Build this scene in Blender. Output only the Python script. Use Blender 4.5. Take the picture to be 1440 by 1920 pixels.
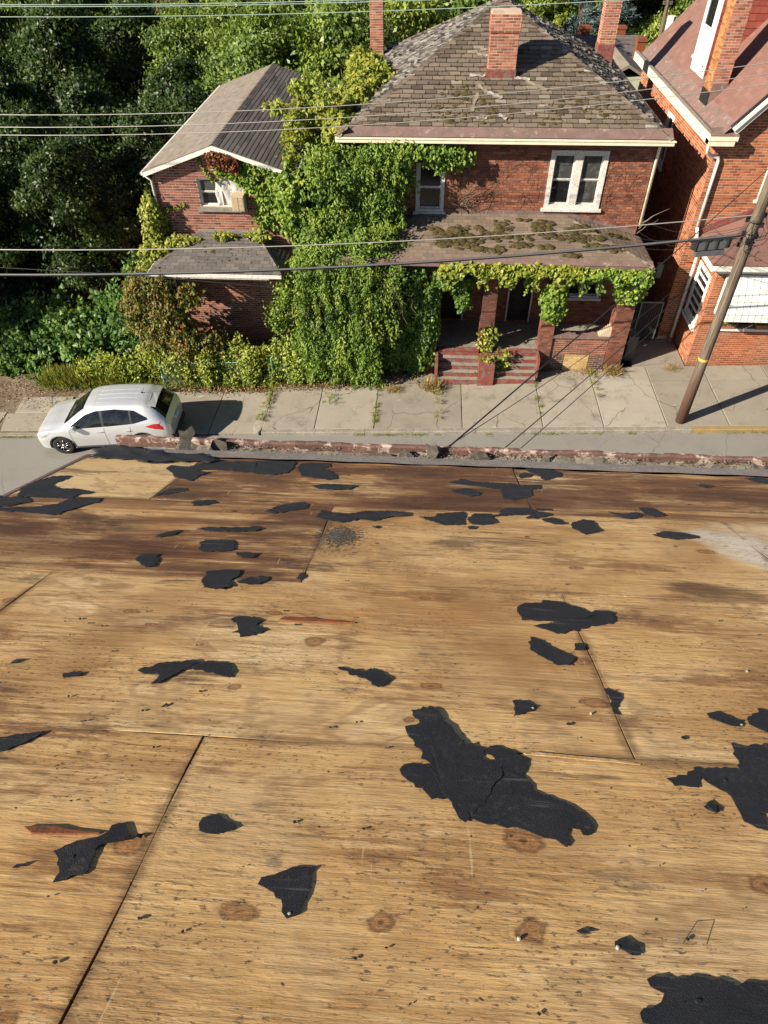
import bpy, bmesh, math, random
import numpy as np
from mathutils import Vector, Matrix
random.seed(7); RNG = np.random.default_rng(7)
R = math.radians
S = bpy.context.scene
for o in list(bpy.data.objects): bpy.data.objects.remove(o)

# ------------------------------------------------------------------ camera
CAM_POS = Vector((0, 0, 14.0)); PITCH, YAW, ROLL = R(44.8), R(4.0), R(0.6)
fw = Vector((-math.sin(YAW)*math.cos(PITCH), math.cos(YAW)*math.cos(PITCH), -math.sin(PITCH)))
rt = Vector((math.cos(YAW), math.sin(YAW), 0)); up = rt.cross(fw)
rt2 = rt*math.cos(ROLL) - up*math.sin(ROLL); up2 = up*math.cos(ROLL) + rt*math.sin(ROLL)
cd = bpy.data.cameras.new('camera'); cam = bpy.data.objects.new('camera', cd); S.collection.objects.link(cam)
cam.matrix_world = Matrix(((rt2.x, up2.x, -fw.x, 0), (rt2.y, up2.y, -fw.y, 0), (rt2.z, up2.z, -fw.z, 14.0), (0, 0, 0, 1)))
cd.sensor_fit = 'VERTICAL'; cd.sensor_height = 36; cd.lens = 1270/1920*36; cd.clip_end = 3000; cd.clip_start = .05
S.camera = cam
# ------------------------------------------------------------------ light
SUN_EL = R(29); SUN_H = Vector((-.877, -.48, 0)).normalized()          # horizontal direction towards the sun
w = bpy.data.worlds.new('World'); S.world = w; w.use_nodes = True
nt = w.node_tree; bg = nt.nodes['Background']; sky = nt.nodes.new('ShaderNodeTexSky')
sky.sky_type = 'NISHITA'; sky.sun_disc = False; sky.sun_elevation = SUN_EL
sky.sun_rotation = math.atan2(SUN_H.x, SUN_H.y); sky.altitude = 300; sky.air_density = .75; sky.dust_density = .3
nt.links.new(sky.outputs[0], bg.inputs[0]); bg.inputs[1].default_value = 0.05
sd = bpy.data.lights.new('sun', 'SUN'); sd.energy = 5.0; sd.angle = R(.5); sd.color = (1, .90, .74)
so = bpy.data.objects.new('sun', sd); S.collection.objects.link(so)
tosun = Vector((SUN_H.x*math.cos(SUN_EL), SUN_H.y*math.cos(SUN_EL), math.sin(SUN_EL)))
so.rotation_euler = tosun.to_track_quat('Z', 'Y').to_euler(); so.location = (-30, -20, 40)
S.view_settings.view_transform = 'Standard'; S.view_settings.look = 'None'
S.view_settings.gamma = 1; S.view_settings.use_curve_mapping = False; S.view_settings.exposure = 1.15
S.render.engine = 'CYCLES'; S.cycles.max_bounces = 5; S.cycles.diffuse_bounces = 2; S.cycles.glossy_bounces = 3; S.cycles.transmission_bounces = 3

def in_frame(p, m=0.0):
    v = Vector(p) - CAM_POS; z = v.dot(fw)
    if z < .2: return False
    x = v.dot(rt2)/z*1270; y = v.dot(up2)/z*1270
    return abs(x) < 720+m and abs(y) < 960+m

# ------------------------------------------------------------------ materials
def _new(name):
    m = bpy.data.materials.new(name); m.use_nodes = True; t = m.node_tree; b = t.nodes['Principled BSDF']
    return m, t, b
def nd(t, kind, **kw):
    n = t.nodes.new('ShaderNode'+kind)
    for k, v in kw.items():
        if k in n.inputs.keys(): n.inputs[k].default_value = v
        else: setattr(n, k, v)
    return n
def ramp(t, stops, fac):
    r = nd(t, 'ValToRGB'); e = r.color_ramp.elements
    while len(e) < len(stops): e.new(.5)
    for q, (p, c) in zip(e, stops): q.position = p; q.color = (*c, 1) if len(c) == 3 else c
    t.links.new(fac, r.inputs[0]); return r.outputs[0]
def pos(t, scale=(1, 1, 1), rot=(0, 0, 0)):
    g = nd(t, 'NewGeometry'); mp = nd(t, 'Mapping'); mp.inputs['Scale'].default_value = scale; mp.inputs['Rotation'].default_value = rot
    t.links.new(g.outputs['Position'], mp.inputs[0]); return mp.outputs[0]
def noise(t, vec, scale, detail=4, rough=.6, dist=0):
    n = nd(t, 'TexNoise'); n.inputs['Scale'].default_value = scale; n.inputs['Detail'].default_value = detail
    n.inputs['Roughness'].default_value = rough; n.inputs['Distortion'].default_value = dist
    t.links.new(vec, n.inputs['Vector']); return n.outputs[0]
def mixc(t, fac, a, b, mode='MIX'):
    n = nd(t, 'Mix'); n.data_type = 'RGBA'; n.blend_type = mode
    for s, v in ((0, fac), (6, a), (7, b)):
        if isinstance(v, (int, float)): n.inputs[s].default_value = v
        elif isinstance(v, tuple): n.inputs[s].default_value = (*v, 1)
        else: t.links.new(v, n.inputs[s])
    return n.outputs[2]
def mth(t, op, a, b=None, c=None, clamp=False):
    n = nd(t, 'Math'); n.operation = op; n.use_clamp = clamp
    for i, v in enumerate((a, b, c)):
        if v is None: continue
        if isinstance(v, (int, float)): n.inputs[i].default_value = v
        else: t.links.new(v, n.inputs[i])
    return n.outputs[0]
def step(t, v, lo, hi):
    n = nd(t, 'MapRange'); n.inputs[1].default_value = lo; n.inputs[2].default_value = hi; n.clamp = True; n.interpolation_type = 'SMOOTHSTEP'
    t.links.new(v, n.inputs[0]); return n.outputs[0]
def bump(t, b, h, strength=.3, dist=.01):
    n = nd(t, 'Bump'); n.inputs['Strength'].default_value = strength; n.inputs['Distance'].default_value = dist
    t.links.new(h, n.inputs['Height']); t.links.new(n.outputs[0], b.inputs['Normal'])
def tint(t):
    a = nd(t, 'Attribute'); a.attribute_name = 'tint'; return a.outputs['Fac']

def weathered(name, c1, c2, c3=None, scale=3, fine=40, rough=.85, bstr=.25, metallic=0, spec=.3, patch=None):
    """three-tone noise surface; patch=(colour, scale, lo, hi) adds flaked or stained patches"""
    m, t, b = _new(name); p = pos(t)
    n1 = noise(t, p, scale, 5, .65); n2 = noise(t, p, fine, 3, .6)
    col = mixc(t, step(t, n1, .35, .65), c1, c2)
    if c3: col = mixc(t, step(t, n2, .45, .75), col, c3)
    if patch:
        n3 = noise(t, p, patch[1], 6, .7, .4); col = mixc(t, step(t, n3, patch[2], patch[3]), col, patch[0])
    t.links.new(col, b.inputs['Base Color']); b.inputs['Roughness'].default_value = rough; b.inputs['Metallic'].default_value = metallic
    b.inputs['Specular IOR Level'].default_value = spec
    if bstr: bump(t, b, n2, bstr, .01)
    return m
def tinted(name, stops, rough=.9, grime=None, fine=60, bstr=.3, mixn=.25, spec=.2):
    """colour of each piece from its own tint value, broken up by noise; grime=(colour, scale, lo, hi)"""
    m, t, b = _new(name); p = pos(t); n2 = noise(t, p, fine, 4, .6); n1 = noise(t, p, 1.3, 4, .6)
    f = mth(t, 'ADD', tint(t), mth(t, 'MULTIPLY', mth(t, 'SUBTRACT', n1, .5), mixn)); f = mth(t, 'ADD', f, mth(t, 'MULTIPLY', mth(t, 'SUBTRACT', n2, .5), .3), clamp=True)
    col = ramp(t, stops, f)
    if grime:
        n3 = noise(t, p, grime[1], 6, .7, .3); col = mixc(t, step(t, n3, grime[2], grime[3]), col, grime[0])
    t.links.new(col, b.inputs['Base Color']); b.inputs['Roughness'].default_value = rough; b.inputs['Specular IOR Level'].default_value = spec
    bump(t, b, n2, bstr, .006); return m
def leafmat(name, stops, trans=.35, rough=.45, spec=.35):
    m, t, b = _new(name); p = pos(t); n1 = noise(t, p, .9, 3, .6)
    f = mth(t, 'ADD', tint(t), mth(t, 'MULTIPLY', mth(t, 'SUBTRACT', n1, .5), .5), clamp=True)
    col = ramp(t, stops, f); t.links.new(col, b.inputs['Base Color']); b.inputs['Roughness'].default_value = rough
    b.inputs['Specular IOR Level'].default_value = spec
    tr = nd(t, 'BsdfTranslucent'); t.links.new(mixc(t, 1.0, col, (1.0, .95, .45), 'MULTIPLY'), tr.inputs[0])
    mx = nd(t, 'MixShader'); mx.inputs[0].default_value = trans; out = t.nodes['Material Output']
    t.links.new(b.outputs[0], mx.inputs[1]); t.links.new(tr.outputs[0], mx.inputs[2]); t.links.new(mx.outputs[0], out.inputs[0])
    return m
def plain(name, c, rough=.6, metallic=0, spec=.4, coat=0):
    m, t, b = _new(name); p = pos(t); n = noise(t, p, 14, 4, .6)
    col = mixc(t, step(t, n, .3, .8), c, tuple(x*(.82 if coat == 0 else .97) for x in c)); t.links.new(col, b.inputs['Base Color'])
    b.inputs['Roughness'].default_value = rough; b.inputs['Metallic'].default_value = metallic; b.inputs['Specular IOR Level'].default_value = spec
    b.inputs['Coat Weight'].default_value = coat; b.inputs['Coat Roughness'].default_value = .05
    return m

M = {}
M['brick_red'] = tinted('brick_red', [(0, (.08, .034, .026)), (.45, (.225, .082, .05)), (.8, (.31, .12, .072)), (1, (.38, .185, .12))], grime=((.06, .035, .03), 1.1, .60, .82))
M['brick_orange'] = tinted('brick_orange', [(0, (.19, .058, .028)), (.5, (.325, .105, .046)), (1, (.41, .155, .072))], mixn=.15)
M['brick_small'] = tinted('brick_small', [(0, (.12, .045, .034)), (.5, (.22, .082, .056)), (1, (.30, .125, .085))], mixn=.2)
M['brick_dark'] = tinted('brick_dark', [(0, (.03, .022, .02)), (.5, (.075, .045, .036)), (1, (.15, .07, .05))])
M['brick_yellow'] = tinted('brick_yellow', [(0, (.36, .23, .10)), (1, (.50, .35, .17))])
M['brick_chim'] = tinted('brick_chim', [(0, (.17, .065, .045)), (.5, (.31, .115, .075)), (1, (.40, .17, .11))])
M['brick_ochre'] = tinted('brick_ochre', [(0, (.22, .09, .03)), (.5, (.36, .15, .05)), (1, (.42, .21, .08))])
M['mortar_dark'] = weathered('mortar_dark', (.085, .06, .05), (.15, .105, .08), scale=2)
M['mortar_pale'] = weathered('mortar_pale', (.42, .31, .23), (.52, .40, .30), scale=2)
M['mortar_mid'] = weathered('mortar_mid', (.38, .28, .22), (.46, .35, .28), scale=2)
M['shingle_brown'] = tinted('shingle_brown', [(0, (.055, .043, .033)), (.4, (.135, .106, .081)), (.8, (.19, .15, .117)), (.95, (.24, .20, .16)), (1, (.36, .33, .30))], grime=((.045, .037, .014), 2.6, .58, .70), fine=90)
M['shingle_bleached'] = tinted('shingle_bleached', [(0, (.03, .027, .024)), (.35, (.10, .09, .08)), (.7, (.18, .165, .145)), (1, (.31, .29, .255))], fine=90)
M['shingle_grey'] = tinted('shingle_grey', [(0, (.065, .058, .054)), (.5, (.115, .102, .094)), (1, (.17, .15, .138))], fine=120)
M['shingle_tan'] = tinted('shingle_tan', [(0, (.16, .132, .108)), (.5, (.205, .172, .142)), (1, (.25, .21, .175))], fine=150, bstr=.15)
M['shingle_porch'] = tinted('shingle_porch', [(0, (.10, .078, .06)), (.5, (.165, .125, .095)), (1, (.23, .175, .135))], grime=((.24, .13, .105), 1.4, .66, .82), fine=90)
M['shingle_maroon'] = tinted('shingle_maroon', [(0, (.15, .08, .066)), (.5, (.18, .097, .08)), (1, (.22, .12, .10))], fine=150, bstr=.15)
M['slate_red'] = tinted('slate_red', [(0, (.19, .042, .032)), (1, (.27, .07, .05))])
M['felt'] = weathered('felt', (.010, .010, .0125), (.017, .017, .021), (.026, .026, .031), scale=7, fine=300, rough=.68, bstr=.35, spec=.4, patch=((.075, .06, .048), 11, .60, .74))
def dusty_felt():
    t = M['felt'].node_tree; b = t.nodes['Principled BSDF']; src = b.inputs['Base Color'].links[0].from_socket
    l1 = noise(t, pos(t, (3, 60, 60), (0, 0, .7)), 1.0, 3, .5); l2 = noise(t, pos(t), 3, 4); col = mixc(t, mth(t, 'MULTIPLY', mth(t, 'MULTIPLY', step(t, l1, .62, .68), step(t, l2, .42, .6)), .6), src, (.10, .095, .09))
    d = noise(t, pos(t), 60, 5, .75); d2 = noise(t, pos(t), 5, 5, .65); col = mixc(t, mth(t, 'MULTIPLY', mth(t, 'MULTIPLY', step(t, d, .5, .7), step(t, d2, .42, .62)), .55), col, (.085, .075, .064)); t.links.new(col, b.inputs['Base Color'])
dusty_felt()
M['granules'] = weathered('granules', (.05, .045, .038), (.12, .105, .085), (.20, .18, .15), scale=20, fine=220, bstr=.8)
M['grit'] = weathered('grit', (.13, .115, .09), (.20, .18, .145), (.09, .08, .065), scale=20, fine=220)
M['white_paint'] = weathered('white_paint', (.74, .72, .66), (.66, .64, .58), (.56, .53, .46), scale=2, fine=30, rough=.55, bstr=.08)
M['peeled_paint'] = weathered('peeled_paint', (.66, .64, .60), (.58, .55, .50), (.34, .31, .28), scale=3, fine=22, rough=.7, bstr=.3, patch=((.19, .17, .15), 14, .60, .68))
M['cream_paint'] = weathered('cream_paint', (.72, .66, .50), (.64, .57, .42), scale=3, fine=30, rough=.55, bstr=.05)
M['red_paint'] = weathered('red_paint', (.24, .05, .038), (.17, .04, .032), (.10, .055, .048), scale=5, fine=30, patch=((.15, .115, .098), 6, .48, .60))
M['red_trim'] = weathered('red_trim', (.20, .125, .108), (.15, .10, .086), (.11, .08, .07), scale=2.5, fine=25, patch=((.31, .25, .22), 4.5, .55, .72))
M['rim_paint'] = weathered('rim_paint', (.11, .062, .05), (.165, .085, .07), (.075, .05, .042), scale=4, fine=40, patch=((.40, .31, .27), 9, .50, .60))
M['flashing'] = weathered('flashing', (.24, .205, .18), (.32, .275, .245), (.12, .095, .08), scale=6, fine=60, rough=.6)
M['concrete'] = tinted('concrete', [(0, (.16, .14, .112)), (.5, (.25, .222, .18)), (1, (.33, .30, .25))], grime=((.145, .122, .095), 1.6, .50, .78), fine=25, bstr=.2, mixn=.5)
def crack_concrete():
    t = M['concrete'].node_tree; b = t.nodes['Principled BSDF']; src = b.inputs['Base Color'].links[0].from_socket; p = pos(t)
    d = mixc(t, .25, p, noise_vec(t, p, 1.6)); v = nd(t, 'TexVoronoi'); v.feature = 'DISTANCE_TO_EDGE'; v.inputs['Scale'].default_value = .55; t.links.new(d, v.inputs['Vector'])
    n1 = noise(t, p, .5, 3); cr = mth(t, 'MULTIPLY', mth(t, 'SUBTRACT', 1, step(t, v.outputs[0], .0015, .006)), step(t, n1, .45, .55))
    col = mixc(t, mth(t, 'MULTIPLY', cr, .8), src, (.05, .042, .034)); sp = noise(t, p, 3.2, 7, .7, .6); col = mixc(t, mth(t, 'MULTIPLY', step(t, sp, .60, .70), .5), col, (.42, .395, .35)); sp2 = noise(t, p, 6, 5, .7); col = mixc(t, mth(t, 'MULTIPLY', step(t, sp2, .62, .72), .5), col, (.10, .085, .068))
    t.links.new(col, b.inputs['Base Color'])
def noise_vec(t, vec, scale):
    n = nd(t, 'TexNoise'); n.inputs['Scale'].default_value = scale; t.links.new(vec, n.inputs['Vector']); return n.outputs[1]
crack_concrete()
M['curb'] = weathered('curb', (.20, .18, .15), (.27, .245, .205), (.12, .10, .08), scale=3, fine=30)
M['curb_yellow'] = weathered('curb_yellow', (.30, .19, .05), (.22, .17, .09), (.16, .14, .10), scale=4, fine=20)
M['dirt'] = weathered('dirt', (.12, .085, .055), (.19, .145, .10), (.08, .055, .035), scale=1.5, fine=14, bstr=.6)
M['soil'] = weathered('soil', (.035, .03, .018), (.06, .05, .028), (.02, .03, .012), scale=.7, fine=9, bstr=.6)
M['dark_wood'] = weathered('dark_wood', (.03, .024, .02), (.05, .04, .032), scale=4)
M['pole_wood'] = None
M['black_metal'] = plain('black_metal', (.02, .02, .022), .5)
M['grey_plastic'] = plain('grey_plastic', (.09, .09, .095), .45)
M['wire_black'] = plain('wire_black', (.02, .02, .02), .5)
M['wire_pale'] = plain('wire_pale', (.34, .33, .30), .45, .3)
M['wire_green'] = plain('wire_green', (.26, .36, .30), .5)
M['fence_green'] = plain('fence_green', (.16, .32, .27), .5)
M['galv'] = plain('galv', (.16, .22, .20), .45, .5)
M['ac_beige'] = plain('ac_beige', (.48, .38, .25), .6)
M['plastic_sheet'] = plain('plastic_sheet', (.5, .49, .46), .35)
M['terracotta'] = plain('terracotta', (.33, .13, .07), .8)
M['yellow_band'] = plain('yellow_band', (.55, .40, .06), .6)
M['cap_white'] = plain('cap_white', (.34, .33, .30), .6)
M['twig'] = plain('twig', (.20, .145, .10), .9)
M['twig_dark'] = plain('twig_dark', (.075, .055, .038), .9)
M['bark'] = weathered('bark', (.075, .058, .04), (.12, .095, .07), scale=4, fine=25, bstr=.8)
M['splinter'] = weathered('splinter', (.58, .42, .22), (.42, .25, .10), scale=9, fine=60)
M['splinter_red'] = weathered('splinter_red', (.22, .07, .03), (.13, .05, .025), scale=9, fine=60)
M['awning'] = weathered('awning', (.66, .66, .64), (.60, .60, .58), (.52, .52, .50), scale=3, fine=20, rough=.45, bstr=.03)
M['moss'] = weathered('moss', (.042, .032, .010), (.085, .064, .02), (.026, .02, .008), scale=9, fine=70, bstr=1.0)
M['pale_siding'] = weathered('pale_siding', (.42, .45, .34), (.36, .39, .29), scale=3)
M['white_car'] = plain('white_car', (.66, .67, .68), .36, .55, .5, .35)
M['black_car'] = plain('black_car', (.015, .015, .018), .25, 0, .5, .8)
M['car_trim'] = plain('car_trim', (.03, .03, .033), .55)
M['tyre'] = plain('tyre', (.018, .018, .018), .85)
M['alloy'] = plain('alloy', (.42, .43, .44), .3, .9)
M['chrome'] = plain('chrome', (.6, .6, .6), .2, .9)
M['tail_red'] = plain('tail_red', (.42, .012, .012), .15, 0, .6, .6)
M['lamp_clear'] = plain('lamp_clear', (.45, .46, .45), .12, .4, .6, .6)
def glassy(name, c, rough=.06):
    m, t, b = _new(name); p = pos(t); n = noise(t, p, 5, 5, .65)
    t.links.new(mixc(t, step(t, n, .45, .8), c, tuple(x*2.2+.012 for x in c)), b.inputs['Base Color'])
    b.inputs['Roughness'].default_value = rough; b.inputs['Specular IOR Level'].default_value = .5; return m
M['glass_dark'] = glassy('glass_dark', (.012, .012, .013), .1)
M['glass_dirty'] = glassy('glass_dirty', (.05, .052, .05), .25)
M['car_glass'] = glassy('car_glass', (.008, .009, .010), .04)
M['plate'] = plain('plate', (.55, .58, .62), .4)
# leaves
M['leaf_vine'] = leafmat('leaf_vine', [(0, (.04, .085, .014)), (.5, (.13, .225, .03)), (.85, (.23, .32, .045)), (1, (.34, .39, .06))])
M['leaf_yellowvine'] = leafmat('leaf_yellowvine', [(0, (.08, .13, .018)), (.5, (.21, .26, .032)), (1, (.42, .38, .06))])
M['leaf_red'] = leafmat('leaf_red', [(0, (.14, .035, .02)), (.6, (.24, .07, .03)), (1, (.24, .16, .04))])
M['leaf_autumn'] = leafmat('leaf_autumn', [(0, (.05, .085, .014)), (.45, (.13, .15, .025)), (.8, (.26, .17, .03)), (1, (.28, .10, .025))])
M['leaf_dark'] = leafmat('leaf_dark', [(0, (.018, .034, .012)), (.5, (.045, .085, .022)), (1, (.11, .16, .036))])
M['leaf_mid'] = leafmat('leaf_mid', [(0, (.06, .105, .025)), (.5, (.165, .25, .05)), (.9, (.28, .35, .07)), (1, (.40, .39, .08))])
M['leaf_bright'] = leafmat('leaf_bright', [(0, (.085, .14, .026)), (.5, (.24, .31, .05)), (1, (.42, .44, .085))])
M['leaf_olive'] = leafmat('leaf_olive', [(0, (.07, .08, .035)), (.5, (.16, .16, .075)), (1, (.30, .25, .15))])
M['leaf_shrub'] = leafmat('leaf_shrub', [(0, (.035, .08, .022)), (.5, (.075, .16, .04)), (1, (.16, .26, .06))])
M['needle_blue'] = leafmat('needle_blue', [(0, (.04, .065, .065)), (1, (.15, .20, .20))], .15)
M['grass'] = leafmat('grass', [(0, (.08, .13, .018)), (.5, (.20, .25, .03)), (1, (.42, .36, .09))])
M['drygrass'] = leafmat('drygrass', [(0, (.22, .16, .06)), (1, (.46, .34, .14))], .25)
M['litter'] = leafmat('litter', [(0, (.10, .055, .025)), (.5, (.22, .13, .06)), (1, (.34, .24, .12))], .1)
M['flower_pink'] = leafmat('flower_pink', [(0, (.34, .05, .22)), (1, (.55, .14, .40))], .2)
M['flower_yellow'] = leafmat('flower_yellow', [(0, (.3, .26, .03)), (1, (.55, .45, .06))], .2)

def pole_material():
    m, t, b = _new('pole_wood'); p = pos(t, (30, 30, .8)); n = noise(t, p, 1.6, 6, .7); n2 = noise(t, pos(t), .5, 3)
    col = ramp(t, [(.34, (.03, .022, .016)), (.5, (.115, .085, .06)), (.64, (.23, .18, .13))], n)
    g = nd(t, 'NewGeometry'); sx = nd(t, 'SeparateXYZ'); t.links.new(g.outputs['Position'], sx.inputs[0])
    col = mixc(t, mth(t, 'SUBTRACT', 1, step(t, sx.outputs[2], .6, 3.4)), col, (.085, .036, .022))
    t.links.new(col, b.inputs['Base Color']); b.inputs['Roughness'].default_value = .85; bump(t, b, n, .9, .02); return m
M['pole_wood'] = pole_material()

def asphalt_material():
    m, t, b = _new('asphalt'); p = pos(t); n = noise(t, p, 90, 3, .7); n1 = noise(t, p, .9, 5, .6)
    col = ramp(t, [(.3, (.15, .14, .125)), (.55, (.205, .193, .172)), (.75, (.26, .247, .222))], n)
    col = mixc(t, mth(t, 'MULTIPLY', step(t, n1, .45, .75), .6), col, (.155, .143, .125))
    d = mixc(t, .12, p, noise_vec(t, p, 3.0)); v = nd(t, 'TexVoronoi'); v.feature = 'DISTANCE_TO_EDGE'; v.inputs['Scale'].default_value = .75; t.links.new(d, v.inputs['Vector'])
    v2 = nd(t, 'TexVoronoi'); v2.feature = 'DISTANCE_TO_EDGE'; v2.inputs['Scale'].default_value = 3.2; t.links.new(d, v2.inputs['Vector'])
    cr = mth(t, 'SUBTRACT', 1, step(t, v.outputs[0], .002, .007)); cr2 = mth(t, 'MULTIPLY', mth(t, 'SUBTRACT', 1, step(t, v2.outputs[0], .004, .012)), step(t, n1, .52, .66))
    cr = mth(t, 'MULTIPLY', mth(t, 'MAXIMUM', mth(t, 'MULTIPLY', cr, step(t, noise(t, p, .35, 2), .42, .6)), mth(t, 'MULTIPLY', cr2, .7)), .6)
    col = mixc(t, cr, col, (.05, .046, .042)); t.links.new(col, b.inputs['Base Color']); b.inputs['Roughness'].default_value = .9
    bump(t, b, mth(t, 'SUBTRACT', n, mth(t, 'MULTIPLY', cr, .8)), .5, .012); return m
def noise_vec(t, vec, scale):
    n = nd(t, 'TexNoise'); n.inputs['Scale'].default_value = scale; t.links.new(vec, n.inputs['Vector']); return n.outputs[1]
M['asphalt'] = asphalt_material()

KNOTS = [(-2.104,2.205,1.00),(-1.783,1.740,1.00),(-1.215,1.693,1.30),(-1.084,1.596,0.80),(-0.389,1.531,1.60),(-0.618,1.221,1.30),(-0.60,1.735,1.00),(0.075,1.282,1.30),(0.635,1.236,1.50),(0.649,1.482,0.90),(0.051,1.927,0.80),(0.822,2.319,0.90),(-0.693,0.575,1.30),(-0.371,0.426,1.10),(-0.045,0.424,1.10),(-0.753,0.187,1.20),(0.306,0.659,1.20),(0.288,0.429,1.60),(0.871,0.578,1.00),(-0.001,1.097,0.80),(1.9,1.5,1.2),(1.6,2.6,1.1),(-1.1,2.55,1.)]
SHEET_TONE = {}                                                        # (row, sheet): how brown the weathering has turned it
def plywood_material(KNOTS, seed, bounds, brown, pale, mould=0):
    """weathered softwood plywood: fine straight grain bending round knots, brown water stains, mildew, dirty joints, nail rows"""
    m, t, b = _new('plywood'); g = nd(t, 'NewGeometry'); sx = nd(t, 'SeparateXYZ'); t.links.new(g.outputs['Position'], sx.inputs[0])
    X, Y = sx.outputs[0], sx.outputs[1]; so_ = (seed*.381966) % 1
    low = noise(t, pos(t), 1.3, 2, .5); warp = mth(t, 'MULTIPLY', mth(t, 'SUBTRACT', low, .5), .05); kd = None
    for (kx, ky, r) in KNOTS:
        hs = (kx*37.7+ky*91.3) % 1; ht = (kx*71.1+ky*13.9) % 1; r *= .62+.6*ht; sk = (hs-.5)*.5
        dx = mth(t, 'DIVIDE', mth(t, 'ADD', mth(t, 'SUBTRACT', X, kx), mth(t, 'MULTIPLY', mth(t, 'SUBTRACT', Y, ky), sk)), .024*r*(.8+.8*hs)); dy = mth(t, 'DIVIDE', mth(t, 'SUBTRACT', Y, ky), .018*r)
        dx2 = mth(t, 'MULTIPLY', dx, dx); dy2 = mth(t, 'MULTIPLY', dy, dy); d2 = mth(t, 'ADD', dx2, dy2); d2w = mth(t, 'ADD', mth(t, 'MULTIPLY', dx2, .12), dy2)
        warp = mth(t, 'ADD', warp, mth(t, 'DIVIDE', mth(t, 'MULTIPLY', dy, -.032*r), mth(t, 'ADD', d2w, 1.0))); kd = d2 if kd is None else mth(t, 'MINIMUM', kd, d2)
    gy = mth(t, 'ADD', mth(t, 'ADD', Y, warp), so_*13.7); gx = mth(t, 'ADD', X, so_*31.0)
    def cv(a, b_, sa, sb):
        c = nd(t, 'CombineXYZ'); t.links.new(mth(t, 'MULTIPLY', a, sa), c.inputs[0]); t.links.new(mth(t, 'MULTIPLY', b_, sb), c.inputs[1]); return c.outputs[0]
    A = lambda f, k: mth(t, 'MULTIPLY', f, k)
    g1 = noise(t, cv(gx, gy, .40, 9), 1.0, 6, .66, .1); g2 = noise(t, cv(gx, gy, 3.2, 55), 1.0, 6, .72, .3); g3 = noise(t, cv(gx, gy, 13, 190), 1.0, 4, .7, .2)
    big = noise(t, cv(gx, gy, .7, 1.5), 1.0, 5, .62, .3)
    col = ramp(t, [(.34, (.42, .215, .075)), (.50, (.63, .39, .165)), (.64, (.78, .56, .29))], big)
    col = mixc(t, A(step(t, g1, .50, .66), .55), col, (.33, .165, .058))
    rings = step(t, mth(t, 'FRACT', mth(t, 'MULTIPLY', g1, 15.0)), .62, 1.0); col = mixc(t, A(mth(t, 'MULTIPLY', rings, step(t, big, .42, .62)), .42), col, (.27, .125, .045))
    col = mixc(t, A(step(t, g2, .49, .68), .52), col, (.27, .128, .048)); col = mixc(t, A(step(t, g3, .54, .70), .50), col, (.16, .075, .03))
    col = mixc(t, A(mth(t, 'SUBTRACT', 1, step(t, g2, .30, .47)), .5), col, (.78, .57, .31))
    if pale: col = mixc(t, pale, col, (.66, .49, .25))
    lum = noise(t, cv(gx, gy, 1.1, 1.6), 1.0, 4, .6, .5); col = mixc(t, A(mth(t, 'SUBTRACT', 1, step(t, lum, .36, .52)), .42), col, (.24, .12, .05)); col = mixc(t, A(step(t, lum, .54, .68), .38), col, (.64, .455, .235))
    # brown water stains, ragged along the grain
    st = mth(t, 'ADD', noise(t, cv(X, Y, .85, 2.4), 1.0, 8, .68, .35), A(mth(t, 'SUBTRACT', g2, .5), .30)); lv = .60-.20*brown
    col = mixc(t, A(step(t, st, lv, lv+.09), .50+.38*brown), col, ramp(t, [(.3, (.075, .032, .018)), (.5, (.17, .072, .034)), (.7, (.30, .15, .068))], g2))
    if brown > .55: col = mixc(t, A(step(t, g1, .38, .60), .72), col, (.115, .046, .026)); col = mixc(t, A(step(t, st, .50, .62), .6), col, (.05, .026, .018))
    # grey-black weather stains and tide marks
    s2 = noise(t, cv(X, Y, 1.0, 3.1), 1.0, 7, .66, .5); col = mixc(t, A(step(t, mth(t, 'ADD', s2, A(mth(t, 'SUBTRACT', g2, .5), .25)), .555, .66), .70), col, (.075, .05, .036))
    tide = mth(t, 'SUBTRACT', 1, step(t, mth(t, 'ABSOLUTE', mth(t, 'SUBTRACT', big, .56)), .004, .022)); col = mixc(t, A(tide, .34), col, (.16, .075, .036))
    gs = noise(t, cv(X, Y, 2.2, 5.5), 1.0, 6, .7, .8); col = mixc(t, A(step(t, gs, .60, .70), .55), col, (.13, .105, .085))
    # pale lime patch
    lp = noise(t, pos(t), 2.6, 6, .6); px = mth(t, 'DIVIDE', mth(t, 'SUBTRACT', X, 1.98), .42); py = mth(t, 'DIVIDE', mth(t, 'SUBTRACT', Y, 2.72), .40)
    pm = mth(t, 'SUBTRACT', mth(t, 'ADD', 1.0, A(mth(t, 'SUBTRACT', lp, .5), 3.2)), mth(t, 'ADD', mth(t, 'MULTIPLY', px, px), mth(t, 'MULTIPLY', py, py))); col = mixc(t, A(step(t, pm, .0, 1.1), .85), col, (.60, .53, .44))
    dx_ = mth(t, 'DIVIDE', mth(t, 'SUBTRACT', X, 1.42), .48); dy_ = mth(t, 'DIVIDE', mth(t, 'SUBTRACT', Y, 2.12), .12); dm_ = mth(t, 'SUBTRACT', mth(t, 'ADD', .8, A(mth(t, 'SUBTRACT', st, .5), 5.0)), mth(t, 'ADD', mth(t, 'MULTIPLY', dx_, dx_), mth(t, 'MULTIPLY', dy_, dy_))); col = mixc(t, A(step(t, dm_, .0, .9), .8), col, (.085, .04, .024))
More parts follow.
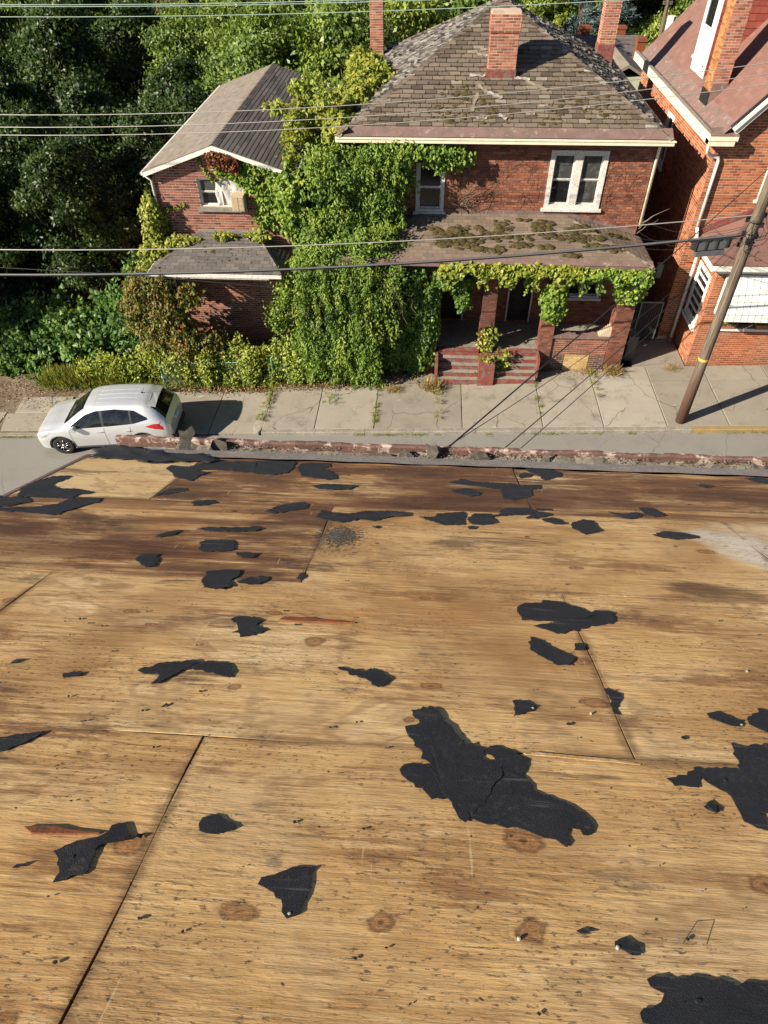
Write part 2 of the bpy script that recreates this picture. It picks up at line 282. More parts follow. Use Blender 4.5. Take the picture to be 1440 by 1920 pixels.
    # knots
    if kd is not None:
        wob = mth(t, 'ADD', mth(t, 'SQRT', kd), A(mth(t, 'SUBTRACT', noise(t, pos(t), 34, 5), .5), 1.7))
        col = mixc(t, A(mth(t, 'SUBTRACT', 1, step(t, wob, .5, 2.4)), .28), col, (.42, .22, .09))
        core = mth(t, 'SUBTRACT', 1, step(t, wob, .75, 1.2)); kr = step(t, mth(t, 'FRACT', mth(t, 'MULTIPLY', wob, 3.3)), .15, 1.); col = mixc(t, A(core, .7), col, mixc(t, kr, (.34, .155, .06), (.17, .068, .028)))
        col = mixc(t, A(mth(t, 'MULTIPLY', mth(t, 'SUBTRACT', 1, step(t, wob, 1.0, 1.5)), step(t, wob, .7, 1.05)), .62), col, (.085, .034, .016))
        col = mixc(t, A(mth(t, 'SUBTRACT', 1, step(t, wob, .05, .30)), .7), col, (.06, .026, .014))
    # mildew: clouds of black flecks strung along the grain
    sp = noise(t, cv(X, Y, 34, 95), 1.0, 4, .75); spm = noise(t, cv(X, Y, 1.3, 2.8), 1.0, 6, .68)
    fl = mth(t, 'MULTIPLY', step(t, sp, .55, .63), step(t, spm, .50-.08*mould, .60-.08*mould)); col = mixc(t, A(fl, .75), col, (.035, .026, .02))
    # dirt packed along the sheet joints
    x0, x1, y0, y1 = bounds; ed = mth(t, 'MINIMUM', mth(t, 'MINIMUM', mth(t, 'SUBTRACT', X, x0), mth(t, 'SUBTRACT', x1, X)), mth(t, 'MINIMUM', mth(t, 'SUBTRACT', Y, y0), mth(t, 'SUBTRACT', y1, Y)))
    ed = mth(t, 'ADD', ed, A(mth(t, 'SUBTRACT', s2, .5), .16)); col = mixc(t, A(mth(t, 'SUBTRACT', 1, step(t, ed, -.004, .03)), .62), col, (.12, .062, .034))
    # nail rows over the rafters
    nx_ = A(mth(t, 'SUBTRACT', mth(t, 'FRACT', mth(t, 'DIVIDE', mth(t, 'ADD', X, A(noise(t, cv(X, Y, .3, 9), 3.0, 2), .06)), .406)), .5), .406); ny_ = A(mth(t, 'SUBTRACT', mth(t, 'FRACT', mth(t, 'DIVIDE', Y, .19)), .5), .19)
    nr = mth(t, 'SQRT', mth(t, 'ADD', mth(t, 'MULTIPLY', nx_, nx_), mth(t, 'MULTIPLY', ny_, ny_))); col = mixc(t, A(mth(t, 'SUBTRACT', 1, step(t, nr, .0026, .0048)), .85), col, (.03, .02, .015))
    # pale scratches
    sc = noise(t, pos(t, (70, 4, 4), (0, 0, .45)), 1.0, 2, .5); scm = noise(t, pos(t), 2.3, 3); col = mixc(t, A(mth(t, 'MULTIPLY', step(t, sc, .68, .73), step(t, scm, .52, .62)), .45), col, (.72, .54, .31))
    t.links.new(col, b.inputs['Base Color']); b.inputs['Roughness'].default_value = .8; b.inputs['Specular IOR Level'].default_value = .2
    h = mth(t, 'ADD', A(noise(t, cv(X, Y, 5, 60), 1.0, 5, .72), .8), A(noise(t, cv(X, Y, 9, 40), 1.0, 3, .65, .4), A(step(t, scm, .40, .60), .9))); bump(t, b, h, .7, .006); return m
# ------------------------------------------------------------------ object helpers
COL = S.collection
def tag(o, label=None, cat=None, group=None, kind=None):
    if label: o['label'] = label
    if cat: o['category'] = cat
    if group: o['group'] = group
    if kind: o['kind'] = kind
    return o
def empty(name, loc=(0, 0, 0), label=None, cat=None, group=None, kind=None, rz=0):
    o = bpy.data.objects.new(name, None); COL.objects.link(o); o.location = loc; o.rotation_euler.z = rz; o.empty_display_size = .3
    return tag(o, label, cat, group, kind)
def link(name, me, mat=None, parent=None, loc=None):
    o = bpy.data.objects.new(name, me); COL.objects.link(o)
    if mat is not None and len(me.materials) == 0: me.materials.append(M[mat] if isinstance(mat, str) else mat)
    if parent is not None:
        o.parent = parent; o.matrix_parent_inverse = WORLD_INV(parent)
    if loc is not None: o.location = loc
    return o
def world_of(p):
    m = Matrix.LocRotScale(p.location, p.rotation_euler, p.scale)
    return (world_of(p.parent) @ p.matrix_parent_inverse @ m) if p.parent else m
def WORLD_INV(p): return world_of(p).inverted()
def copy_tree(o, parent=None):
    c = o.copy(); COL.objects.link(c)
    if parent is not None: c.parent = parent
    for ch in [x for x in bpy.data.objects if x.parent == o]: copy_tree(ch, c)
    return c
class MB:
    def __init__(s): s.v = []; s.f = []; s.t = []; s.tv = 0.5
    def add(s, vs, fs):
        n = len(s.v); s.v += [tuple(p) for p in vs]; s.t += [s.tv]*len(vs); s.f += [tuple(i+n for i in f) for f in fs]; return s
    def box(s, x0, x1, y0, y1, z0, z1):
        return s.add([(x0,y0,z0),(x1,y0,z0),(x1,y1,z0),(x0,y1,z0),(x0,y0,z1),(x1,y0,z1),(x1,y1,z1),(x0,y1,z1)], [(3,2,1,0),(4,5,6,7),(0,1,5,4),(1,2,6,5),(2,3,7,6),(3,0,4,7)])
    def obox(s, o, u, v, n, u0, u1, v0, v1, n0, n1):
        o, u, v, n = Vector(o), Vector(u), Vector(v), Vector(n); P = lambda a, b, c: o+u*a+v*b+n*c
        return s.add([P(u0,v0,n0),P(u1,v0,n0),P(u1,v1,n0),P(u0,v1,n0),P(u0,v0,n1),P(u1,v0,n1),P(u1,v1,n1),P(u0,v1,n1)], [(3,2,1,0),(4,5,6,7),(0,1,5,4),(1,2,6,5),(2,3,7,6),(3,0,4,7)])
    def prism(s, poly, d):
        """closed polygon of 3D points extruded by vector d"""
        d = Vector(d); n = len(poly); p = [Vector(q) for q in poly]
        return s.add(p+[q+d for q in p], [tuple(range(n-1, -1, -1)), tuple(range(n, 2*n))]+[(i, (i+1) % n, n+(i+1) % n, n+i) for i in range(n)])
    def tube(s, pts, r, n=6, cap=True):
        pts = [Vector(p) for p in pts]; rr = r if isinstance(r, (list, tuple)) else [r]*len(pts); base = []
        prev = None; vs = []
        for i, p in enumerate(pts):
            d = (pts[min(i+1, len(pts)-1)]-pts[max(i-1, 0)]); d = d.normalized() if d.length > 1e-9 else Vector((0, 0, 1))
            a = prev - d*prev.dot(d) if prev is not None else d.orthogonal()
            if a.length < 1e-6: a = d.orthogonal()
            a.normalize(); prev = a; b = d.cross(a)
            vs += [p+(a*math.cos(2*math.pi*k/n)+b*math.sin(2*math.pi*k/n))*rr[i] for k in range(n)]
        fs = [(i*n+k, i*n+(k+1) % n, (i+1)*n+(k+1) % n, (i+1)*n+k) for i in range(len(pts)-1) for k in range(n)]
        if cap: fs += [tuple(range(n-1, -1, -1)), tuple(range((len(pts)-1)*n, len(pts)*n))]
        return s.add(vs, fs)
    def mesh(s, name, smooth=False, tints=False):
        me = bpy.data.meshes.new(name); me.from_pydata(s.v, [], s.f); me.update()
        if tints:
            a = me.attributes.new('tint', 'FLOAT', 'POINT'); a.data.foreach_set('value', s.t)
        if smooth: me.shade_smooth()
        return me
    def obj(s, name, mat, parent=None, smooth=False, tints=False): return link(name, s.mesh(name, smooth, tints), mat, parent)

def fast_mesh(name, V, F, T=None, smooth=False):
    """numpy verts (n,3), quads or tris (m,k), tint per vertex"""
    me = bpy.data.meshes.new(name); k = F.shape[1]
    me.vertices.add(len(V)); me.vertices.foreach_set('co', V.astype(np.float32).ravel())
    me.loops.add(F.size); me.loops.foreach_set('vertex_index', F.astype(np.int32).ravel())
    me.polygons.add(len(F)); me.polygons.foreach_set('loop_start', np.arange(0, F.size, k, dtype=np.int32))
    if T is not None:
        a = me.attributes.new('tint', 'FLOAT', 'POINT'); a.data.foreach_set('value', T.astype(np.float32))
    me.update(calc_edges=True)
    if smooth: me.shade_smooth()
    return me
def unit(a): return a/np.maximum(np.linalg.norm(a, axis=1, keepdims=True), 1e-9)
def leaves(P, size, axis=None, nrm=None, wide=.5, T=None, ax_j=.9, n_j=.8, fold=.18, full=True):
    """leaf blades: midrib with two folded halves; P points, axis = midrib direction bias, nrm = facing bias"""
    n = len(P); g = RNG.normal
    ax = np.tile(np.array([0, 0, -.5]), (n, 1)) if axis is None else np.broadcast_to(axis, (n, 3))
    nn = np.tile(np.array([-.3, -.3, .8]), (n, 1)) if nrm is None else np.broadcast_to(nrm, (n, 3))
    ax = unit(ax+g(0, ax_j, (n, 3))*.6); nn = nn+g(0, n_j, (n, 3))*.6; nn = unit(nn-ax*np.sum(nn*ax, 1, keepdims=True)); sd_ = np.cross(ax, nn)
    L = (np.full(n, size) if np.isscalar(size) else size)*RNG.uniform(.65, 1.35, n); L = L[:, None]
    if T is None: T = RNG.random(n)
    dr = -nn*L*fold
    if full:
        v = np.stack([P, P+ax*L*.28+sd_*L*wide*.5+dr, P+ax*L*.68+sd_*L*wide*.40+dr, P+ax*L, P+ax*L*.68-sd_*L*wide*.40+dr, P+ax*L*.28-sd_*L*wide*.5+dr], 1).reshape(-1, 3)
        b = np.arange(n)[:, None]*6; f = np.concatenate([b+np.array([[0, 1, 2, 3]]), b+np.array([[0, 3, 4, 5]])]); return v, f, np.repeat(T, 6)
    v = np.stack([P, P+ax*L*.45+sd_*L*wide*.5+dr, P+ax*L, P+ax*L*.45-sd_*L*wide*.5+dr], 1).reshape(-1, 3)
    b = np.arange(n)[:, None]*4; return v, b+np.array([[0, 1, 2, 3]]), np.repeat(T, 4)
def join(parts):
    V, F, T = [], [], []; o = 0
    for v, f, t in parts: V.append(v); F.append(f+o); T.append(t); o += len(v)
    return np.concatenate(V), np.concatenate(F), np.concatenate(T)

# pieces laid on a plane: bricks, shingles, slabs
def clip_poly(poly, clip):
    out = poly
    for i in range(len(clip)):
        (ax, ay), (bx, by) = clip[i], clip[(i+1) % len(clip)]; inp = out; out = []
        if not inp: break
        side = lambda p: (bx-ax)*(p[1]-ay)-(by-ay)*(p[0]-ax)
        for j in range(len(inp)):
            p, q = inp[j], inp[(j+1) % len(inp)]; sp, sq = side(p), side(q)
            if sp >= 0: out.append(p)
            if (sp >= 0) != (sq >= 0):
                k = sp/(sp-sq); out.append((p[0]+(q[0]-p[0])*k, p[1]+(q[1]-p[1])*k))
    return out
def area2(p): return abs(sum(p[i][0]*p[(i+1) % len(p)][1]-p[(i+1) % len(p)][0]*p[i][1] for i in range(len(p))))/2
def ccw(p):
    s_ = sum(p[i][0]*p[(i+1) % len(p)][1]-p[(i+1) % len(p)][0]*p[i][1] for i in range(len(p)))
    return p if s_ > 0 else p[::-1]
class Pieces:
    def __init__(s, name, mat, parent, indiv=300): s.name, s.mat, s.parent, s.indiv = name, mat, parent, indiv; s.items = []
    def put(s, o, u, v, n, poly, h, tn, full): s.items.append((o, u, v, n, poly, h, tn, full))
    def courses(s, o, u, v, n, clip, L, H, gap, proud, holes=(), bond=.5, tfn=None, tabs=None, jit=0.0, rag=0.0):
        """rows of pieces along u, stacked along v, inside convex polygon clip minus rectangular holes; tabs=(top,bottom) heights of a lapped shingle"""
        o, u, v, n = Vector(o), Vector(u).normalized(), Vector(v).normalized(), Vector(n).normalized(); clip = ccw(clip)
        us = [p[0] for p in clip]; vs = [p[1] for p in clip]; u0, u1, v0, v1 = min(us), max(us), min(vs), max(vs)
        rows = int(math.ceil((v1-v0)/H-1e-6))
        for r in range(rows):
            b0 = v0+r*H; b1 = b0+H-(gap if tabs is None else 0); vm = (b0+b1)/2
            iv = [(u0, u1)]
            for (a0, a1, c0, c1) in holes:
                if c0-1e-4 < vm < c1+1e-4:
                    nw = []
                    for (x0, x1) in iv:
                        if a1 <= x0 or a0 >= x1: nw.append((x0, x1)); continue
                        if a0 > x0: nw.append((x0, a0))
                        if a1 < x1: nw.append((a1, x1))
                    iv = nw
            off = u0-L+((r % 2)*L*bond if tabs is None else random.random()*L*.3+(r % 2)*L*.5)
            for (x0, x1) in iv:
                k = int((x0-off)//L)
                while off+k*L < x1:
                    a0 = max(off+k*L, x0); a1 = min(off+(k+1)*L-gap, x1); k += 1
                    if a1-a0 < .02: continue
                    br = b0+random.uniform(-rag, rag); poly = clip_poly([(a0, br), (a1, br), (a1, b1), (a0, b1)], clip)
                    if len(poly) < 3 or area2(poly) < .0008: continue
                    full = len(poly) == 4 and abs(area2(poly)-(L-gap)*(b1-br)) < 1e-4 and abs(a1-a0-(L-gap)) < 1e-4
                    tn = random.random() if tfn is None else tfn((a0+a1)/2, vm)
                    if tabs is None: h = [proud+random.uniform(-1, 1)*jit]*len(poly)
                    else:
                        lift = max(0, random.gauss(0, jit)); sk = random.uniform(-1, 1)*jit*.6
                        h = [max(.003, tabs[1]+lift+sk*((p[0]-a0)/(a1-a0)-.5)+(tabs[0]-tabs[1]-lift)*((p[1]-br)/(b1-br))) for p in poly]
                    s.put(o, u, v, n, poly, h, min(1, max(0, tn)), full)
        return s
    def build(s):
        idx = []
        if s.indiv:
            cand = []
            for i, (o, u, v, n, poly, h, tn, full) in enumerate(s.items):
                if not full: continue
                c = o+u*poly[0][0]+v*poly[0][1]; d = c-CAM_POS
                if d.dot(n) < 0 and in_frame(c): cand.append((d.length*(1-.25*d.normalized().dot(n)*-1), i))
            cand.sort(); idx = [i for _, i in cand[:s.indiv]]
        chosen = set(idx); mb = MB()
        for i, (o, u, v, n, poly, h, tn, full) in enumerate(s.items):
            if i in chosen: continue
            k = len(poly); tp = [o+u*p[0]+v*p[1]+n*hh for p, hh in zip(poly, h)]; bt = [o+u*p[0]+v*p[1]-n*.004 for p in poly]
            mb.tv = tn; mb.add(tp+bt, [tuple(range(k))]+[(k+j, k+(j+1) % k, (j+1) % k, j) for j in range(k)])
        if mb.v:
            so_ = mb.obj(s.name+'s', s.mat, s.parent, tints=True); so_['kind'] = 'stuff'
        groups = {}
        for i in idx:
            o, u, v, n, poly, h, tn, full = s.items[i]; key = int(tn*6.99)
            if key not in groups: groups[key] = []
            if len(groups[key]) < 2:
                m2 = MB(); m2.tv = (key+.5)/7; a0 = min(q[0] for q in poly); c0 = min(q[1] for q in poly); w_ = max(q[0] for q in poly)-a0; hh = max(q[1] for q in poly)-c0; hd = {(q[0] > a0+w_/2, q[1] > c0+hh/2): z_ for q, z_ in zip(poly, h)}
                b4 = [(0, 0, -.004), (w_, 0, -.004), (w_, hh, -.004), (0, hh, -.004)]; t4 = [(0, 0, hd[False, False]), (w_, 0, hd[True, False]), (w_, hh, hd[True, True]), (0, hh, hd[False, True])]
                m2.add(t4+b4, [(0, 1, 2, 3), (4, 5, 1, 0), (5, 6, 2, 1), (6, 7, 3, 2), (7, 4, 0, 3)])
                me = m2.mesh(s.name, tints=True); me.materials.append(M[s.mat]); groups[key].append(me)
            me = random.choice(groups[key]); ob = bpy.data.objects.new(s.name, me); COL.objects.link(ob)
            p0 = o+u*min(q[0] for q in poly)+v*min(q[1] for q in poly)
            ob.parent = s.parent; ob.matrix_parent_inverse = WORLD_INV(s.parent)
            ob.matrix_basis = Matrix(((u.x, v.x, n.x, p0.x), (u.y, v.y, n.y, p0.y), (u.z, v.z, n.z, p0.z), (0, 0, 0, 1)))
        return s
def slab_wall(mb, o, u, n, clip, holes, thick=.22):
    """wall of rectangular cells round its openings, clipped to a convex outline, thickness inward"""
    o, u, n = Vector(o), Vector(u).normalized(), Vector(n).normalized(); v = Vector((0, 0, 1)); clip = ccw(clip)
    us = sorted({min(p[0] for p in clip), max(p[0] for p in clip), *[h[0] for h in holes], *[h[1] for h in holes]})
    vs = sorted({min(p[1] for p in clip), max(p[1] for p in clip), *[h[2] for h in holes], *[h[3] for h in holes]})
    for a0, a1 in zip(us, us[1:]):
        for c0, c1 in zip(vs, vs[1:]):
            um, vm = (a0+a1)/2, (c0+c1)/2
            if any(h[0] < um < h[1] and h[2] < vm < h[3] for h in holes): continue
            p = clip_poly([(a0, c0), (a1, c0), (a1, c1), (a0, c1)], clip)
            if len(p) >= 3 and area2(p) > 1e-5: mb.prism([o+u*q[0]+v*q[1]-n*thick for q in p], n*thick)
    return mb
def rect(u0, u1, v0, v1): return [(u0, v0), (u1, v0), (u1, v1), (u0, v1)]
UX, UY, UZ = Vector((1, 0, 0)), Vector((0, 1, 0)), Vector((0, 0, 1))
def gz(x): return .05*x-.11

# ------------------------------------------------------------------ ground, road, pavement
def terrain_z(x, y):
    z = .05*max(-40, min(40, x))-.27
    if y > 24: z -= min(.13*(y-24), 7.5)
    if x < -13: z -= min(.16*(-13-x), 3.5)*min(1, max(0, (y-19)/5))*max(0, 1-max(0, y-42)/25)
    if y > 62: z += min(y-62, 140)*.11
    return z
xs = np.concatenate([np.linspace(-700, -60, 14), np.linspace(-50, 50, 51), np.linspace(60, 700, 14)])
ys = np.concatenate([np.linspace(-300, -20, 8), np.linspace(-10, 60, 36), np.linspace(66, 160, 16), np.linspace(180, 900, 13)])
V = np.array([(x, y, terrain_z(x, y)) for y in ys for x in xs]); nx = len(xs)
F = np.array([(j*nx+i, j*nx+i+1, (j+1)*nx+i+1, (j+1)*nx+i) for j in range(len(ys)-1) for i in range(nx-1)])
tag(link('ground', fast_mesh('ground', V, F, smooth=True), 'soil'), kind='structure')
def strip(name, x0, x1, y0, y1, dz, mat, thick=.1):
    mb = MB(); n = 2
    mb.prism([(x0, y0, gz(x0)+dz), (x1, y0, gz(x1)+dz), (x1, y1, gz(x1)+dz), (x0, y1, gz(x0)+dz)], (0, 0, -thick)); return tag(mb.obj(name, mat), kind='structure')
strip('road', -40, 40, 7.4, 17.92, 0, 'asphalt', .15)
strip('near_pavement', -40, 40, 4.95, 7.2, .10, 'curb', .2); strip('near_kerb', -40, 40, 7.2, 7.39, .102, 'curb', .25)
strip('dirt_verge', -40, -12.6, 18.0, 22.4, -.004, 'dirt', .12)
# pavement slabs: each its own piece
side = empty('sidewalk', (0, 18, 0), kind='structure')
def slab(x0, x1, y0, y1, dz, tn, skew=0, tilt=0):
    mb = MB(); mb.tv = tn; g = .012; x0 += g; x1 -= g; y0 += g; y1 -= g
    p = [(x0+skew, y0, gz(x0)+dz), (x1+skew, y0, gz(x1)+dz+tilt), (x1, y1, gz(x1)+dz+tilt), (x0, y1, gz(x0)+dz)]
    b_ = [(q[0], q[1], q[2]-.14) for q in p]; i = .012
    t_ = [(p[0][0]+i, p[0][1]+i, p[0][2]), (p[1][0]-i, p[1][1]+i, p[1][2]), (p[2][0]-i, p[2][1]-i, p[2][2]), (p[3][0]+i, p[3][1]-i, p[3][2])]
    m_ = [(q[0], q[1], q[2]-.01) for q in p]
    mb.add(t_+m_+b_, [(0, 1, 2, 3)]+[(4+k, 4+(k+1) % 4, (k+1) % 4, k) for k in range(4)]+[(8+k, 8+(k+1) % 4, 4+(k+1) % 4, 4+k) for k in range(4)])
    mb.obj('paving_slab', 'concrete', side, tints=True)
jx = [-5.42, -3.61, -1.58, 1.38, 4.02, 5.98, 8.0, 9.95, 12.0, 14.1, 16.2, 18.3, 20.4]
for a, b_ in zip(jx, jx[1:]):
    slab(a, b_, 18.10, 20.73, .12, random.uniform(.35, .9), 0, random.uniform(-.012, .012)); slab(a, b_, 20.73, 21.62, .122, random.uniform(.2, .75), 0, random.uniform(-.012, .012))
slab(7.55, 9.4, 21.62, 23.3, .12, .35); slab(7.55, 9.2, 23.3, 27.5, .12, .3); slab(7.55, 9.2, 27.5, 33, .12, .3)
for a, b_, dz in ((-7.3, -5.5, .012), (-9.3, -7.3, .008), (-11.2, -9.3, .008), (-12.9, -11.2, .01)): slab(a, b_, 18.02, 20.55, dz, random.uniform(.3, .7), 0, 0)
slab(-15.2, -13.0, 18.25, 19.3, .02, .55, .25); slab(-15.0, -13.0, 19.3, 20.3, .03, .75, .1, .01); slab(-17.6, -15.2, 18.25, 19.4, .02, .6)
kerb = empty('kerb', (0, 18, 0), kind='structure')
def kerbstone(x0, x1, dz, mat, y0=17.90):
    mb = MB(); g = .006; prof = [(y0, -.1), (y0+.012, dz-.02), (y0+.035, dz), (y0+.195, dz), (y0+.195, -.1)]
    mb.prism([(x0+g, y, gz(x0)+z) for y, z in prof], (x1-x0-2*g, 0, .05*(x1-x0-2*g))); mb.obj('kerbstone', mat, kerb)
x = -5.42
while x < 20:
    L_ = random.uniform(1.6, 2.2); kerbstone(x, min(x+L_, 8.72) if x < 8.72 else x+L_, .118+random.uniform(-.012, .006), 'curb' if x < 8.7 else 'curb_yellow'); x = min(x+L_, 8.72) if x < 8.72 else x+L_
for x in (-19, -17.1, -15.0): kerbstone(x, x+1.95, .05, 'curb')
mb = MB(); mb.tv = .4                                                  # broken end of the kerb by the drive
mb.prism([(-5.52, 17.95, gz(-5.5)+.10), (-5.40, 18.3, gz(-5.5)+.11), (-5.44, 19.6, gz(-5.5)+.11), (-5.62, 19.5, gz(-5.5)+.03), (-5.78, 18.4, gz(-5.5)+.02), (-5.7, 17.97, gz(-5.5)+.02)], (0, 0, -.12)); mb.obj('kerb_end', 'curb', kerb)

# ------------------------------------------------------------------ the building being reroofed
SL = .5; CN = Vector((0, .5, 1)).normalized(); CV = Vector((0, 1, -.5)).normalized()     # slope normal / down-slope
def rz_(y): return 12.5-.5*y
def rp(x, y, h=0): p = Vector((x, y, rz_(y))); return p+CN*h
XL, XR, YE = -2.68, 6.4, 4.12
house0 = empty('reroofed_building', (1.8, 0, -.1), 'tall brick building with bare weathered plywood roof deck and built-in gutter', 'building')
mb = MB(); mb.box(XL+.12, XR-.1, -6.2, 4.25, -.3, 9.6); mb.obj('wall', 'brick_dark', house0)
mb = MB(); mb.prism([(XL, -1.2, rz_(-1.2)-.03), (XL, YE, rz_(YE)-.03), (XL, YE, 9.55), (XL, -6.2, 9.55), (XL, -6.2, rz_(-1.2)-2.53)], (XR-XL, 0, 0)); mb.obj('roof_frame', 'dark_wood', house0)
deck = empty('roof_deck', (0, 0, 12.5)); deck.parent = house0; deck.matrix_parent_inverse = WORLD_INV(house0)
rows = [(-1.2, -.09, [-3.1, -1.2, 1.2, 3.6]), (-.09, .972, [-3.08, -.640, 1.80, 4.24]), (.972, 2.03, [-4.2, -1.76, .690, 3.13, 5.57]), (2.03, 3.095, [-2.98, -.54, 1.90, 4.34]), (3.095, YE, [-4.2, -1.75, .735, 3.17, 5.6])]
SHEETN = 0; TONE = {(4, -4.2): (.05, .45), (4, -1.75): (1.0, 0), (4, .73): (.9, 0, .3), (4, .74): (.9, 0, .3), (4, 3.17): (.6, .1), (3, -2.98): (.72, 0, .2), (3, -.54): (.34, .1, .3), (3, 1.9): (.45, .2, .3), (2, -4.2): (.2, .2, .3), (2, -1.76): (.36, .05, .4), (2, .69): (.50, 0, .5), (1, -3.08): (.55, 0, .6), (1, -.64): (.36, .08, 1.0)}
for ri, (y0, y1, sx_) in enumerate(rows):
    for x0, x1 in zip(sx_, sx_[1:]+[sx_[-1]+2.44]):
        a, b_ = max(x0, XL), min(x1, XR)
        if b_-a < .1: continue
        g = .0025; nu, nv = 26, 10; mb = MB(); lift = random.uniform(0, .0008); eL, eR, eB = [random.uniform(0, .0022) for _ in range(3)]
        ph = random.random()*6; pts = []; tk = .0125
        for j in range(nv+1):
            for i in range(nu+1):
                fx, fy = i/nu, j/nv; X_ = a+g+(b_-a-2*g)*fx; Y_ = y0+g+(y1-y0-2*g)*fy
                if i in (0, nu): X_ += .0035*math.sin(9*fy+ph)*(1 if i == 0 else -1)
                if j in (0, nv): Y_ += .003*math.sin(17*fx+ph)
                if j == nv and ri == 4: Y_ += .012*math.sin(31*fx+ph*2)-.006
                h = lift+.0007*math.sin(5*fx+ph)*math.sin(3*fy+ph)+eL*max(0, 1-fx*12)+eR*max(0, 1-(1-fx)*12)+eB*max(0, 1-(1-fy)*8)*(.5+.5*math.sin(7*fx+ph))
                pts.append(rp(X_, Y_, h))
        n = (nu+1)*(nv+1); fs = [(j*(nu+1)+i, (j+1)*(nu+1)+i, (j+1)*(nu+1)+i+1, j*(nu+1)+i+1) for j in range(nv) for i in range(nu)]
        ring = [i for i in range(nu+1)]+[j*(nu+1)+nu for j in range(1, nv+1)]+[nv*(nu+1)+i for i in range(nu-1, -1, -1)]+[j*(nu+1) for j in range(nv-1, 0, -1)]
        hi = [pts[i] for i in ring]; lo = [pts[i]-CN*tk for i in ring]; L_ = len(ring); mb.add(pts+hi+lo, [f[::-1] for f in fs]+[(n+k, n+(k+1) % L_, n+L_+(k+1) % L_, n+L_+k)[::-1] for k in range(L_)])
        me = mb.mesh('plywood_sheet'); SHEETN += 1; ob = link('plywood_sheet', me, plywood_material([q for q in KNOTS if a-.1 < q[0] < b_+.1 and y0-.1 < q[1] < y1+.1], SHEETN, (a, b_, y0, y1 if ri < 4 else 9), *TONE.get((ri, round(x0, 2)), (.3, 0))), deck)
        for p in me.polygons: p.use_smooth = p.index < nu*nv
def on_roof(name, poly, h, mat, parent):
    mb = MB(); mb.prism([rp(px, py, .001) for px, py in poly], CN*(h+.0022)); return mb.obj(name, mat, parent)
on_roof('splinter', [(.352, .972), (.40, .978), (.50, .972), (.60, .968), (.70, .955), (.694, .948), (.62, .955), (.55, .956), (.45, .964), (.355, .966)], .0008, 'splinter', deck)
on_roof('torn_veneer', [(-.565, 1.675), (-.55, 1.70), (-.50, 1.698), (-.44, 1.705), (-.40, 1.69), (-.33, 1.688), (-.245, 1.677), (-.33, 1.672), (-.42, 1.672), (-.5, 1.668)], .0035, 'splinter_red', deck)
on_roof('torn_veneer', [(-.98, .605), (-.90, .612), (-.86, .604), (-.78, .60), (-.86, .592), (-.95, .588)], .0035, 'splinter_red', deck)
# metal edge strip, gutter trough, outer rim
mb = MB(); n = 60
pts = []
for i in range(n+1):
    X_ = XL-.02+(XR-XL+.04)*i/n; d = .008*math.sin(i*1.7)+.006*math.sin(i*.63)
    pts += [rp(X_, 4.13+d, .0085), rp(X_, 4.33+.01*math.sin(i*2.3), .007+.003*math.sin(i*.9)), Vector((X_, 4.37, rz_(4.33)-.19))]
mb.add(pts, [(i*3+k, i*3+k+1, i*3+4+k, i*3+3+k) for i in range(n) for k in (0, 1)]); mb.obj('edge_flashing', 'flashing', house0)
mb = MB(); mb.box(XL-.05, XR, 4.34, 4.66, 9.98, 10.105); mb.obj('gutter_trough', 'flashing', house0)
mb = MB(); pts = []; n = 90                                            # rim board, worn along its edge
for i in range(n+1):
    X_ = XL-.06+(XR-XL+.1)*i/n; w_ = .006*math.sin(i*.8)+.005*math.sin(i*2.9); q = .004*math.sin(i*1.9)
    pts += [(X_, 4.625+q, 9.9), (X_, 4.625+q, 10.195+w_), (X_, 4.64+q, 10.208+w_), (X_, 4.67, 10.203+w_), (X_, 4.685, 9.7)]
mb.add(pts, [(i*5+k, i*5+5+k, i*5+6+k, i*5+1+k) for i in range(n) for k in range(4)]); mb.obj('gutter_rim', 'rim_paint', house0)
mb = MB(); mb.box(XL-.06, XR, 4.25, 4.7, 9.45, 9.97); mb.obj('cornice', 'red_trim', house0)
mb = MB(); mb.prism([rp(XL-.035, -1.2, .004), rp(XL-.035, YE-.02, .004), rp(XL-.035, YE-.02, -.2), rp(XL-.035, -1.2, -.2)], (.033, 0, 0)); mb.obj('rake_board', 'red_trim', house0)

# debris in the gutter: granule drifts (uncountable) and single shingle scraps
pts = []; fs = []; n = 180; mb = MB()
for i in range(n+1):
    X_ = XL+.5+(XR-XL-.6)*i/n; a = .35+.65*max(0, math.sin(i*.19)*.5+math.sin(i*.07+2)*.6+.3*math.sin(i*.9))
    for k, f in enumerate((0, .25, .5, .75, 1)): 
        mb.v.append((X_, 4.36+.26*f, 10.105+a*(.050*f+.012)+random.uniform(0, .014))); mb.t.append(.5)
mb.f = [(i*5+k, i*5+5+k, i*5+6+k, i*5+1+k) for i in range(n) for k in range(4)]
for i in range(4200):
    X_ = random.uniform(XL+.4, XR-.2); f = random.random()**.6
    if math.sin(X_*3.1)+.8*math.sin(X_*7.7+1)+random.gauss(0, .8) < -.3: continue
    c = Vector((X_, 4.40+.22*f, 10.115+.055*f+random.uniform(0, .02))); q = random.uniform(.002, .0065); e1 = Vector((random.gauss(0, 1), random.gauss(0, 1), random.gauss(0, .5))).normalized()*q*random.uniform(1, 2.6); e2 = Vector((random.gauss(0, 1), random.gauss(0, 1), random.gauss(0, .5))).normalized()*q
    mb.prism([c-e1, c-e2, c+e1, c+e2], (0, 0, q*.5))
tag(mb.obj('roof_granules', 'grit'), 'grey grit and shingle crumbs drifted along the gutter', 'grit', kind='stuff')
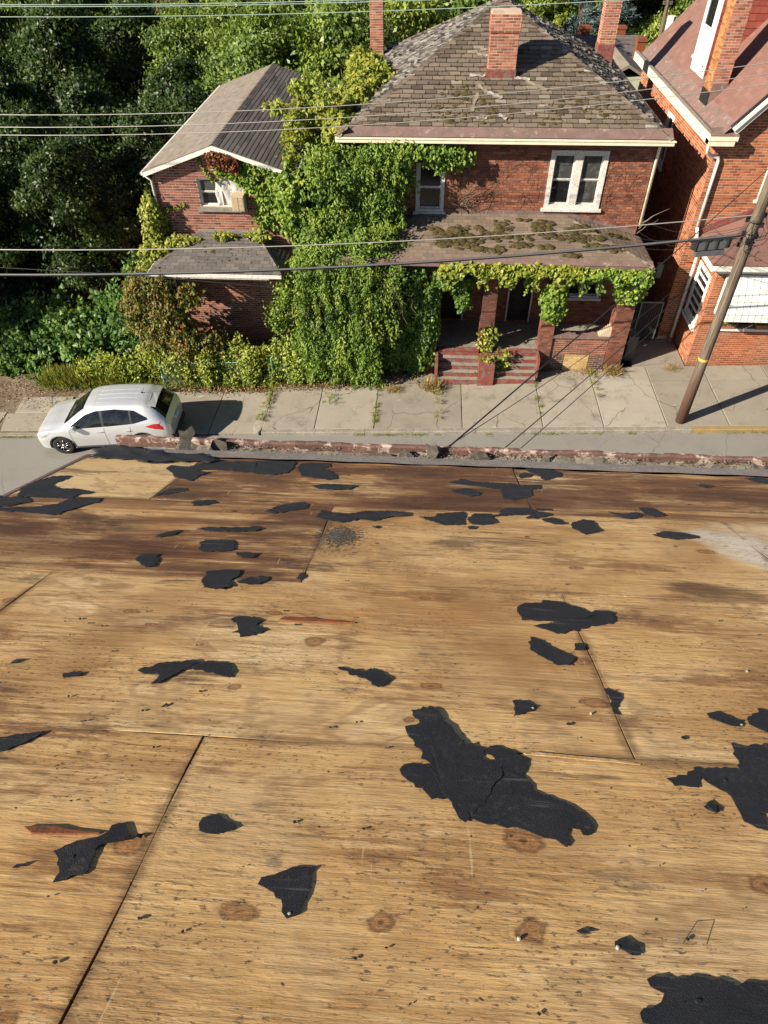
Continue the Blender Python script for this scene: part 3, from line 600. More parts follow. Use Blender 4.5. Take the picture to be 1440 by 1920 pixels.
def scrap(name, poly, h, mat, label, cat, group=None, curl=.0, lift=.0, rings=3):
    """torn sheet lying on the deck: outline subdivided and roughened, gently buckled, real thickness"""
    pts = []
    P = [Vector((a, b_)) for a, b_ in poly]; c = sum(P, Vector((0, 0)))/len(P)
    for i, p in enumerate(P):
        q = P[(i+1) % len(P)]; L_ = (q-p).length; k = max(1, int(L_/.013))
        nrm = Vector((-(q-p).y, (q-p).x)).normalized() if L_ > 1e-6 else Vector((0, 0))
        for j in range(k): pts.append(p+(q-p)*j/k+nrm*random.gauss(0, 1)*min(.0042, L_*.06)*(1 if j else .4))
    bm = bmesh.new(); vs = [bm.verts.new((p.x, p.y, 0)) for p in pts]
    try: f = bm.faces.new(vs)
    except Exception: bm.free(); return None
    bmesh.ops.triangulate(bm, faces=[f], ngon_method='EAR_CLIP')
    for _ in range(2):
        ed = [e for e in bm.edges if e.calc_length() > .07]
        if ed: bmesh.ops.subdivide_edges(bm, edges=ed, cuts=1); bmesh.ops.triangulate(bm, faces=[f for f in bm.faces if len(f.verts) > 3])
    ph = random.random()*9; a1 = random.uniform(0, 6.28); size = max((p-c).length for p in P)
    base = {}
    for v_ in bm.verts:
        d = Vector((v_.co.x, v_.co.y))-c; s_ = d.x*math.cos(a1)+d.y*math.sin(a1)
        hh = .0034+lift+.0008*math.sin(s_*26+ph)*min(1, size*4)+.0006*math.sin(v_.co.y*41+ph)+.6*curl*max(0, (s_/size)-.35)**2
        v_.co = rp(v_.co.x, v_.co.y, max(hh, .0026))
    bm.normal_update()
    if sum((f.normal.dot(CN) for f in bm.faces)) < 0: bmesh.ops.reverse_faces(bm, faces=bm.faces)
    r = bmesh.ops.extrude_face_region(bm, geom=list(bm.faces)); 
    for v_ in [g_ for g_ in r['geom'] if isinstance(g_, bmesh.types.BMVert)]: v_.co += CN*h
    bmesh.ops.recalc_face_normals(bm, faces=bm.faces)
    me = bpy.data.meshes.new(name); bm.to_mesh(me); bm.free()
    o = link(name, me, mat); return tag(o, label, cat, group)
FELT = [
('A1','-2609,3044 -2694,3220 -2684,3361 -2636,3495 -2513,3510 -2502,3446 -2530,3339 -2508,3281 -2429,3232 -2320,3237 -2169,3186 -2185,3147 -2243,3122 -2241,3033 -2328,3041 -2482,3041'),
('A2','-2782,3060 -2637,3023 -2604,3044 -2533,3028 -2442,2958 -2498,2919 -2549,2857 -2627,2838'),
('A3','-2612,2818 -2479,2855 -2373,2867 -2271,2944 -2250,3050 -2170,3077 -2066,3071 -2038,3005 -2091,2931 -2161,2796 -2162,2750 -2308,2764 -2592,2788'),
('A4','-1751,3161 -1710,3309 -1597,3338 -1571,3287 -1657,3209 -1731,3156'),
('A5','-1465,3070 -1423,3099 -1336,3119 -1293,3079 -1338,3023 -1421,2997'),
('A6','-1460,2479 -1428,2547 -1365,2593 -1342,2588 -1354,2529 -1421,2483'),
('A7','-1183,2433 -1157,2473 -1090,2480 -1013,2488 -985,2429 -969,2360 -1022,2332 -1121,2315 -1159,2352 -1157,2388'),
('A8','-1270,2617 -1204,2665 -1078,2665 -939,2694 -902,2670 -920,2622 -1057,2599 -1181,2599'),
('A9','-1925,3766 -1924,3864 -1772,3834 -1713,3942 -1661,4079 -1498,4021 -1297,4021 -1239,3805 -1305,3750 -1562,3788 -1672,3751 -1565,3717 -1612,3621 -1616,3490 -1681,3525 -1781,3578 -1843,3683'),
('A10','-2193,3931 -2211,4034 -2117,4020 -2024,4005 -1938,4043 -1869,4052 -1909,3968 -1983,3907 -2091,3893'),
('B1','-1479,4056 -1351,4044 -1177,4096 -986,4080 -979,3900 -995,3769 -1083,3708 -1202,3718 -1307,3781 -1285,3861 -1431,3896'),
('B2','-948,3930 -932,4042 -861,4079 -714,4081 -693,3990 -744,3930 -673,3860 -609,3767 -602,3671 -669,3639 -790,3686 -867,3710 -913,3830'),
('B3','-755,3492 -654,3548 -543,3548 -444,3529 -475,3438 -580,3417 -705,3441'),
('B4','-960,2948 -916,3017 -859,3095 -756,3145 -702,3095 -699,3041 -784,2978 -891,2915'),
('B5','-621,2878 -605,2998 -516,2974 -419,2967 -327,3019 -182,3038 -71,3006 -70,2945 -176,2927 -265,2852 -349,2875 -446,2807 -543,2838'),
('B6','8,2947 109,2975 122,3027 294,3081 303,3030 280,2848 153,2834 108,2876'),
('B7','298,2945 365,3054 463,3064 494,2908 385,2859 328,2868'),
('B9','217,3676 321,3783 416,3723 556,3717 667,3707 666,3595 528,3578 395,3629 258,3658'),
('B10','224,3499 336,3564 439,3490 419,3417 351,3389 262,3440'),
('B12','-944,2319 -895,2337 -824,2319 -837,2275 -893,2260'),
('B13','299,2819 326,2840 347,2824 339,2786 305,2789'),
('B14','-269,2764 -230,2787 -212,2764 -232,2738'),
('C1','587,3630 669,3731 745,3671 890,3711 874,3619 800,3589 793,3460 729,3392 643,3335 582,3355 576,3477'),
('C2','840,4114 925,4168 1024,4126 1108,4056 1094,3952 939,3825 904,3954 857,4025'),
('C3','762,3936 819,4020 863,3974 851,3897 757,3851'),
('C4','419,2992 523,3071 531,3143 598,3186 712,3199 754,3149 822,3122 729,3077 580,3043'),
('C5','670,3002 729,3077 822,3122 856,3108 843,3072 740,3000'),
('C6','767,3003 842,3038 892,2994 914,2931 831,2922 780,2959'),
('C7','951,2967 1029,3025 1080,3014 1096,2836 985,2771 923,2870'),
('C8','1221,3184 1305,3157 1412,3187 1444,3138 1335,3058 1291,3070'),
('C9','1449,3281 1533,3291 1552,3238 1580,3146 1494,3109 1450,3156'),
('C10','1379,2813 1469,2876 1555,2867 1651,2827 1628,2787 1489,2752 1403,2786'),
('C11','2053,3850 2128,3869 2198,3830 2087,3772'),
('C12','760,3186 861,3197 864,3162 766,3151'),
('C13','2524,4077 2662,4119 2683,4046 2614,3941 2541,3966'),
('D1','-1436,2207 -1407,2266 -1343,2265 -1307,2204 -1297,2126 -1329,2108 -1369,2134'),
('D4','-1013,1993 -1022,2093 -932,2122 -859,2124 -855,2065 -874,2021 -854,1954 -910,1896 -982,1942'),
('D5','-850,2004 -794,2057 -705,2065 -707,2023 -734,1979 -824,1984'),
('D6','-769,1660 -747,1684 -667,1685 -634,1666 -652,1628 -593,1592 -641,1547 -690,1529 -705,1562 -734,1559 -711,1581 -729,1621'),
('D7','-994,1279 -932,1330 -802,1359 -786,1343 -829,1298 -883,1214 -911,1202 -902,1259 -962,1262'),
('D8','-829,1298 -762,1362 -678,1352 -649,1305 -646,1265 -694,1277 -762,1303'),
('D9','-275,1361 -169,1345 -151,1366 -100,1343 -69,1305 -95,1265 -113,1255 -154,1290 -226,1324'),
('D10','-1268,904 -1211,932 -1137,948 -1151,919 -1178,883 -1231,851'),
('D11','-1249,1238 -1215,1257 -1176,1248 -1187,1225 -1231,1216'),
('D12','-1472,1281 -1469,1310 -1445,1304 -1453,1286'),
('D13','-826,1090 -816,1111 -807,1105 -817,1091'),
('D15','-574,2064 -552,2154 -526,2083 -544,2044'),
('E1','457,1874 502,1915 563,1920 593,1953 662,1937 737,1900 802,1836 723,1795 615,1763 467,1761 458,1816'),
('E2','507,1725 615,1763 752,1820 802,1877 880,1866 868,1786 729,1724 595,1666'),
('E3','479,1636 510,1619 562,1556 607,1523 622,1497 599,1443 549,1439 499,1496 461,1548'),
('E4','651,1602 692,1596 678,1553 636,1553'),
('E5','350,1220 396,1227 435,1196 405,1169 343,1135 355,1192'),
('E6','688,1314 741,1288 732,1258 699,1206 702,1173 686,1178 693,1248'),
('E7','1000,1206 1036,1217 1110,1179 1089,1145 1053,1149 999,1183'),
('E8','1134,1201 1186,1243 1248,1244 1173,1102 1135,1142 1118,1160'),
('G1','-14,1058 5,1065 30,1076 3,1143 74,1159 100,1131 133,1069 172,1006 232,976 225,942 281,914 272,867 254,845 217,767 178,728 164,745 170,715 158,701 141,713 115,778 72,882 31,966 -3,1022'),
('G2','-24,875 -11,895 48,901 79,883 115,778 71,774 18,827 -17,855'),
('G3','254,995 279,997 325,972 365,947 357,920 336,882 358,829 438,788 475,759 499,714 487,692 461,686 458,702 427,704 418,679 424,660 411,645 373,672 308,696 253,700 204,705 170,719 179,746 218,785 277,908 236,976'),
('G4','754,898 827,929 858,947 875,933 844,895 835,874 767,872'),
('G5','850,947 955,955 992,952 1000,1018 1014,1066 1059,1057 1159,1077 1006,790 963,795 965,752 971,723 907,761 909,809 912,847 862,901'),
('G6','818,803 852,828 868,802 841,777'),
('G7','508,343 547,353 602,355 643,350 675,349 776,349 727,257 532,244 473,262 472,280 523,302 534,318 511,328'),
('G8','385,433 402,440 417,426 395,426'),
('G9','464,415 490,425 516,408 512,391 492,387 474,399 461,404'),
('F1','-867,543 -823,573 -782,588 -766,570 -762,525 -754,497 -761,486 -783,485 -804,465 -819,462 -818,489 -838,509 -841,523'),
('F2','-776,588 -759,609 -760,626 -728,634 -708,605 -697,590 -708,578 -746,571 -762,562'),
('F3','-539,646 -536,667 -512,680 -488,675 -436,643 -453,630 -491,619 -529,625'),
('F4','-341,492 -338,511 -297,526 -268,542 -213,548 -223,528 -215,501 -219,474 -230,448 -229,429 -256,415 -271,429 -272,445 -311,481'),
('F5','-680,591 -681,607 -667,607 -668,594'),
('F6','-937,491 -931,502 -912,503 -922,492'),
]
FLAB = {
 'A1': 'large jagged black felt sheet with notch at left roof edge', 'A2': 'black felt strip running off the left roof edge', 'A3': 'long curved black felt strip below the notched sheet by the rake',
 'A4': 'wedge of black felt pointing along a sheet joint near the gutter', 'A5': 'small oval black felt scrap on brown-stained plywood', 'A6': 'thin blade of black felt above the squarish felt scrap',
 'A7': 'squarish black felt scrap with ragged short sides', 'A8': 'long low black felt strip above the squarish scrap', 'A9': 'wide ragged black felt sheet along the gutter edge beside the curled flap',
 'A10': 'narrow ragged felt strip tucked beside the curled corner flap', 'B1': 'broad ragged felt sheet touching the metal gutter edge', 'B2': 'hooked black felt patch below the gutter edge strip',
 'B3': 'long flat felt sliver on the darkest stained plywood', 'B4': 'leaf-shaped felt piece with pale crease on stained plywood', 'B5': 'long torn felt strip lying over the open sheet joint',
 'B6': 'stepped felt piece left of a crumpled felt piece on the joint', 'B7': 'crumpled felt piece with triangular end on the sheet joint', 'B9': 'long wavy felt strip above an oval felt patch',
 'B10': 'oval felt patch under the long wavy strip', 'B12': 'small lens-shaped felt scrap with a pale scratch', 'C1': 'blocky felt patch crossing the vertical sheet joint near the gutter',
 'C2': 'shiny curled felt piece close under the gutter flashing', 'C3': 'small diamond of felt against the vertical joint near the gutter', 'C4': 'broad felt band along the joint below the blocky patch',
 'C5': 'small bow-shaped felt scrap at the end of the felt band', 'C6': 'pointed felt leaf right of the felt band', 'C7': 'creased rectangular felt scrap with pale scratches alone on bare plywood',
 'C8': 'flat ragged felt sliver beside a dark felt tongue', 'C9': 'dark felt tongue joined to a flat sliver on stained plywood', 'C10': 'long canoe-shaped felt scrap by the pale lime patch',
 'C11': 'thin felt sliver on stained plywood under the gutter', 'C12': 'short rolled bar of felt above the bow-shaped scrap', 'C13': 'faded felt smear under the gutter by the pale patch',
 'D1': 'crumpled mitten-shaped felt scrap left of the squarish one', 'D4': 'lobed felt scrap with pale crease joined to a small tongue', 'D5': 'small felt tongue beside the lobed creased scrap', 'D6': 'anchor-shaped felt scrap beside the red torn veneer',
 'D7': 'left half of a wing-shaped felt scrap with split tail', 'D8': 'right rounded half of the wing-shaped felt scrap', 'D9': 'arrow-shaped felt scrap with broad ragged head', 'D10': 'dark felt dagger on the horizontal sheet joint',
 'D11': 'small oval felt disc with pale hole', 'E1': 'rounded slab of felt lying over a split felt strip', 'E2': 'split felt strip under the rounded slab', 'E3': 'curved felt tongue left of the split vertical joint', 'E4': 'small square of felt at the vertical joint',
 'E5': 'triangular felt scrap with white nail cap', 'E6': 'dark green shingle splinter stuck in the vertical joint', 'E7': 'felt bar with white nail cap at its end', 'E8': 'rounded felt lobe above the large forked felt sheet',
 'G1': 'largest cracked felt sheet slanting down the deck', 'G2': 'felt lobe sticking out under the largest cracked sheet', 'G3': 'long felt sheet with hooked end joined to the largest cracked sheet', 'G4': 'felt arrowhead joined to the large forked sheet',
 'G5': 'large forked felt sheet with a gap of bare wood', 'G6': 'small diamond felt chip below the forked sheet', 'G7': 'big ragged felt sheet at the foot of the deck', 'G9': 'small felt scrap with pale stone chip',
 'F1': 'ragged dark felt scrap with trailing foot', 'F2': 'dog-bone end of felt beside a knot', 'F3': 'rounded felt scrap like a flat stone', 'F4': 'large triangular felt scrap with white nail cap at its tip'}
for k, s_ in FELT:
    poly = [tuple(int(q)/1000 for q in p.split(',')) for p in s_.split()]
    lab = FLAB.get(k); small = lab is None
    lift = .0015 if k in ('G1', 'E1', 'B5', 'C9', 'A9', 'D7', 'F2') else 0
    scrap('felt_scrap' if k != 'E6' else 'shingle_splinter', poly, .0014, 'felt', lab or 'tiny torn chip of black felt on bare plywood', 'felt scrap' if k != 'E6' else 'shingle scrap', 'tiny felt chips on the deck' if small else None,
          curl=random.choice((0, 0, .012, .025, .035)) if k not in ('G1', 'G3', 'G5', 'G7') else .004, lift=lift)
# cracks of the big sheet: raised lapped strips
# nail caps
for (x_, y_), lb in zip([(.415, 1.184), (1.09, 1.155), (-.252, .426), (.467, .403), (.606, 1.174), (.256, .407), (1.259, 1.465)], ('in triangular felt scrap', 'in the felt bar', 'in the tip of the large triangular scrap', 'on the small felt scrap', 'by a knot and the vertical joint', 'inside a big knot', 'on bare plywood right of the joint')):
    mb = MB(); c = rp(x_, y_, .006); a = Vector((1, 0, 0)); b_ = CV; r_ = .0042
    ring = [c+(a*math.cos(t)+b_*math.sin(t))*r_*random.uniform(.8, 1.1) for t in np.linspace(0, 6.283, 11)[:-1]]; top = [c+(q-c)*.6+CN*.0012 for q in ring]
    mb.add([q-CN*.006 for q in ring]+ring+top, [(i, (i+1) % 10, 10+(i+1) % 10, 10+i) for i in range(10)]+[(10+i, 10+(i+1) % 10, 20+(i+1) % 10, 20+i) for i in range(10)]+[tuple(range(20, 30))])
    tag(mb.obj('nail_cap', 'cap_white'), 'white nail cap '+lb, 'nail cap')
# crumbs of felt and bark over the deck
mb = MB()
for i in range(420):
    x_, y_ = random.uniform(-2.5, 2.9), random.uniform(.18, 4.0); s_ = abs(random.gauss(0, .0036))+.0014; a = random.random()*6.28; n = random.randint(4, 6)
    el = random.uniform(.35, 1); ring = [rp(x_+s_*random.uniform(.7, 1.2)*math.cos(a+k*6.283/n), y_+s_*el*random.uniform(.7, 1.2)*math.sin(a+k*6.283/n), .0035) for k in range(n)]
    mb.prism(ring, CN*random.uniform(.001, .003))
tag(mb.obj('felt_crumbs', 'felt'), 'black crumbs of felt scattered over the plywood', 'crumbs', kind='stuff')
P_ = [(random.gauss(-.44, .055), random.gauss(2.60, .07)) for _ in range(1500)]; mb = MB()
for x_, y_ in P_: s_ = random.uniform(.002, .005); mb.prism([rp(x_+s_*math.cos(a), y_+s_*math.sin(a), .002) for a in (0, 2.1, 4.2)], CN*random.uniform(.001, .0025))
tag(mb.obj('grit_patch', 'grit'), 'patch of loose grey shingle grit beside a sheet joint', 'grit', kind='stuff')
# loose staple
mb = MB(); mb.tube([rp(.60, .415, .005), rp(.605, .435, .02), rp(.645, .44, .02), rp(.65, .415, .005)], .0007, 5); tag(mb.obj('bent_staple', 'chrome'), 'bent wire staple lying on the bare plywood', 'staple')
# the curled flap at the roof corner
def sheet(name, grid, th, mat, label, cat, group=None):
    nv, nu = len(grid), len(grid[0]); V = [Vector(p) for r in grid for p in r]; fs = [(j*nu+i, j*nu+i+1, (j+1)*nu+i+1, (j+1)*nu+i) for j in range(nv-1) for i in range(nu-1)]
    me = bpy.data.meshes.new(name); me.from_pydata(V, [], fs); me.update(); me.shade_smooth(); o = link(name, me, mat); md = o.modifiers.new('thick', 'SOLIDIFY'); md.thickness = th; md.offset = 1
    return tag(o, label, cat, group)
g = []
for j in range(13):
    f = j/12; row = []
    for i in range(25):
        s_ = i/24; X_ = -2.66+1.02*s_+.04*math.sin(f*5)+random.uniform(-.02, .02); 
        Y_ = 3.95+.27*f*(1-.35*s_)+.02*math.sin(s_*9)+(.02*math.sin(s_*37)+.015*math.sin(s_*23) if j in (0, 12) else 0); h = .008+.05*math.sin(math.pi*min(1, s_*1.5))*f**2*(1-s_)+.003*math.sin(s_*21+f*4)+.008*f
        row.append(rp(X_, Y_, max(.008, h)+.004*random.random()))
    g.append(row)
sheet('felt_flap', g, .003, 'felt', 'curled flap of black felt hanging over the roof corner above the parked car', 'felt flap')
def shard(name, c, a, b_, mat, label, tilt, th=.008, group=None, pts=None):
    c = Vector(c); e = Matrix.Rotation(tilt[2], 3, 'Z') @ Matrix.Rotation(tilt[0], 3, 'X'); n_ = 9; P = []
    pts = pts or [(math.cos(t)*random.uniform(.75, 1.1), math.sin(t)*random.uniform(.75, 1.1)) for t in np.linspace(0, 6.283, n_+1)[:-1]]
    P = [c+e @ Vector((p[0]*a, 0, p[1]*b_)) for p in pts]
    mb = MB(); mb.prism(P, e @ Vector((0, th, 0))); return tag(mb.obj(name, mat), label, 'shingle scrap', group)
shard('shingle_shard', (-2.02, 4.42, 10.30), .12, .16, 'granules', 'grey shingle shard standing up against the gutter above the curled flap', (-.75, 0, .5), pts=[(-.9, -1), (-.2, -.9), (.3, -.3), (.5, .2), (1, .6), (.9, 1), (.3, .8), (-.1, .95), (-.2, .3), (-.8, -.3)])
shard('shingle_shard', (-1.78, 4.56, 10.19), .09, .07, 'granules', 'rounded pale grey shingle piece leaning on the rim by the curled flap', (-.3, 0, .1))
shard('shingle_shard', (-.36, 4.55, 10.15), .15, .05, 'granules', 'long low shingle piece leaning in the gutter beside a tall curled piece', (-.35, 0, .05))
shard('shingle_shard', (.10, 4.56, 10.19), .07, .10, 'granules', 'tall curled shingle piece leaning on the gutter rim', (-.3, 0, -.2), pts=[(-.8, -1), (.9, -1), (.6, -.2), (.9, .3), (.5, 1), (-.2, .8), (-.9, .9), (-.5, .1)])
shard('shingle_shard', (-.13, 4.56, 10.15), .07, .06, 'granules', 'small lobed shingle piece between the low and the tall pieces', (-.3, 0, .1))
shard('shingle_shard', (.52, 4.56, 10.16), .09, .07, 'granules', 'broad shingle piece leaning on the rim where two wires pass behind', (-.3, 0, .1))
shard('shingle_shard', (1.08, 4.55, 10.16), .06, .085, 'granules', 'pointed shingle piece beside a pale stone in the gutter', (-.3, 0, -.1), pts=[(-1, -1), (1, -.9), (.8, 0), (.4, 1), (-.1, .7), (-.6, .1)])
shard('shingle_shard', (1.62, 4.52, 10.14), .10, .045, 'granules', 'dark tilted shingle piece against the flaking rim', (-.5, 0, .15))
shard('shingle_shard', (3.4, 4.45, 10.13), .14, .04, 'granules', 'flat dark shingle piece in the gutter by the flaking red rim', (-.9, 0, 0))
shard('shingle_shard', (2.42, 4.4, 10.12), .12, .04, 'granules', 'small heap of shingle crumbs stuck together in the gutter', (-1.0, 0, .1))
for i, (x0, y0, a) in enumerate(((-1.9, 4.40, .25), (-1.45, 4.42, -.1), (-1.05, 4.43, .15))):
    mb = MB(); mb.tube([(x0, y0, 10.12), (x0+.2, y0+.2*a, 10.13), (x0+.42, y0+.4*a, 10.125)], [.012, .016, .006], 5); tag(mb.obj('wood_splinter', 'splinter_red'), 'brown wood splinter lying in the gutter near the curled flap', 'splinter', 'splinters in the gutter')
# ------------------------------------------------------------------ building parts
def window(parent, o, u, n, u0, u1, z0, z1, fr=.09, cols=1, mull=.22, rows=2, paint='white_paint', glass='glass_dark', sill=True, proud=.03, deep=.09, name='window', panes=None):
    """timber window: frame with recessed sashes, each pane a piece of its own"""
    o, u, n = Vector(o), Vector(u), Vector(n); f = MB(); bx = lambda a, b_, c, d, e, g: f.obox(o, u, UZ, n, a, b_, c, d, e, g)
    bx(u0, u0+fr, z0, z1, -deep, proud); bx(u1-fr, u1, z0, z1, -deep, proud); bx(u0+fr, u1-fr, z1-fr, z1, -deep, proud-.003); bx(u0+fr, u1-fr, z0, z0+fr*.8, -deep, proud-.003)
    W = (u1-u0-2*fr-mull*(cols-1))/cols; cells = []
    for c in range(cols):
        a = u0+fr+c*(W+mull); b_ = a+W
        if c: bx(a-mull, a, z0+fr*.8, z1-fr, -deep, proud-.006)
        H = (z1-z0-1.8*fr)/rows
        for r in range(rows):
            c0 = z0+fr*.8+r*H; c1 = c0+H; dp = -deep+.012 if r == 0 and rows > 1 else -deep+.04; s_ = .04
            bx(a, a+s_, c0, c1, dp-.03, dp+.012); bx(b_-s_, b_, c0, c1, dp-.03, dp+.012); bx(a+s_, b_-s_, c1-s_, c1, dp-.03, dp+.009); bx(a+s_, b_-s_, c0, c0+s_, dp-.03, dp+.009); cells.append((a+s_, b_-s_, c0+s_, c1-s_, dp-.01))
    w_ = f.obj(name, paint, parent)
    for i, (a, b_, c0, c1, d) in enumerate(cells):
        mb = MB(); mb.obox(o, u, UZ, n, a, b_, c0, c1, d-.006, d); mb.obj('pane', panes[i % len(panes)] if panes else glass, w_)
    if sill:
        mb = MB(); mb.obox(o, u, UZ, n, u0-.08, u1+.08, z0-.09, z0-.002, -.1, proud+.06); mb.obj('sill', paint, w_)
    return w_
def hip_cap(mb, a, b_, wdt=.13, h=.03):
    a, b_ = Vector(a), Vector(b_); d = (b_-a).normalized(); s_ = d.cross(UZ).normalized(); nn = s_.cross(d); n = max(2, int((b_-a).length/.22))
    for i in range(n):
        p, q = a.lerp(b_, i/n), a.lerp(b_, (i+1.05)/n)
        mb.tv = random.random(); mb.add([p-s_*wdt-nn*.02, p+nn*(h+.012), p+s_*wdt-nn*.02, q-s_*wdt-nn*.03, q+nn*h, q+s_*wdt-nn*.03], [(0, 1, 4, 3), (1, 2, 5, 4)])
def chimney(parent, x0, x1, y0, y1, z0, z1, mat, mortar='mortar_pale', cap=.0, indiv=60, name='chimney', flash=None, left=None):
    mb = MB(); mb.box(x0, x1, y0, y1, z0, z1)
    if cap: mb.box(x0-.03, x1+.03, y0-.03, y1+.03, z1-cap, z1-.06)
    c = mb.obj(name, mortar, parent); p = Pieces('brick', mat, c, indiv); cr = .078
    for o, u, n, L_ in (((x0, y0, 0), UX, (0, -1, 0), x1-x0), ((x0, y1, 0), (0, -1, 0), (-1, 0, 0), y1-y0), ((x1, y0, 0), UY, (1, 0, 0), y1-y0)):
        p.courses(o, u, UZ, n, rect(.004, L_-.004, z0, z1-(cap or 0)), .22, cr, .020, .006, jit=.003)
        if cap:
            o2 = Vector(o)+Vector(n)*.03-Vector(u)*.03; p.courses(o2, u, UZ, n, rect(.004, L_+.056, z1-cap, z1-.06), .22, cr, .020, .006, jit=.004)
    p.build()
    if left: Pieces('mossy_brick', left, c, 60).courses((x0-.004, y1, 0), (0, -1, 0), UZ, (-1, 0, 0), rect(.004, y1-y0-.004, z0, z1), .22, cr, .014, .012, jit=.003).build()
    if flash:
        mb = MB()
        for (a0, a1, b0, b1) in ((x0-.022, x1+.022, y0-.03, y0-.014), (x0-.03, x0-.014, y0, y1), (x1+.014, x1+.03, y0, y1)): mb.box(a0, a1, b0, b1, z0, flash)
        mb.obj('flashing', 'red_paint', c)
    return c
def downspout(parent, pts, r, mat='white_paint'): mb = MB(); mb.tube(pts, r, 8); return mb.obj('downspout', mat, parent, smooth=True)

# ------------------------------------------------------------------ the hip-roofed brick house with the porch
H2 = empty('hip_roof_house', (2.0, 28, 0), 'two-storey red brick house with mossy hip roof and vine-hung front porch', 'house')
WF = 23.4; wx0, wx1 = -2.85, 7.0
holes = [(3.78, 5.58, 5.27, 7.04), (-.47, .47, 5.10, 6.62), (2.98, 3.88, 1.12, 3.2), (4.95, 6.25, 2.12, 3.35), (.5, 1.4, 1.12, 3.2)]
mb = MB(); slab_wall(mb, (0, WF, 0), UX, (0, -1, 0), rect(wx0, wx1, -.4, 7.32), holes, .25)
mb.box(wx1-.25, wx1, WF+.25, 33.0, -.4, 7.32); mb.box(wx0, wx0+.25, WF+.25, 33.0, -1.5, 7.32); mb.box(wx0+.25, wx1-.25, 32.75, 33.0, -2, 7.32)
wall2 = mb.obj('wall', 'mortar_dark', H2)
pc = Pieces('brick', 'brick_red', wall2, 200)
def t2(u, z): return random.betavariate(2.2, 2.2)*.85+.1
pc.courses((0, WF, 0), UX, UZ, (0, -1, 0), rect(wx0+.004, wx1-.004, 0.0, 7.30), .222, .0775, .016, .007, holes, tfn=t2, jit=.004)
pc.courses((wx1, WF, 0), UY, UZ, (1, 0, 0), rect(.004, 9.5, 0, 7.30), .222, .0775, .016, .007, jit=.003); pc.build()
mb = MB(); mb.box(wx0+.3, wx1-.3, WF+1.6, WF+1.7, 0, 7.2); mb.box(wx0+.26, wx1-.26, WF+.26, 32.7, 4.2, 4.3); mb.box(wx0+.26, wx1-.26, WF+.26, 32.7, .9, 1.0); mb.obj('interior', 'dark_wood', H2)
o = (0, WF, 0); n = (0, -1, 0)
window(H2, o, UX, n, *holes[0], fr=.14, cols=2, mull=.24, paint='peeled_paint', glass='glass_dirty', panes=['glass_dark', 'glass_dirty', 'glass_dirty', 'glass_dirty'], proud=.045)
window(H2, o, UX, n, *holes[1], fr=.10, paint='peeled_paint', glass='glass_dark', proud=.04)
window(H2, o, UX, n, *holes[3], fr=.08, cols=2, mull=.07, paint='peeled_paint', glass='glass_dark')
for a, b_, c0, c1 in (holes[2], holes[4]):
    mb = MB()
    for e, g in ((a, a+.07), (b_-.07, b_)): mb.obox(o, UX, UZ, n, e, g, c0, c1, -.1, .03)
    mb.obox(o, UX, UZ, n, a+.07, b_-.07, c1-.07, c1, -.1, .027); mb.obox(o, UX, UZ, n, a+.07, b_-.07, c0, c1-.07, -.12, -.07)
    d = mb.obj('door', 'dark_wood', H2); m3 = MB()
    for e in (a, b_-.055): m3.obox(o, UX, UZ, n, e, e+.055, c0, c1, .03, .045)
    m3.obj('door_trim', 'peeled_paint', d)
# main roof
ex0, ex1, ey0, ey1, ez, sp = -2.95, 7.28, 22.9, 33.3, 7.50, .54
hw = (ex1-ex0)/2; rx = (ex0+ex1)/2; rzz = ez+sp*hw; ya, yb = ey0+hw, ey1-hw; k = math.sqrt(1+sp*sp)
roof2 = empty('roof', (rx, ya, ez)); roof2.parent = H2; roof2.matrix_parent_inverse = WORLD_INV(H2)
mb = MB(); A, B, C_, D = (ex0, ey0, ez), (ex1, ey0, ez), (ex1, ey1, ez), (ex0, ey1, ez); E_, F_ = (rx, ya, rzz), (rx, yb, rzz)
mb.add([A, B, C_, D, E_, F_], [(0, 1, 4), (1, 2, 5, 4), (2, 3, 5), (3, 0, 4, 5), (3, 2, 1, 0)]); mb.obj('deck', 'shingle_grey', roof2, tints=True)
nF = Vector((0, -sp, 1)).normalized(); p = Pieces('shingle', 'shingle_brown', roof2, 300)
def tfront(u, v):
    t = random.gauss(.5, .2)
    if random.random() < .010: t = 1
    return t
p.courses(A, UX, (0, 1, sp), nF, clip_poly([(0, .40), (2*hw, .40), (2*hw, hw*k), (0, hw*k)], [(0, 0), (2*hw, 0), (hw, hw*k)]), .36, .185, .022, .01, tabs=(.003, .036), tfn=tfront, jit=.014, rag=.014).build()
p = Pieces('curled_shingle', 'shingle_bleached', roof2, 150)
p.courses((ex0, ey1, ez), (0, -1, 0), (1, 0, sp), Vector((-sp, 0, 1)).normalized(), clip_poly([(0, .35), (ey1-ey0, .35), (ey1-ey0, hw*k), (0, hw*k)], [(0, 0), (ey1-ey0, 0), (ey1-ya, hw*k), (ey1-yb, hw*k)]), .15, .14, .018, .01, tabs=(.004, .02), jit=.035)
p.courses((ex1, ey0, ez), UY, (-1, 0, sp), Vector((sp, 0, 1)).normalized(), clip_poly([(0, .35), (ey1-ey0, .35), (ey1-ey0, hw*k), (0, hw*k)], [(0, 0), (ey1-ey0, 0), (yb-ey0, hw*k), (ya-ey0, hw*k)]), .17, .14, .018, .01, tabs=(.004, .022), jit=.03).build()
mb = MB()
for a, b_ in ((A, E_), (B, E_), (C_, F_), (D, F_), (E_, F_)): hip_cap(mb, a, b_)
mb.obj('hip_cap', 'shingle_brown', roof2, tints=True)
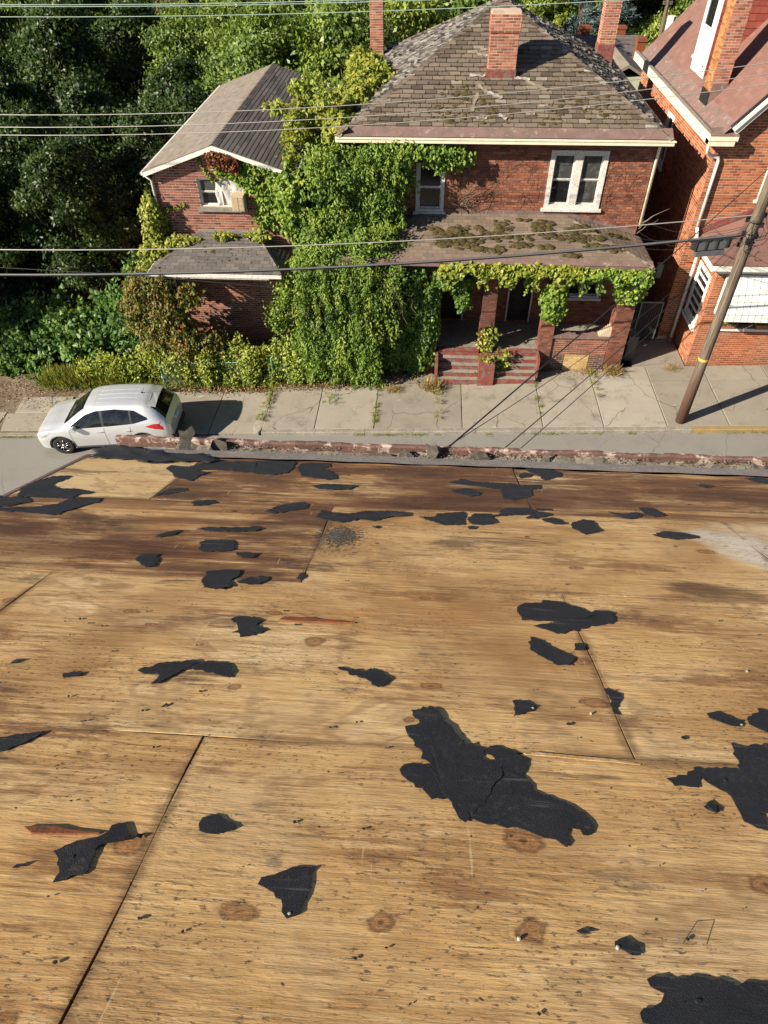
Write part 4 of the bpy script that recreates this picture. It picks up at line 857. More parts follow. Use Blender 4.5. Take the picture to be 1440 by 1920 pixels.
def edge_strip(mb, a, b_, inn, w0, w1, h):
    a, b_, inn = Vector(a), Vector(b_), Vector(inn).normalized(); nn = (b_-a).normalized().cross(inn)
    if nn.z < 0: nn = -nn
    mb.add([a+inn*w0+nn*h, b_+inn*w0+nn*h, b_+inn*w1+nn*h, a+inn*w1+nn*h], [(0, 1, 2, 3)])
mb = MB(); edge_strip(mb, A, B, (0, 1, sp), 0, .44, .008); edge_strip(mb, B, C_, (-1, 0, sp), 0, .40, .012); edge_strip(mb, D, A, (1, 0, sp), 0, .40, .012); mb.obj('eave_strip', 'red_trim', roof2)
mb = MB(); mb.box(ex0-.02, ex1+.04, ey0-.05, ey0-.002, ez-.16, ez-.015); mb.box(ex1+.002, ex1+.05, ey0-.002, ey1, ez-.16, ez-.015); mb.box(ex0-.05, ex0-.002, ey0-.002, ey1, ez-.16, ez-.015)
mb.box(ex0-.02, ex1+.08, ey0-.07, ey0-.048, ez-.06, ez-.02); mb.obj('fascia', 'cream_paint', roof2)
mb = MB(); mb.box(ex0, ex1, ey0, ey1, ez-.2, ez-.165); mb.obj('soffit', 'dark_wood', roof2)
chimney(roof2, 1.66, 2.52, 24.98, 25.55, 8.35, 10.34, 'brick_chim', cap=.52, indiv=150, flash=8.86)
chimney(roof2, -2.52, -2.02, 31.2, 31.75, 7.5, 10.9, 'brick_chim', indiv=40)
chimney(roof2, 6.15, 6.72, 31.0, 31.55, 7.5, 10.9, 'brick_chim', indiv=60, flash=8.45)
mb = MB()                                                              # dark moss crumbs packed in the joints
for i in range(1500):
    y_ = random.choice((random.uniform(23.35, 24.4), random.uniform(23.35, 26.5))); x_ = random.uniform(ex0+(y_-ey0)+.2, ex1-(y_-ey0)-.2)
    if math.sin(x_*1.7+y_)+math.sin(x_*.8-y_*2.3)+random.gauss(0, .7) < .1: continue
    vv = round(((y_-ey0)*k-.40)/.185)*.185+.40; y_ = ey0+vv/k+random.gauss(0, .012); c = Vector((x_, y_, ez+sp*(y_-ey0)))+nF*.012; a_, b_ = random.uniform(.02, .09), random.uniform(.012, .03); vd = Vector((0, 1, sp)).normalized()
    mb.add([c-UX*a_, c-vd*b_, c+UX*a_, c+vd*b_, c+nF*random.uniform(.02, .045)], [(0, 1, 4), (1, 2, 4), (2, 3, 4), (3, 0, 4)])
mo = mb.obj('moss_crumbs', 'moss', roof2); mo['kind'] = 'stuff'
# slipped shingles and pale tar patches on the front slope
for i, (x_, y_, L_, a) in enumerate(((1.55, 24.55, .55, -.75), (1.28, 24.1, .75, 1.35), (1.9, 24.35, .5, -.45), (3.2, 24.7, .75, -.45), (2.75, 24.95, .5, -.1), (1.5, 23.55, .35, .1), (2.15, 23.6, .3, -.5), (3.45, 24.0, .4, .2), (1.35, 25.05, .5, .05), (1.65, 26.0, .45, .1), (1.5, 25.8, .35, .0), (4.7, 23.95, .22, .5), (3.0, 23.7, .28, .2), (5.6, 23.6, .2, .1))):
    vv = Vector((0, 1, sp)).normalized(); c = Vector((x_, y_, ez+sp*(y_-ey0)))+nF*.03; d = UX*math.cos(a)+vv*math.sin(a); e = -UX*math.sin(a)+vv*math.cos(a)
    mb = MB(); mb.tv = random.uniform(.82, 1); m_ = 6; q = []
    for j in range(m_+1): q += [c+d*(L_*(j/m_-.5))+e*(.05+.02*math.sin(j*2.))+nF*.012*math.sin(j), c+d*(L_*(j/m_-.5))-e*(.05+.02*math.cos(j*1.3))+nF*.012*math.cos(j*2)]
    mb.add(q, [(2*j, 2*j+2, 2*j+3, 2*j+1) for j in range(m_)]); ob = mb.obj('slipped_shingle', 'shingle_brown', roof2, tints=True); md = ob.modifiers.new('t', 'SOLIDIFY'); md.thickness = .012
downspout(H2, [(7.04, 23.2, 7.36), (7.05, 23.33, 7.2), (7.05, 23.33, 4.75)], .05, 'cream_paint')
# porch
porch = empty('porch', (2.5, 21.5, 0)); porch.parent = H2; porch.matrix_parent_inverse = WORLD_INV(H2)
pf = 1.08
mb = MB(); mb.box(-2.8, 6.98, 21.52, 23.38, .7, pf); mb.obj('porch_floor', 'curb', porch)
def brick_pier(x0, x1, y0, y1, z0, z1, mat='brick_red', indiv=70, tfn=None, name='pillar'):
    mb = MB(); mb.box(x0, x1, y0, y1, z0, z1); c = mb.obj(name, 'mortar_dark', porch); p = Pieces('brick', mat, c, indiv)
    for oo, u, nn, L_ in (((x0, y0, 0), UX, (0, -1, 0), x1-x0), ((x0, y1, 0), (0, -1, 0), (-1, 0, 0), y1-y0), ((x1, y0, 0), UY, (1, 0, 0), y1-y0)):
        p.courses(oo, u, UZ, nn, rect(.003, L_-.003, z0+.01, z1), .22, .0775, .016, .006, jit=.002, tfn=tfn)
    p.build(); return c
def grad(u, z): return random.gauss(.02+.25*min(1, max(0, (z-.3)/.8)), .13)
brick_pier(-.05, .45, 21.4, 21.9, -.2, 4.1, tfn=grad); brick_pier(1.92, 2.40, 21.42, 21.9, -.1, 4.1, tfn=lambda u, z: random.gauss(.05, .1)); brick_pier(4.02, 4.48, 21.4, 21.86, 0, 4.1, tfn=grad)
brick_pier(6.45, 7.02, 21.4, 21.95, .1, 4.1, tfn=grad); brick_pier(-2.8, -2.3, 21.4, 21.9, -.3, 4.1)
# front parapet walls
def parapet(x0, x1, z0, z1):
    c = empty('parapet', (x0, 21.5, z0)); c.parent = porch; c.matrix_parent_inverse = WORLD_INV(porch)
    mb = MB(); mb.box(x0, x1, 21.46, 21.74, z0, z1); mb.obj('mortar_bed', 'mortar_mid', c)
    hl = [(5.02, 5.88, z0-.1, .92)] if x0 > 4 else []
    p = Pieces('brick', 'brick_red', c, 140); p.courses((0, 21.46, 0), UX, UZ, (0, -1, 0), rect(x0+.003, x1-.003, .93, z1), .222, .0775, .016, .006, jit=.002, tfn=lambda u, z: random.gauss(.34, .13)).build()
    p = Pieces('dark_brick', 'brick_dark', c, 80); p.courses((0, 21.46, 0), UX, UZ, (0, -1, 0), rect(x0+.003, x1-.003, z0+.02, .92), .222, .0775, .016, .006, hl, jit=.002).build()
    if hl: p = Pieces('yellow_brick', 'brick_yellow', c, 60); p.courses((0, 21.46, 0), UX, UZ, (0, -1, 0), rect(5.025, 5.875, z0+.02, .92), .30, .105, .010, .012).build()
    mb = MB(); mb.box(x0, x1, 21.40, 21.80, z1+.003, z1+.09); mb.obj('coping', 'red_trim', c)
parapet(4.5, 6.43, .1, 1.58); parapet(-2.28, -.07, -.2, 1.58)
mb = MB()
for i in range(7): mb.box(6.06+.055*i, 6.45, 21.45, 21.75, 1.67+.05*i, 1.67+.05*(i+1))
mb.obj('crumbled_pier_foot', 'mortar_pale', porch)
# the two flights of painted steps and the block between them
def steps(x0, x1, g):
    c = empty('steps', ((x0+x1)/2, 20.7, g)); c.parent = porch; c.matrix_parent_inverse = WORLD_INV(porch); n_ = 5; rise = (pf-g-.0)/n_
    for i in range(n_):
        y0 = 20.62+i*.16; mb = MB(); mb.box(x0, x1, y0, 21.42, g+i*rise-(0 if i else .15), g+(i+1)*rise-.02); s_ = mb.obj('riser', 'red_paint', c)
        mb = MB(); mb.box(x0+.003, x1-.003, y0-.02, min(y0+.2, 21.415) if i < n_-1 else 21.515, g+(i+1)*rise-.019, g+(i+1)*rise); mb.obj('tread', 'curb' if i < n_-1 else 'red_paint', c)
steps(.52, 1.94, .12); steps(2.5, 3.98, .22)
mb = MB(); mb.box(1.945, 2.495, 20.53, 21.41, -.02, .98); mb.obj('step_wall', 'red_paint', porch)
mb = MB(); mb.box(.42, .515, 20.66, 21.41, -.02, 1.0); mb.box(3.985, 4.06, 20.75, 21.39, .1, 1.1); mb.obj('step_wall', 'red_paint', porch)
# porch roof
qx0, qx1, qy, qz, tz = -2.95, 7.14, 21.08, 4.36, 5.06; r2 = empty('porch_roof', (2, 21.1, qz)); r2.parent = H2; r2.matrix_parent_inverse = WORLD_INV(H2)
tx0, tx1 = -.25, 4.45; run = WF-.006-qy
mb = MB(); Pq = [(qx0, qy, qz), (qx1, qy, qz), (tx1, WF-.006, tz), (tx0, WF-.006, tz), (qx1, WF-.006, qz), (qx0, WF-.006, qz)]
mb.add(Pq, [(0, 1, 2, 3), (1, 4, 2), (5, 0, 3), (0, 5, 4, 1), (4, 5, 3, 2)]); mb.obj('deck', 'shingle_porch', r2, tints=True)
vF = Vector((0, run, tz-qz)); nP = UX.cross(vF.normalized()); lF = vF.length
p = Pieces('shingle', 'shingle_porch', r2, 300)
p.courses(Pq[0], UX, vF, nP, clip_poly([(0, .26), (qx1-qx0, .26), (qx1-qx0, lF), (0, lF)], [(0, 0), (qx1-qx0, 0), (tx1-qx0, lF), (tx0-qx0, lF)]), .31, .165, .008, .01, tabs=(.003, .012), tfn=lambda u, v: random.gauss(.5, .12), jit=.002).build()
vR = Vector((-(qx1-tx1), 0, tz-qz)); nR = UY.cross(vR.normalized()); lR = vR.length
p = Pieces('shingle', 'shingle_porch', r2, 0); p.courses(Pq[1], UY, vR, nR, clip_poly([(0, .2), (run, .2), (run, lR), (0, lR)], [(0, 0), (run, 0), (run, lR)]), .31, .165, .008, .01, tabs=(.003, .012), tfn=lambda u, v: random.gauss(.5, .12), jit=.002).build()
mb = MB(); hip_cap(mb, Pq[1], Pq[2], .1, .02); mb.obj('hip_cap', 'shingle_porch', r2, tints=True)
mb = MB(); edge_strip(mb, Pq[0], Pq[1], vF, 0, .28, .006); edge_strip(mb, Pq[1], Pq[4], vR, 0, .24, .008); mb.obj('eave_strip', 'red_trim', r2)
mb = MB(); mb.box(qx0, qx1+.03, qy-.04, qy-.002, qz-.10, qz-.01); mb.box(qx1+.002, qx1+.04, qy-.002, WF, qz-.10, qz-.01); mb.obj('fascia', 'red_trim', r2)
mb = MB(); mb.box(qx0+.05, qx1-.05, 21.36, 21.95, 4.1, 4.25); mb.box(qx0+.05, qx1-.02, qy+.01, WF-.01, 4.26, 4.30); mb.obj('porch_beam', 'dark_wood', r2)
mb = MB(); mb.prism([(tx1, WF-.03, tz), (6.98, WF-.03, qz+.08), (6.98, WF-.03, qz+.20), (tx1, WF-.03, tz+.12), (tx0, WF-.03, tz+.12), (tx0, WF-.03, tz)], (0, .016, 0)); mb.obj('wall_flashing', 'red_trim', r2)
def blob(n=1, seed=0):
    rr = random.Random(seed); bm = bmesh.new(); bmesh.ops.create_icosphere(bm, subdivisions=1, radius=1)
    for v_ in bm.verts: v_.co = v_.co*rr.uniform(.75, 1.2); v_.co.z = max(-.25, v_.co.z)*.62
    me = bpy.data.meshes.new('moss_clump'); bm.to_mesh(me); bm.free(); me.materials.append(M['moss']); me.shade_smooth(); return me
MOSS = [blob(1, s_) for s_ in range(6)]
cl = [(random.uniform(.2, 6.2), random.gauss(22.25, .36)) for _ in range(46)]
for i in range(900):
    cx, cy = random.choice(cl); x_, y_ = cx+random.gauss(0, .15), cy+random.gauss(0, .07)
    if not (-.2 < x_ < 6.5 and 21.42 < y_ < 23.1): continue
    ob = bpy.data.objects.new('moss_clump', random.choice(MOSS)); COL.objects.link(ob); ob.parent = r2; ob.matrix_parent_inverse = WORLD_INV(r2)
    z_ = min(qz+(tz-qz)*(y_-qy)/run, qz+(tz-qz)*(qx1-x_)/(qx1-tx1))
    ob.location = (x_, y_, z_+.010); q = abs(random.gauss(.036, .03))+.018; ob.scale = (q*1.6, q, q*.8); ob.rotation_euler = (.29, 0, random.gauss(0, .3))
for i in range(150):                                                   # moss in the courses of the main roof
    cx, cy = random.choice(((.9, 24.2), (1.1, 24.4), (1.6, 23.7), (1.9, 23.8), (.6, 23.7), (4.0, 24.0), (4.6, 24.2), (5.2, 23.8), (3.8, 23.6)))
    x_, y_ = cx+random.gauss(0, .35), cy+random.gauss(0, .18); ob = bpy.data.objects.new('moss_clump', random.choice(MOSS)); COL.objects.link(ob); ob.parent = roof2; ob.matrix_parent_inverse = WORLD_INV(roof2)
    ob.location = (x_, y_, ez+sp*(y_-ey0)+.022); q = abs(random.gauss(.03, .02))+.018; ob.scale = (q*1.7, q, q*.6); ob.rotation_euler = (.5, 0, random.gauss(0, .2))

# ------------------------------------------------------------------ the small gabled brick house
H1 = empty('gabled_house', (-6.8, 28, -.4), 'small brick house with low gable roof and vines over its front', 'house')
gx0, gx1, gr, gf, gy1 = -9.0, -4.45, -6.8, 22.72, 33.0; ex, ex_, eze, gzr = -9.2, -4.28, 6.52, 7.33
sL = (gzr-eze)/(gr-ex); sR = (gzr-eze)/(ex_-gr)
pent = [(gx0, -.6), (gx1, -.6), (gx1, eze+sR*(ex_-gx1)-.06), (gr, gzr-.06), (gx0, eze+sL*(gx0-ex)-.06)]
holes = [(-7.57, -6.08, 5.38, 6.27), (-7.05, -6.72, 6.55, 7.05)]
mb = MB(); slab_wall(mb, (0, gf, 0), UX, (0, -1, 0), pent, holes, .22); mb.box(gx0, gx0+.22, gf+.22, gy1, -2, eze); mb.box(gx1-.22, gx1, gf+.22, gy1, -1, eze); mb.box(gx0+.22, gx1-.22, gy1-.22, gy1, -2, eze)
wall1 = mb.obj('wall', 'mortar_mid', H1)
p = Pieces('brick', 'brick_small', wall1, 300); p.courses((0, gf, 0), UX, UZ, (0, -1, 0), ccw([(a+(.004 if a < gr else -.004 if a > gr else 0), b_) for a, b_ in pent]), .235, .083, .019, .006, holes, jit=.003)
p.courses((gx0, gy1, 0), (0, -1, 0), UZ, (-1, 0, 0), rect(.02, gy1-gf-.004, 0, eze), .235, .083, .013, .010); p.build()
mb = MB(); mb.box(gx0+.25, gx1-.25, gf+1.4, gf+1.5, 0, 6.4); mb.obj('interior', 'dark_wood', H1)
w1 = window(H1, (0, gf, 0), UX, (0, -1, 0), -7.57, -6.08, 5.38, 6.27, fr=.04, cols=2, mull=.04, paint='peeled_paint', glass='glass_dirty', panes=['glass_dark', 'glass_dirty', 'glass_dark', 'glass_dark'], proud=-.03, deep=.14, sill=False)
g = [[(-7.02+.9*i/12+.02*math.sin(j), gf+.07-.035*math.sin(i*1.1+j*.6)-.015*math.sin(i*2.3-j*.9), 5.42+.78*j/10-.05*(i/12)*(1-j/10)) for i in range(13)] for j in range(11)]
ob = sheet('plastic_sheet', g, .002, 'plastic_sheet', None, None); ob.parent = w1; ob.matrix_parent_inverse = WORLD_INV(w1)
for k_ in ('label', 'category'):
    if k_ in ob: del ob[k_]
mb = MB(); mb.box(-7.65, -6.0, gf-.10, gf-.002, 5.25, 5.375); mb.obj('stone_sill', 'curb', H1)
mb = MB(); mb.box(-7.045, -6.725, gf+.02, gf+.06, 6.555, 7.045)
for i in range(8): mb.prism([(-7.04, gf-.01, 6.57+i*.06), (-7.04, gf+.02, 6.60+i*.06), (-7.04, gf+.02, 6.612+i*.06), (-7.04, gf-.01, 6.582+i*.06)], (.31, 0, 0))
mb.obj('gable_vent', 'dark_wood', H1)
ac = empty('window_air_conditioner', (-6.2, gf-.2, 5.35), 'beige box air conditioner hung in the gabled house window', 'air conditioner')
mb = MB(); mb.box(-6.42, -6.02, gf-.40, gf+.1, 5.40, 5.86); mb.obj('case', 'ac_beige', ac)
mb = MB(); [mb.box(-6.40+.003, -6.04-.003, gf-.412, gf-.401, 5.43+i*.042, 5.452+i*.042) for i in range(10)]; mb.box(-6.235, -6.215, gf-.418, gf-.413, 5.42, 5.85); mb.obj('grille', 'ac_beige', ac)
mb = MB(); mb.tube([(-6.1, gf-.35, 5.40), (-6.1, gf-.3, 5.25), (-6.1, gf-.02, 5.05)], .012, 5); mb.tube([(-6.04, gf-.1, 5.8), (-5.9, gf-.15, 5.65), (-5.86, gf-.1, 5.45), (-5.95, gf-.05, 5.35)], .008, 5); mb.obj('bracket', 'galv', ac)
roof1 = empty('roof', (gr, 28, gzr)); roof1.parent = H1; roof1.matrix_parent_inverse = WORLD_INV(H1); y0, y1 = 22.48, 33.2
mb = MB()
mb.prism([(ex, y0, eze), (gr, y0, gzr), (ex_, y0, eze), (ex_, y0, eze-.05), (gr, y0, gzr-.05), (ex, y0, eze-.05)], (0, y1-y0, 0)); mb.obj('deck', 'shingle_grey', roof1, tints=True)
kL, kR = math.hypot(gr-ex, gzr-eze), math.hypot(ex_-gr, gzr-eze)
p = Pieces('shingle', 'shingle_tan', roof1, 0); p.courses((ex, y1, eze), (0, -1, 0), (gr-ex, 0, gzr-eze), Vector((-sL, 0, 1)).normalized(), rect(0, y1-y0, 0, kL-.02), .30, .14, .005, .01, tabs=(.002, .006), tfn=lambda u, v: random.gauss(.5, .2), jit=.0008).build()
p = Pieces('shingle', 'shingle_grey', roof1, 300); p.courses((ex_, y0, eze), UY, (gr-ex_, 0, gzr-eze), Vector((sR, 0, 1)).normalized(), rect(0, y1-y0, 0, kR-.02), .95, .145, .008, .01, tabs=(.002, .011), tfn=lambda u, v: random.gauss(.62, .2), jit=.002).build()
mb = MB(); hip_cap(mb, (gr, y0, gzr), (gr, y1, gzr), .12, .02); mb.obj('ridge_cap', 'shingle_tan', roof1, tints=True)
mb = MB(); mb.prism([(ex, y0-.03, eze-.02), (gr, y0-.03, gzr-.02), (gr, y0-.03, gzr-.15), (ex, y0-.03, eze-.15)], (0, .028, 0)); mb.prism([(gr+.001, y0-.03, gzr-.02), (ex_, y0-.03, eze-.02), (ex_, y0-.03, eze-.15), (gr+.001, y0-.03, gzr-.15)], (0, .028, 0))
mb.box(ex-.06, ex-.002, y0-.02, y1, eze-.10, eze-.0); mb.box(ex_+.002, ex_+.06, y0-.02, y1, eze-.10, eze-.0); mb.obj('rake_trim', 'white_paint', roof1)
downspout(H1, [(ex-.03, 22.55, eze-.08), (-9.04, 22.66, 6.2), (-9.06, 22.66, .2)], .04)
# its porch
p1 = empty('porch', (-7, 21.5, 0)); p1.parent = H1; p1.matrix_parent_inverse = WORLD_INV(H1)
mb = MB(); mb.box(-9.0, -4.7, 21.2, gf-.02, -.5, .45); mb.obj('porch_floor', 'dirt', p1)
for x_ in (-8.9,): mb = MB(); mb.box(x_, x_+.14, 21.1, 21.24, .45, 3.8); mb.obj('post', 'white_paint', p1)
ax0, ax1, ay, az, at, bx0, bx1 = -9.16, -4.74, 20.9, 3.93, 4.58, -7.72, -5.85; gw = gf-.004
Pq = [(ax0, ay, az), (ax1, ay, az), (bx1, gw, at), (bx0, gw, at), (ax1, gw, az), (ax0, gw, az)]
mb = MB(); mb.add(Pq, [(0, 1, 2, 3), (1, 4, 2), (5, 0, 3), (0, 5, 4, 1), (4, 5, 3, 2)]); mb.obj('porch_roof_deck', 'shingle_grey', p1, tints=True)
vF = Vector((0, gw-ay, at-az)); nP = UX.cross(vF.normalized()); lF = vF.length; pr = p1
p = Pieces('shingle', 'shingle_grey', p1, 250); p.courses(Pq[0], UX, vF, nP, [(0, 0), (ax1-ax0, 0), (bx1-ax0, lF), (bx0-ax0, lF)], .31, .15, .010, .01, tabs=(.003, .012), tfn=lambda u, v: random.gauss(.55, .13), jit=.002)
vL = Vector((bx0-ax0, 0, at-az)); p.courses(Pq[5], (0, -1, 0), vL, Vector((0, -1, 0)).cross(vL.normalized()), [(0, 0), (gw-ay, 0), (0, vL.length)], .31, .15, .010, .01, tabs=(.003, .012), tfn=lambda u, v: random.gauss(.55, .13), jit=.002)
vR = Vector((bx1-ax1, 0, at-az)); p.courses(Pq[1], UY, vR, UY.cross(vR.normalized()), [(0, 0), (gw-ay, 0), (gw-ay, vR.length)], .31, .15, .010, .01, tabs=(.003, .012), tfn=lambda u, v: random.gauss(.45, .13), jit=.002).build()
mb = MB(); hip_cap(mb, Pq[0], Pq[3], .1, .02); hip_cap(mb, Pq[1], Pq[2], .1, .02); mb.obj('hip_cap', 'shingle_grey', p1, tints=True)
mb = MB(); mb.box(ax0, ax1, ay-.08, ay-.005, az-.11, az-.015); mb.box(ax0-.06, ax0-.005, ay, gw, az-.11, az-.015); mb.box(ax0+.3, ax1-.5, ay+.25, ay+.32, az-.32, az-.2); mb.obj('porch_gutter', 'peeled_paint', p1)
mb = MB(); mb.box(bx0-.1, bx1+.2, gf-.06, gf-.012, at-.02, at+.06); mb.obj('wall_flashing', 'curb', p1)
for i in range(40):
    x_, y_ = random.gauss(-6.8, .7), random.uniform(21.3, 22.6); ob = bpy.data.objects.new('moss_clump', random.choice(MOSS)); COL.objects.link(ob); ob.parent = p1; ob.matrix_parent_inverse = WORLD_INV(p1)
    if abs(x_+6.8) > 1.2: continue
    ob.location = (x_, y_, az+(at-az)*(y_-ay)/(gw-ay)+.015); q = random.uniform(.02, .05); ob.scale = (q*1.5, q, q*.6); ob.rotation_euler = (.35, 0, 0)

# ------------------------------------------------------------------ the orange brick house with the awning
H3 = empty('steep_gable_house', (12, 28, .5), 'orange brick house with steep maroon gable roof, dormer and white awning', 'house')
cx, cy, cr_, cz = 8.80, 23.5, 12.15, 11.25; e0, ez3 = 8.95, 7.75; s3 = (cz-ez3)/(cr_-e0); xr = 2*cr_-cx
pent = [(cx, .2), (xr, .2), (xr, 7.45), (cr_, cz-.25), (cx, 7.45)]
mb = MB(); slab_wall(mb, (0, cy, 0), UX, (0, -1, 0), pent, [(10.6, 11.7, 5.6, 7.1)], .25); slab_wall(mb, (cx, 0, 0), UY, (-1, 0, 0), rect(cy+.25, 34.3, -.5, 7.45), [(28.2, 29.1, 5.0, 6.75)], .25); mb.box(xr-.25, xr, cy+.25, 34.3, 0, 7.45); mb.prism([(cx+.26, 34.05, 0), (xr-.26, 34.05, 0), (xr-.26, 34.05, 7.4), (cr_, 34.05, 10.9), (cx+.26, 34.05, 7.4)], (0, .25, 0))
wall3 = mb.obj('wall', 'mortar_pale', H3)
p = Pieces('brick', 'brick_orange', wall3, 300); p.courses((0, cy, 0), UX, UZ, (0, -1, 0), [(cx+.004, .6), (13, .6), (13, 10), (cr_, 11.0), (cx+.004, 7.45)], .225, .0805, .015, .005, [(10.6, 11.7, 5.6, 7.1)], jit=.002)
p.courses((cx, 34.3, 0), (0, -1, 0), UZ, (-1, 0, 0), rect(.01, 34.3-cy-.004, .3, 7.45), .225, .0805, .015, .005, [(34.3-29.1, 34.3-28.2, 5.0, 6.75)], jit=.002); p.build()
window(H3, (0, cy, 0), UX, (0, -1, 0), 10.6, 11.7, 5.6, 7.1); window(H3, (cx, 0, 0), (0, -1, 0), (-1, 0, 0), -29.1, -28.2, 5.0, 6.75, fr=.12)
roof3 = empty('roof', (cr_, 28, cz)); roof3.parent = H3; roof3.matrix_parent_inverse = WORLD_INV(H3); y0, y1 = 23.12, 34.6
mb = MB(); mb.prism([(e0, y0+.12, ez3), (cr_, y0+.12, cz), (2*cr_-e0, y0+.12, ez3), (2*cr_-e0, y0+.12, ez3-.12), (cr_, y0+.12, cz-.12), (e0, y0+.12, ez3-.12)], (0, y1-y0-.12, 0)); mb.obj('deck', 'shingle_maroon', roof3, tints=True)
k3 = math.hypot(cr_-e0, cz-ez3); p = Pieces('shingle', 'shingle_maroon', roof3, 250)
p.courses((e0, y1, ez3), (0, -1, 0), (cr_-e0, 0, cz-ez3), Vector((-s3, 0, 1)).normalized(), rect(0, y1-y0-.10, 0, k3), .33, .16, .006, .01, tabs=(.002, .007), tfn=lambda u, v: random.gauss(.5, .14), jit=.0008).build()
mb = MB()                                                              # built-in gutter: outer cornice, metal floor
mb.box(8.42, 8.52, y0, y1, 7.28, 7.58); mb.box(8.52, cx-.002, y0+.1, y1, 7.28, 7.36); mb.obj('cornice', 'cream_paint', roof3)
mb = MB(); mb.add([(8.52, y0+.02, 7.545), (8.70, y0+.02, 7.53), (e0+.12, y0+.02, ez3+.15), (8.52, y1, 7.545), (8.70, y1, 7.53), (e0+.12, y1, ez3+.15)], [(0, 1, 4, 3), (1, 2, 5, 4)]); mb.obj('gutter_lining', 'red_trim', roof3)
mb = MB(); mb.box(8.40, 8.535, y0, y1, 7.585, 7.60); mb.obj('gutter_edge', 'flashing', roof3)
mb = MB(); mb.box(8.42, 9.18, y0-.0, cy-.002, 7.285, 7.42); mb.box(8.39, 9.24, y0-.05, y0-.002, 7.43, 7.56); mb.box(8.42, 9.18, y0-.03, y0-.003, 7.285, 7.425); mb.obj('cornice_return', 'cream_paint', roof3)
mb = MB(); mb.add([(8.38, y0-.06, 7.575), (9.26, y0-.06, 7.575), (9.2, cy, 7.70), (8.5, cy, 7.70)], [(0, 1, 2, 3)]); mb.obj('return_cap', 'red_trim', roof3)
for (h0, h1, yy, mt) in ((.02, .13, y0, 'white_paint'), (.14, .20, y0+.04, 'black_metal'), (-.12, .01, y0+.06, 'white_paint')):
    a, b_ = Vector((e0+.05, yy, ez3)), Vector((cr_, yy, cz)); nn = Vector((-s3, 0, 1)).normalized(); mb = MB()
    mb.prism([a+nn*(h0-.12), b_+nn*(h0-.12), b_+nn*(h1-.12), a+nn*(h1-.12)], (0, .09, 0)); mb.obj('rake_trim', mt, roof3)
c3 = chimney(roof3, 8.92, 9.42, 25.75, 26.45, 7.55, 12.3, 'brick_chim', 'mortar_mid', indiv=120, left='brick_ochre')
mb = MB(); mb.box(8.885, 8.91, 25.72, 26.5, 7.72, 8.12); mb.obj('flashing', 'black_metal', c3); mb = MB(); mb.box(8.93, 9.43, 25.715, 25.735, 7.8, 8.35); mb.obj('step_flashing', 'red_trim', c3)
dm = empty('dormer', (9.6, 28.6, 8.2)); dm.parent = H3; dm.matrix_parent_inverse = WORLD_INV(H3)
dx, dy0, dy1, dz = 9.22, 27.75, 29.35, 10.75
mb = MB(); mb.box(dx, 12, dy0, dy1, 8.0, dz); mb.obj('dormer_wall', 'white_paint', dm)
window(dm, (dx, 0, 0), (0, -1, 0), (-1, 0, 0), -29.1, -28.0, 8.5, 10.3, fr=.07, proud=.05, deep=.02)
p = Pieces('slate', 'slate_red', dm, 120); p.courses((dx, dy0, 0), UX, UZ, (0, -1, 0), [(.02, 8.1), (2.6, 10.65), (.02, 10.65)][::-1], .22, .2, .008, .01, tabs=(.004, .02), jit=.002).build()
mb = MB(); mb.prism([(dx-.25, dy0-.3, dz), (dx-.25, (dy0+dy1)/2, dz+.75), (dx-.25, dy1+.3, dz), (dx-.25, dy1+.3, dz-.12), (dx-.25, dy0-.3, dz-.12)], (3.2, 0, 0)); mb.obj('dormer_roof', 'red_trim', dm)
mb = MB(); mb.box(dx-.28, dx+3, dy0-.36, dy0-.302, dz-.1, dz+.02); mb.obj('dormer_gutter', 'cream_paint', dm)
downspout(H3, [(8.47, 23.16, 7.40), (8.46, 23.18, 7.22), (8.52, 23.28, 7.05), (8.72, 23.40, 6.92), (8.94, 23.42, 6.88), (8.98, 23.42, 6.78), (8.98, 23.42, 4.75)], .055)
# enclosed brick porch
p3 = empty('porch', (11, 22.5, .5)); p3.parent = H3; p3.matrix_parent_inverse = WORLD_INV(H3); bx_, by_ = 9.43, 21.72
hs = [(22.05, 23.35, 1.75, 3.62)]; hf = [(10.0, 13.6, 2.0, 3.95)]
mb = MB(); slab_wall(mb, (bx_, 0, 0), UY, (-1, 0, 0), rect(by_+.2, cy-.012, .2, 4.1), hs, .2); slab_wall(mb, (0, by_, 0), UX, (0, -1, 0), rect(bx_, 15.0, .2, 4.1), hf, .2); mb.obj('porch_wall', 'mortar_pale', p3)
p = Pieces('brick', 'brick_orange', p3, 300); p.courses((0, by_, 0), UX, UZ, (0, -1, 0), rect(bx_+.003, 14.5, .42, 4.1), .225, .0805, .015, .005, hf, jit=.002, tfn=lambda u, z: random.gauss(.28 if z < 1.0 else .42, .17)); p.courses((bx_, cy, 0), (0, -1, 0), UZ, (-1, 0, 0), rect(.015, cy-by_-.003, .42, 4.1), .225, .0805, .015, .005, [(cy-23.35, cy-22.05, 1.75, 3.62)], jit=.002); p.build()
w3 = window(p3, (bx_, 0, 0), (0, -1, 0), (-1, 0, 0), -23.35, -22.05, 1.75, 3.62, fr=.12, cols=1, rows=1, deep=.05, proud=.03)
mb = MB(); [mb.obox((bx_, 0, 0), (0, -1, 0), UZ, (-1, 0, 0), -23.2, -22.2, 1.9+i*.27, 1.98+i*.27, -.03, .005) for i in range(6)]; mb.obj('louvre', 'white_paint', w3)
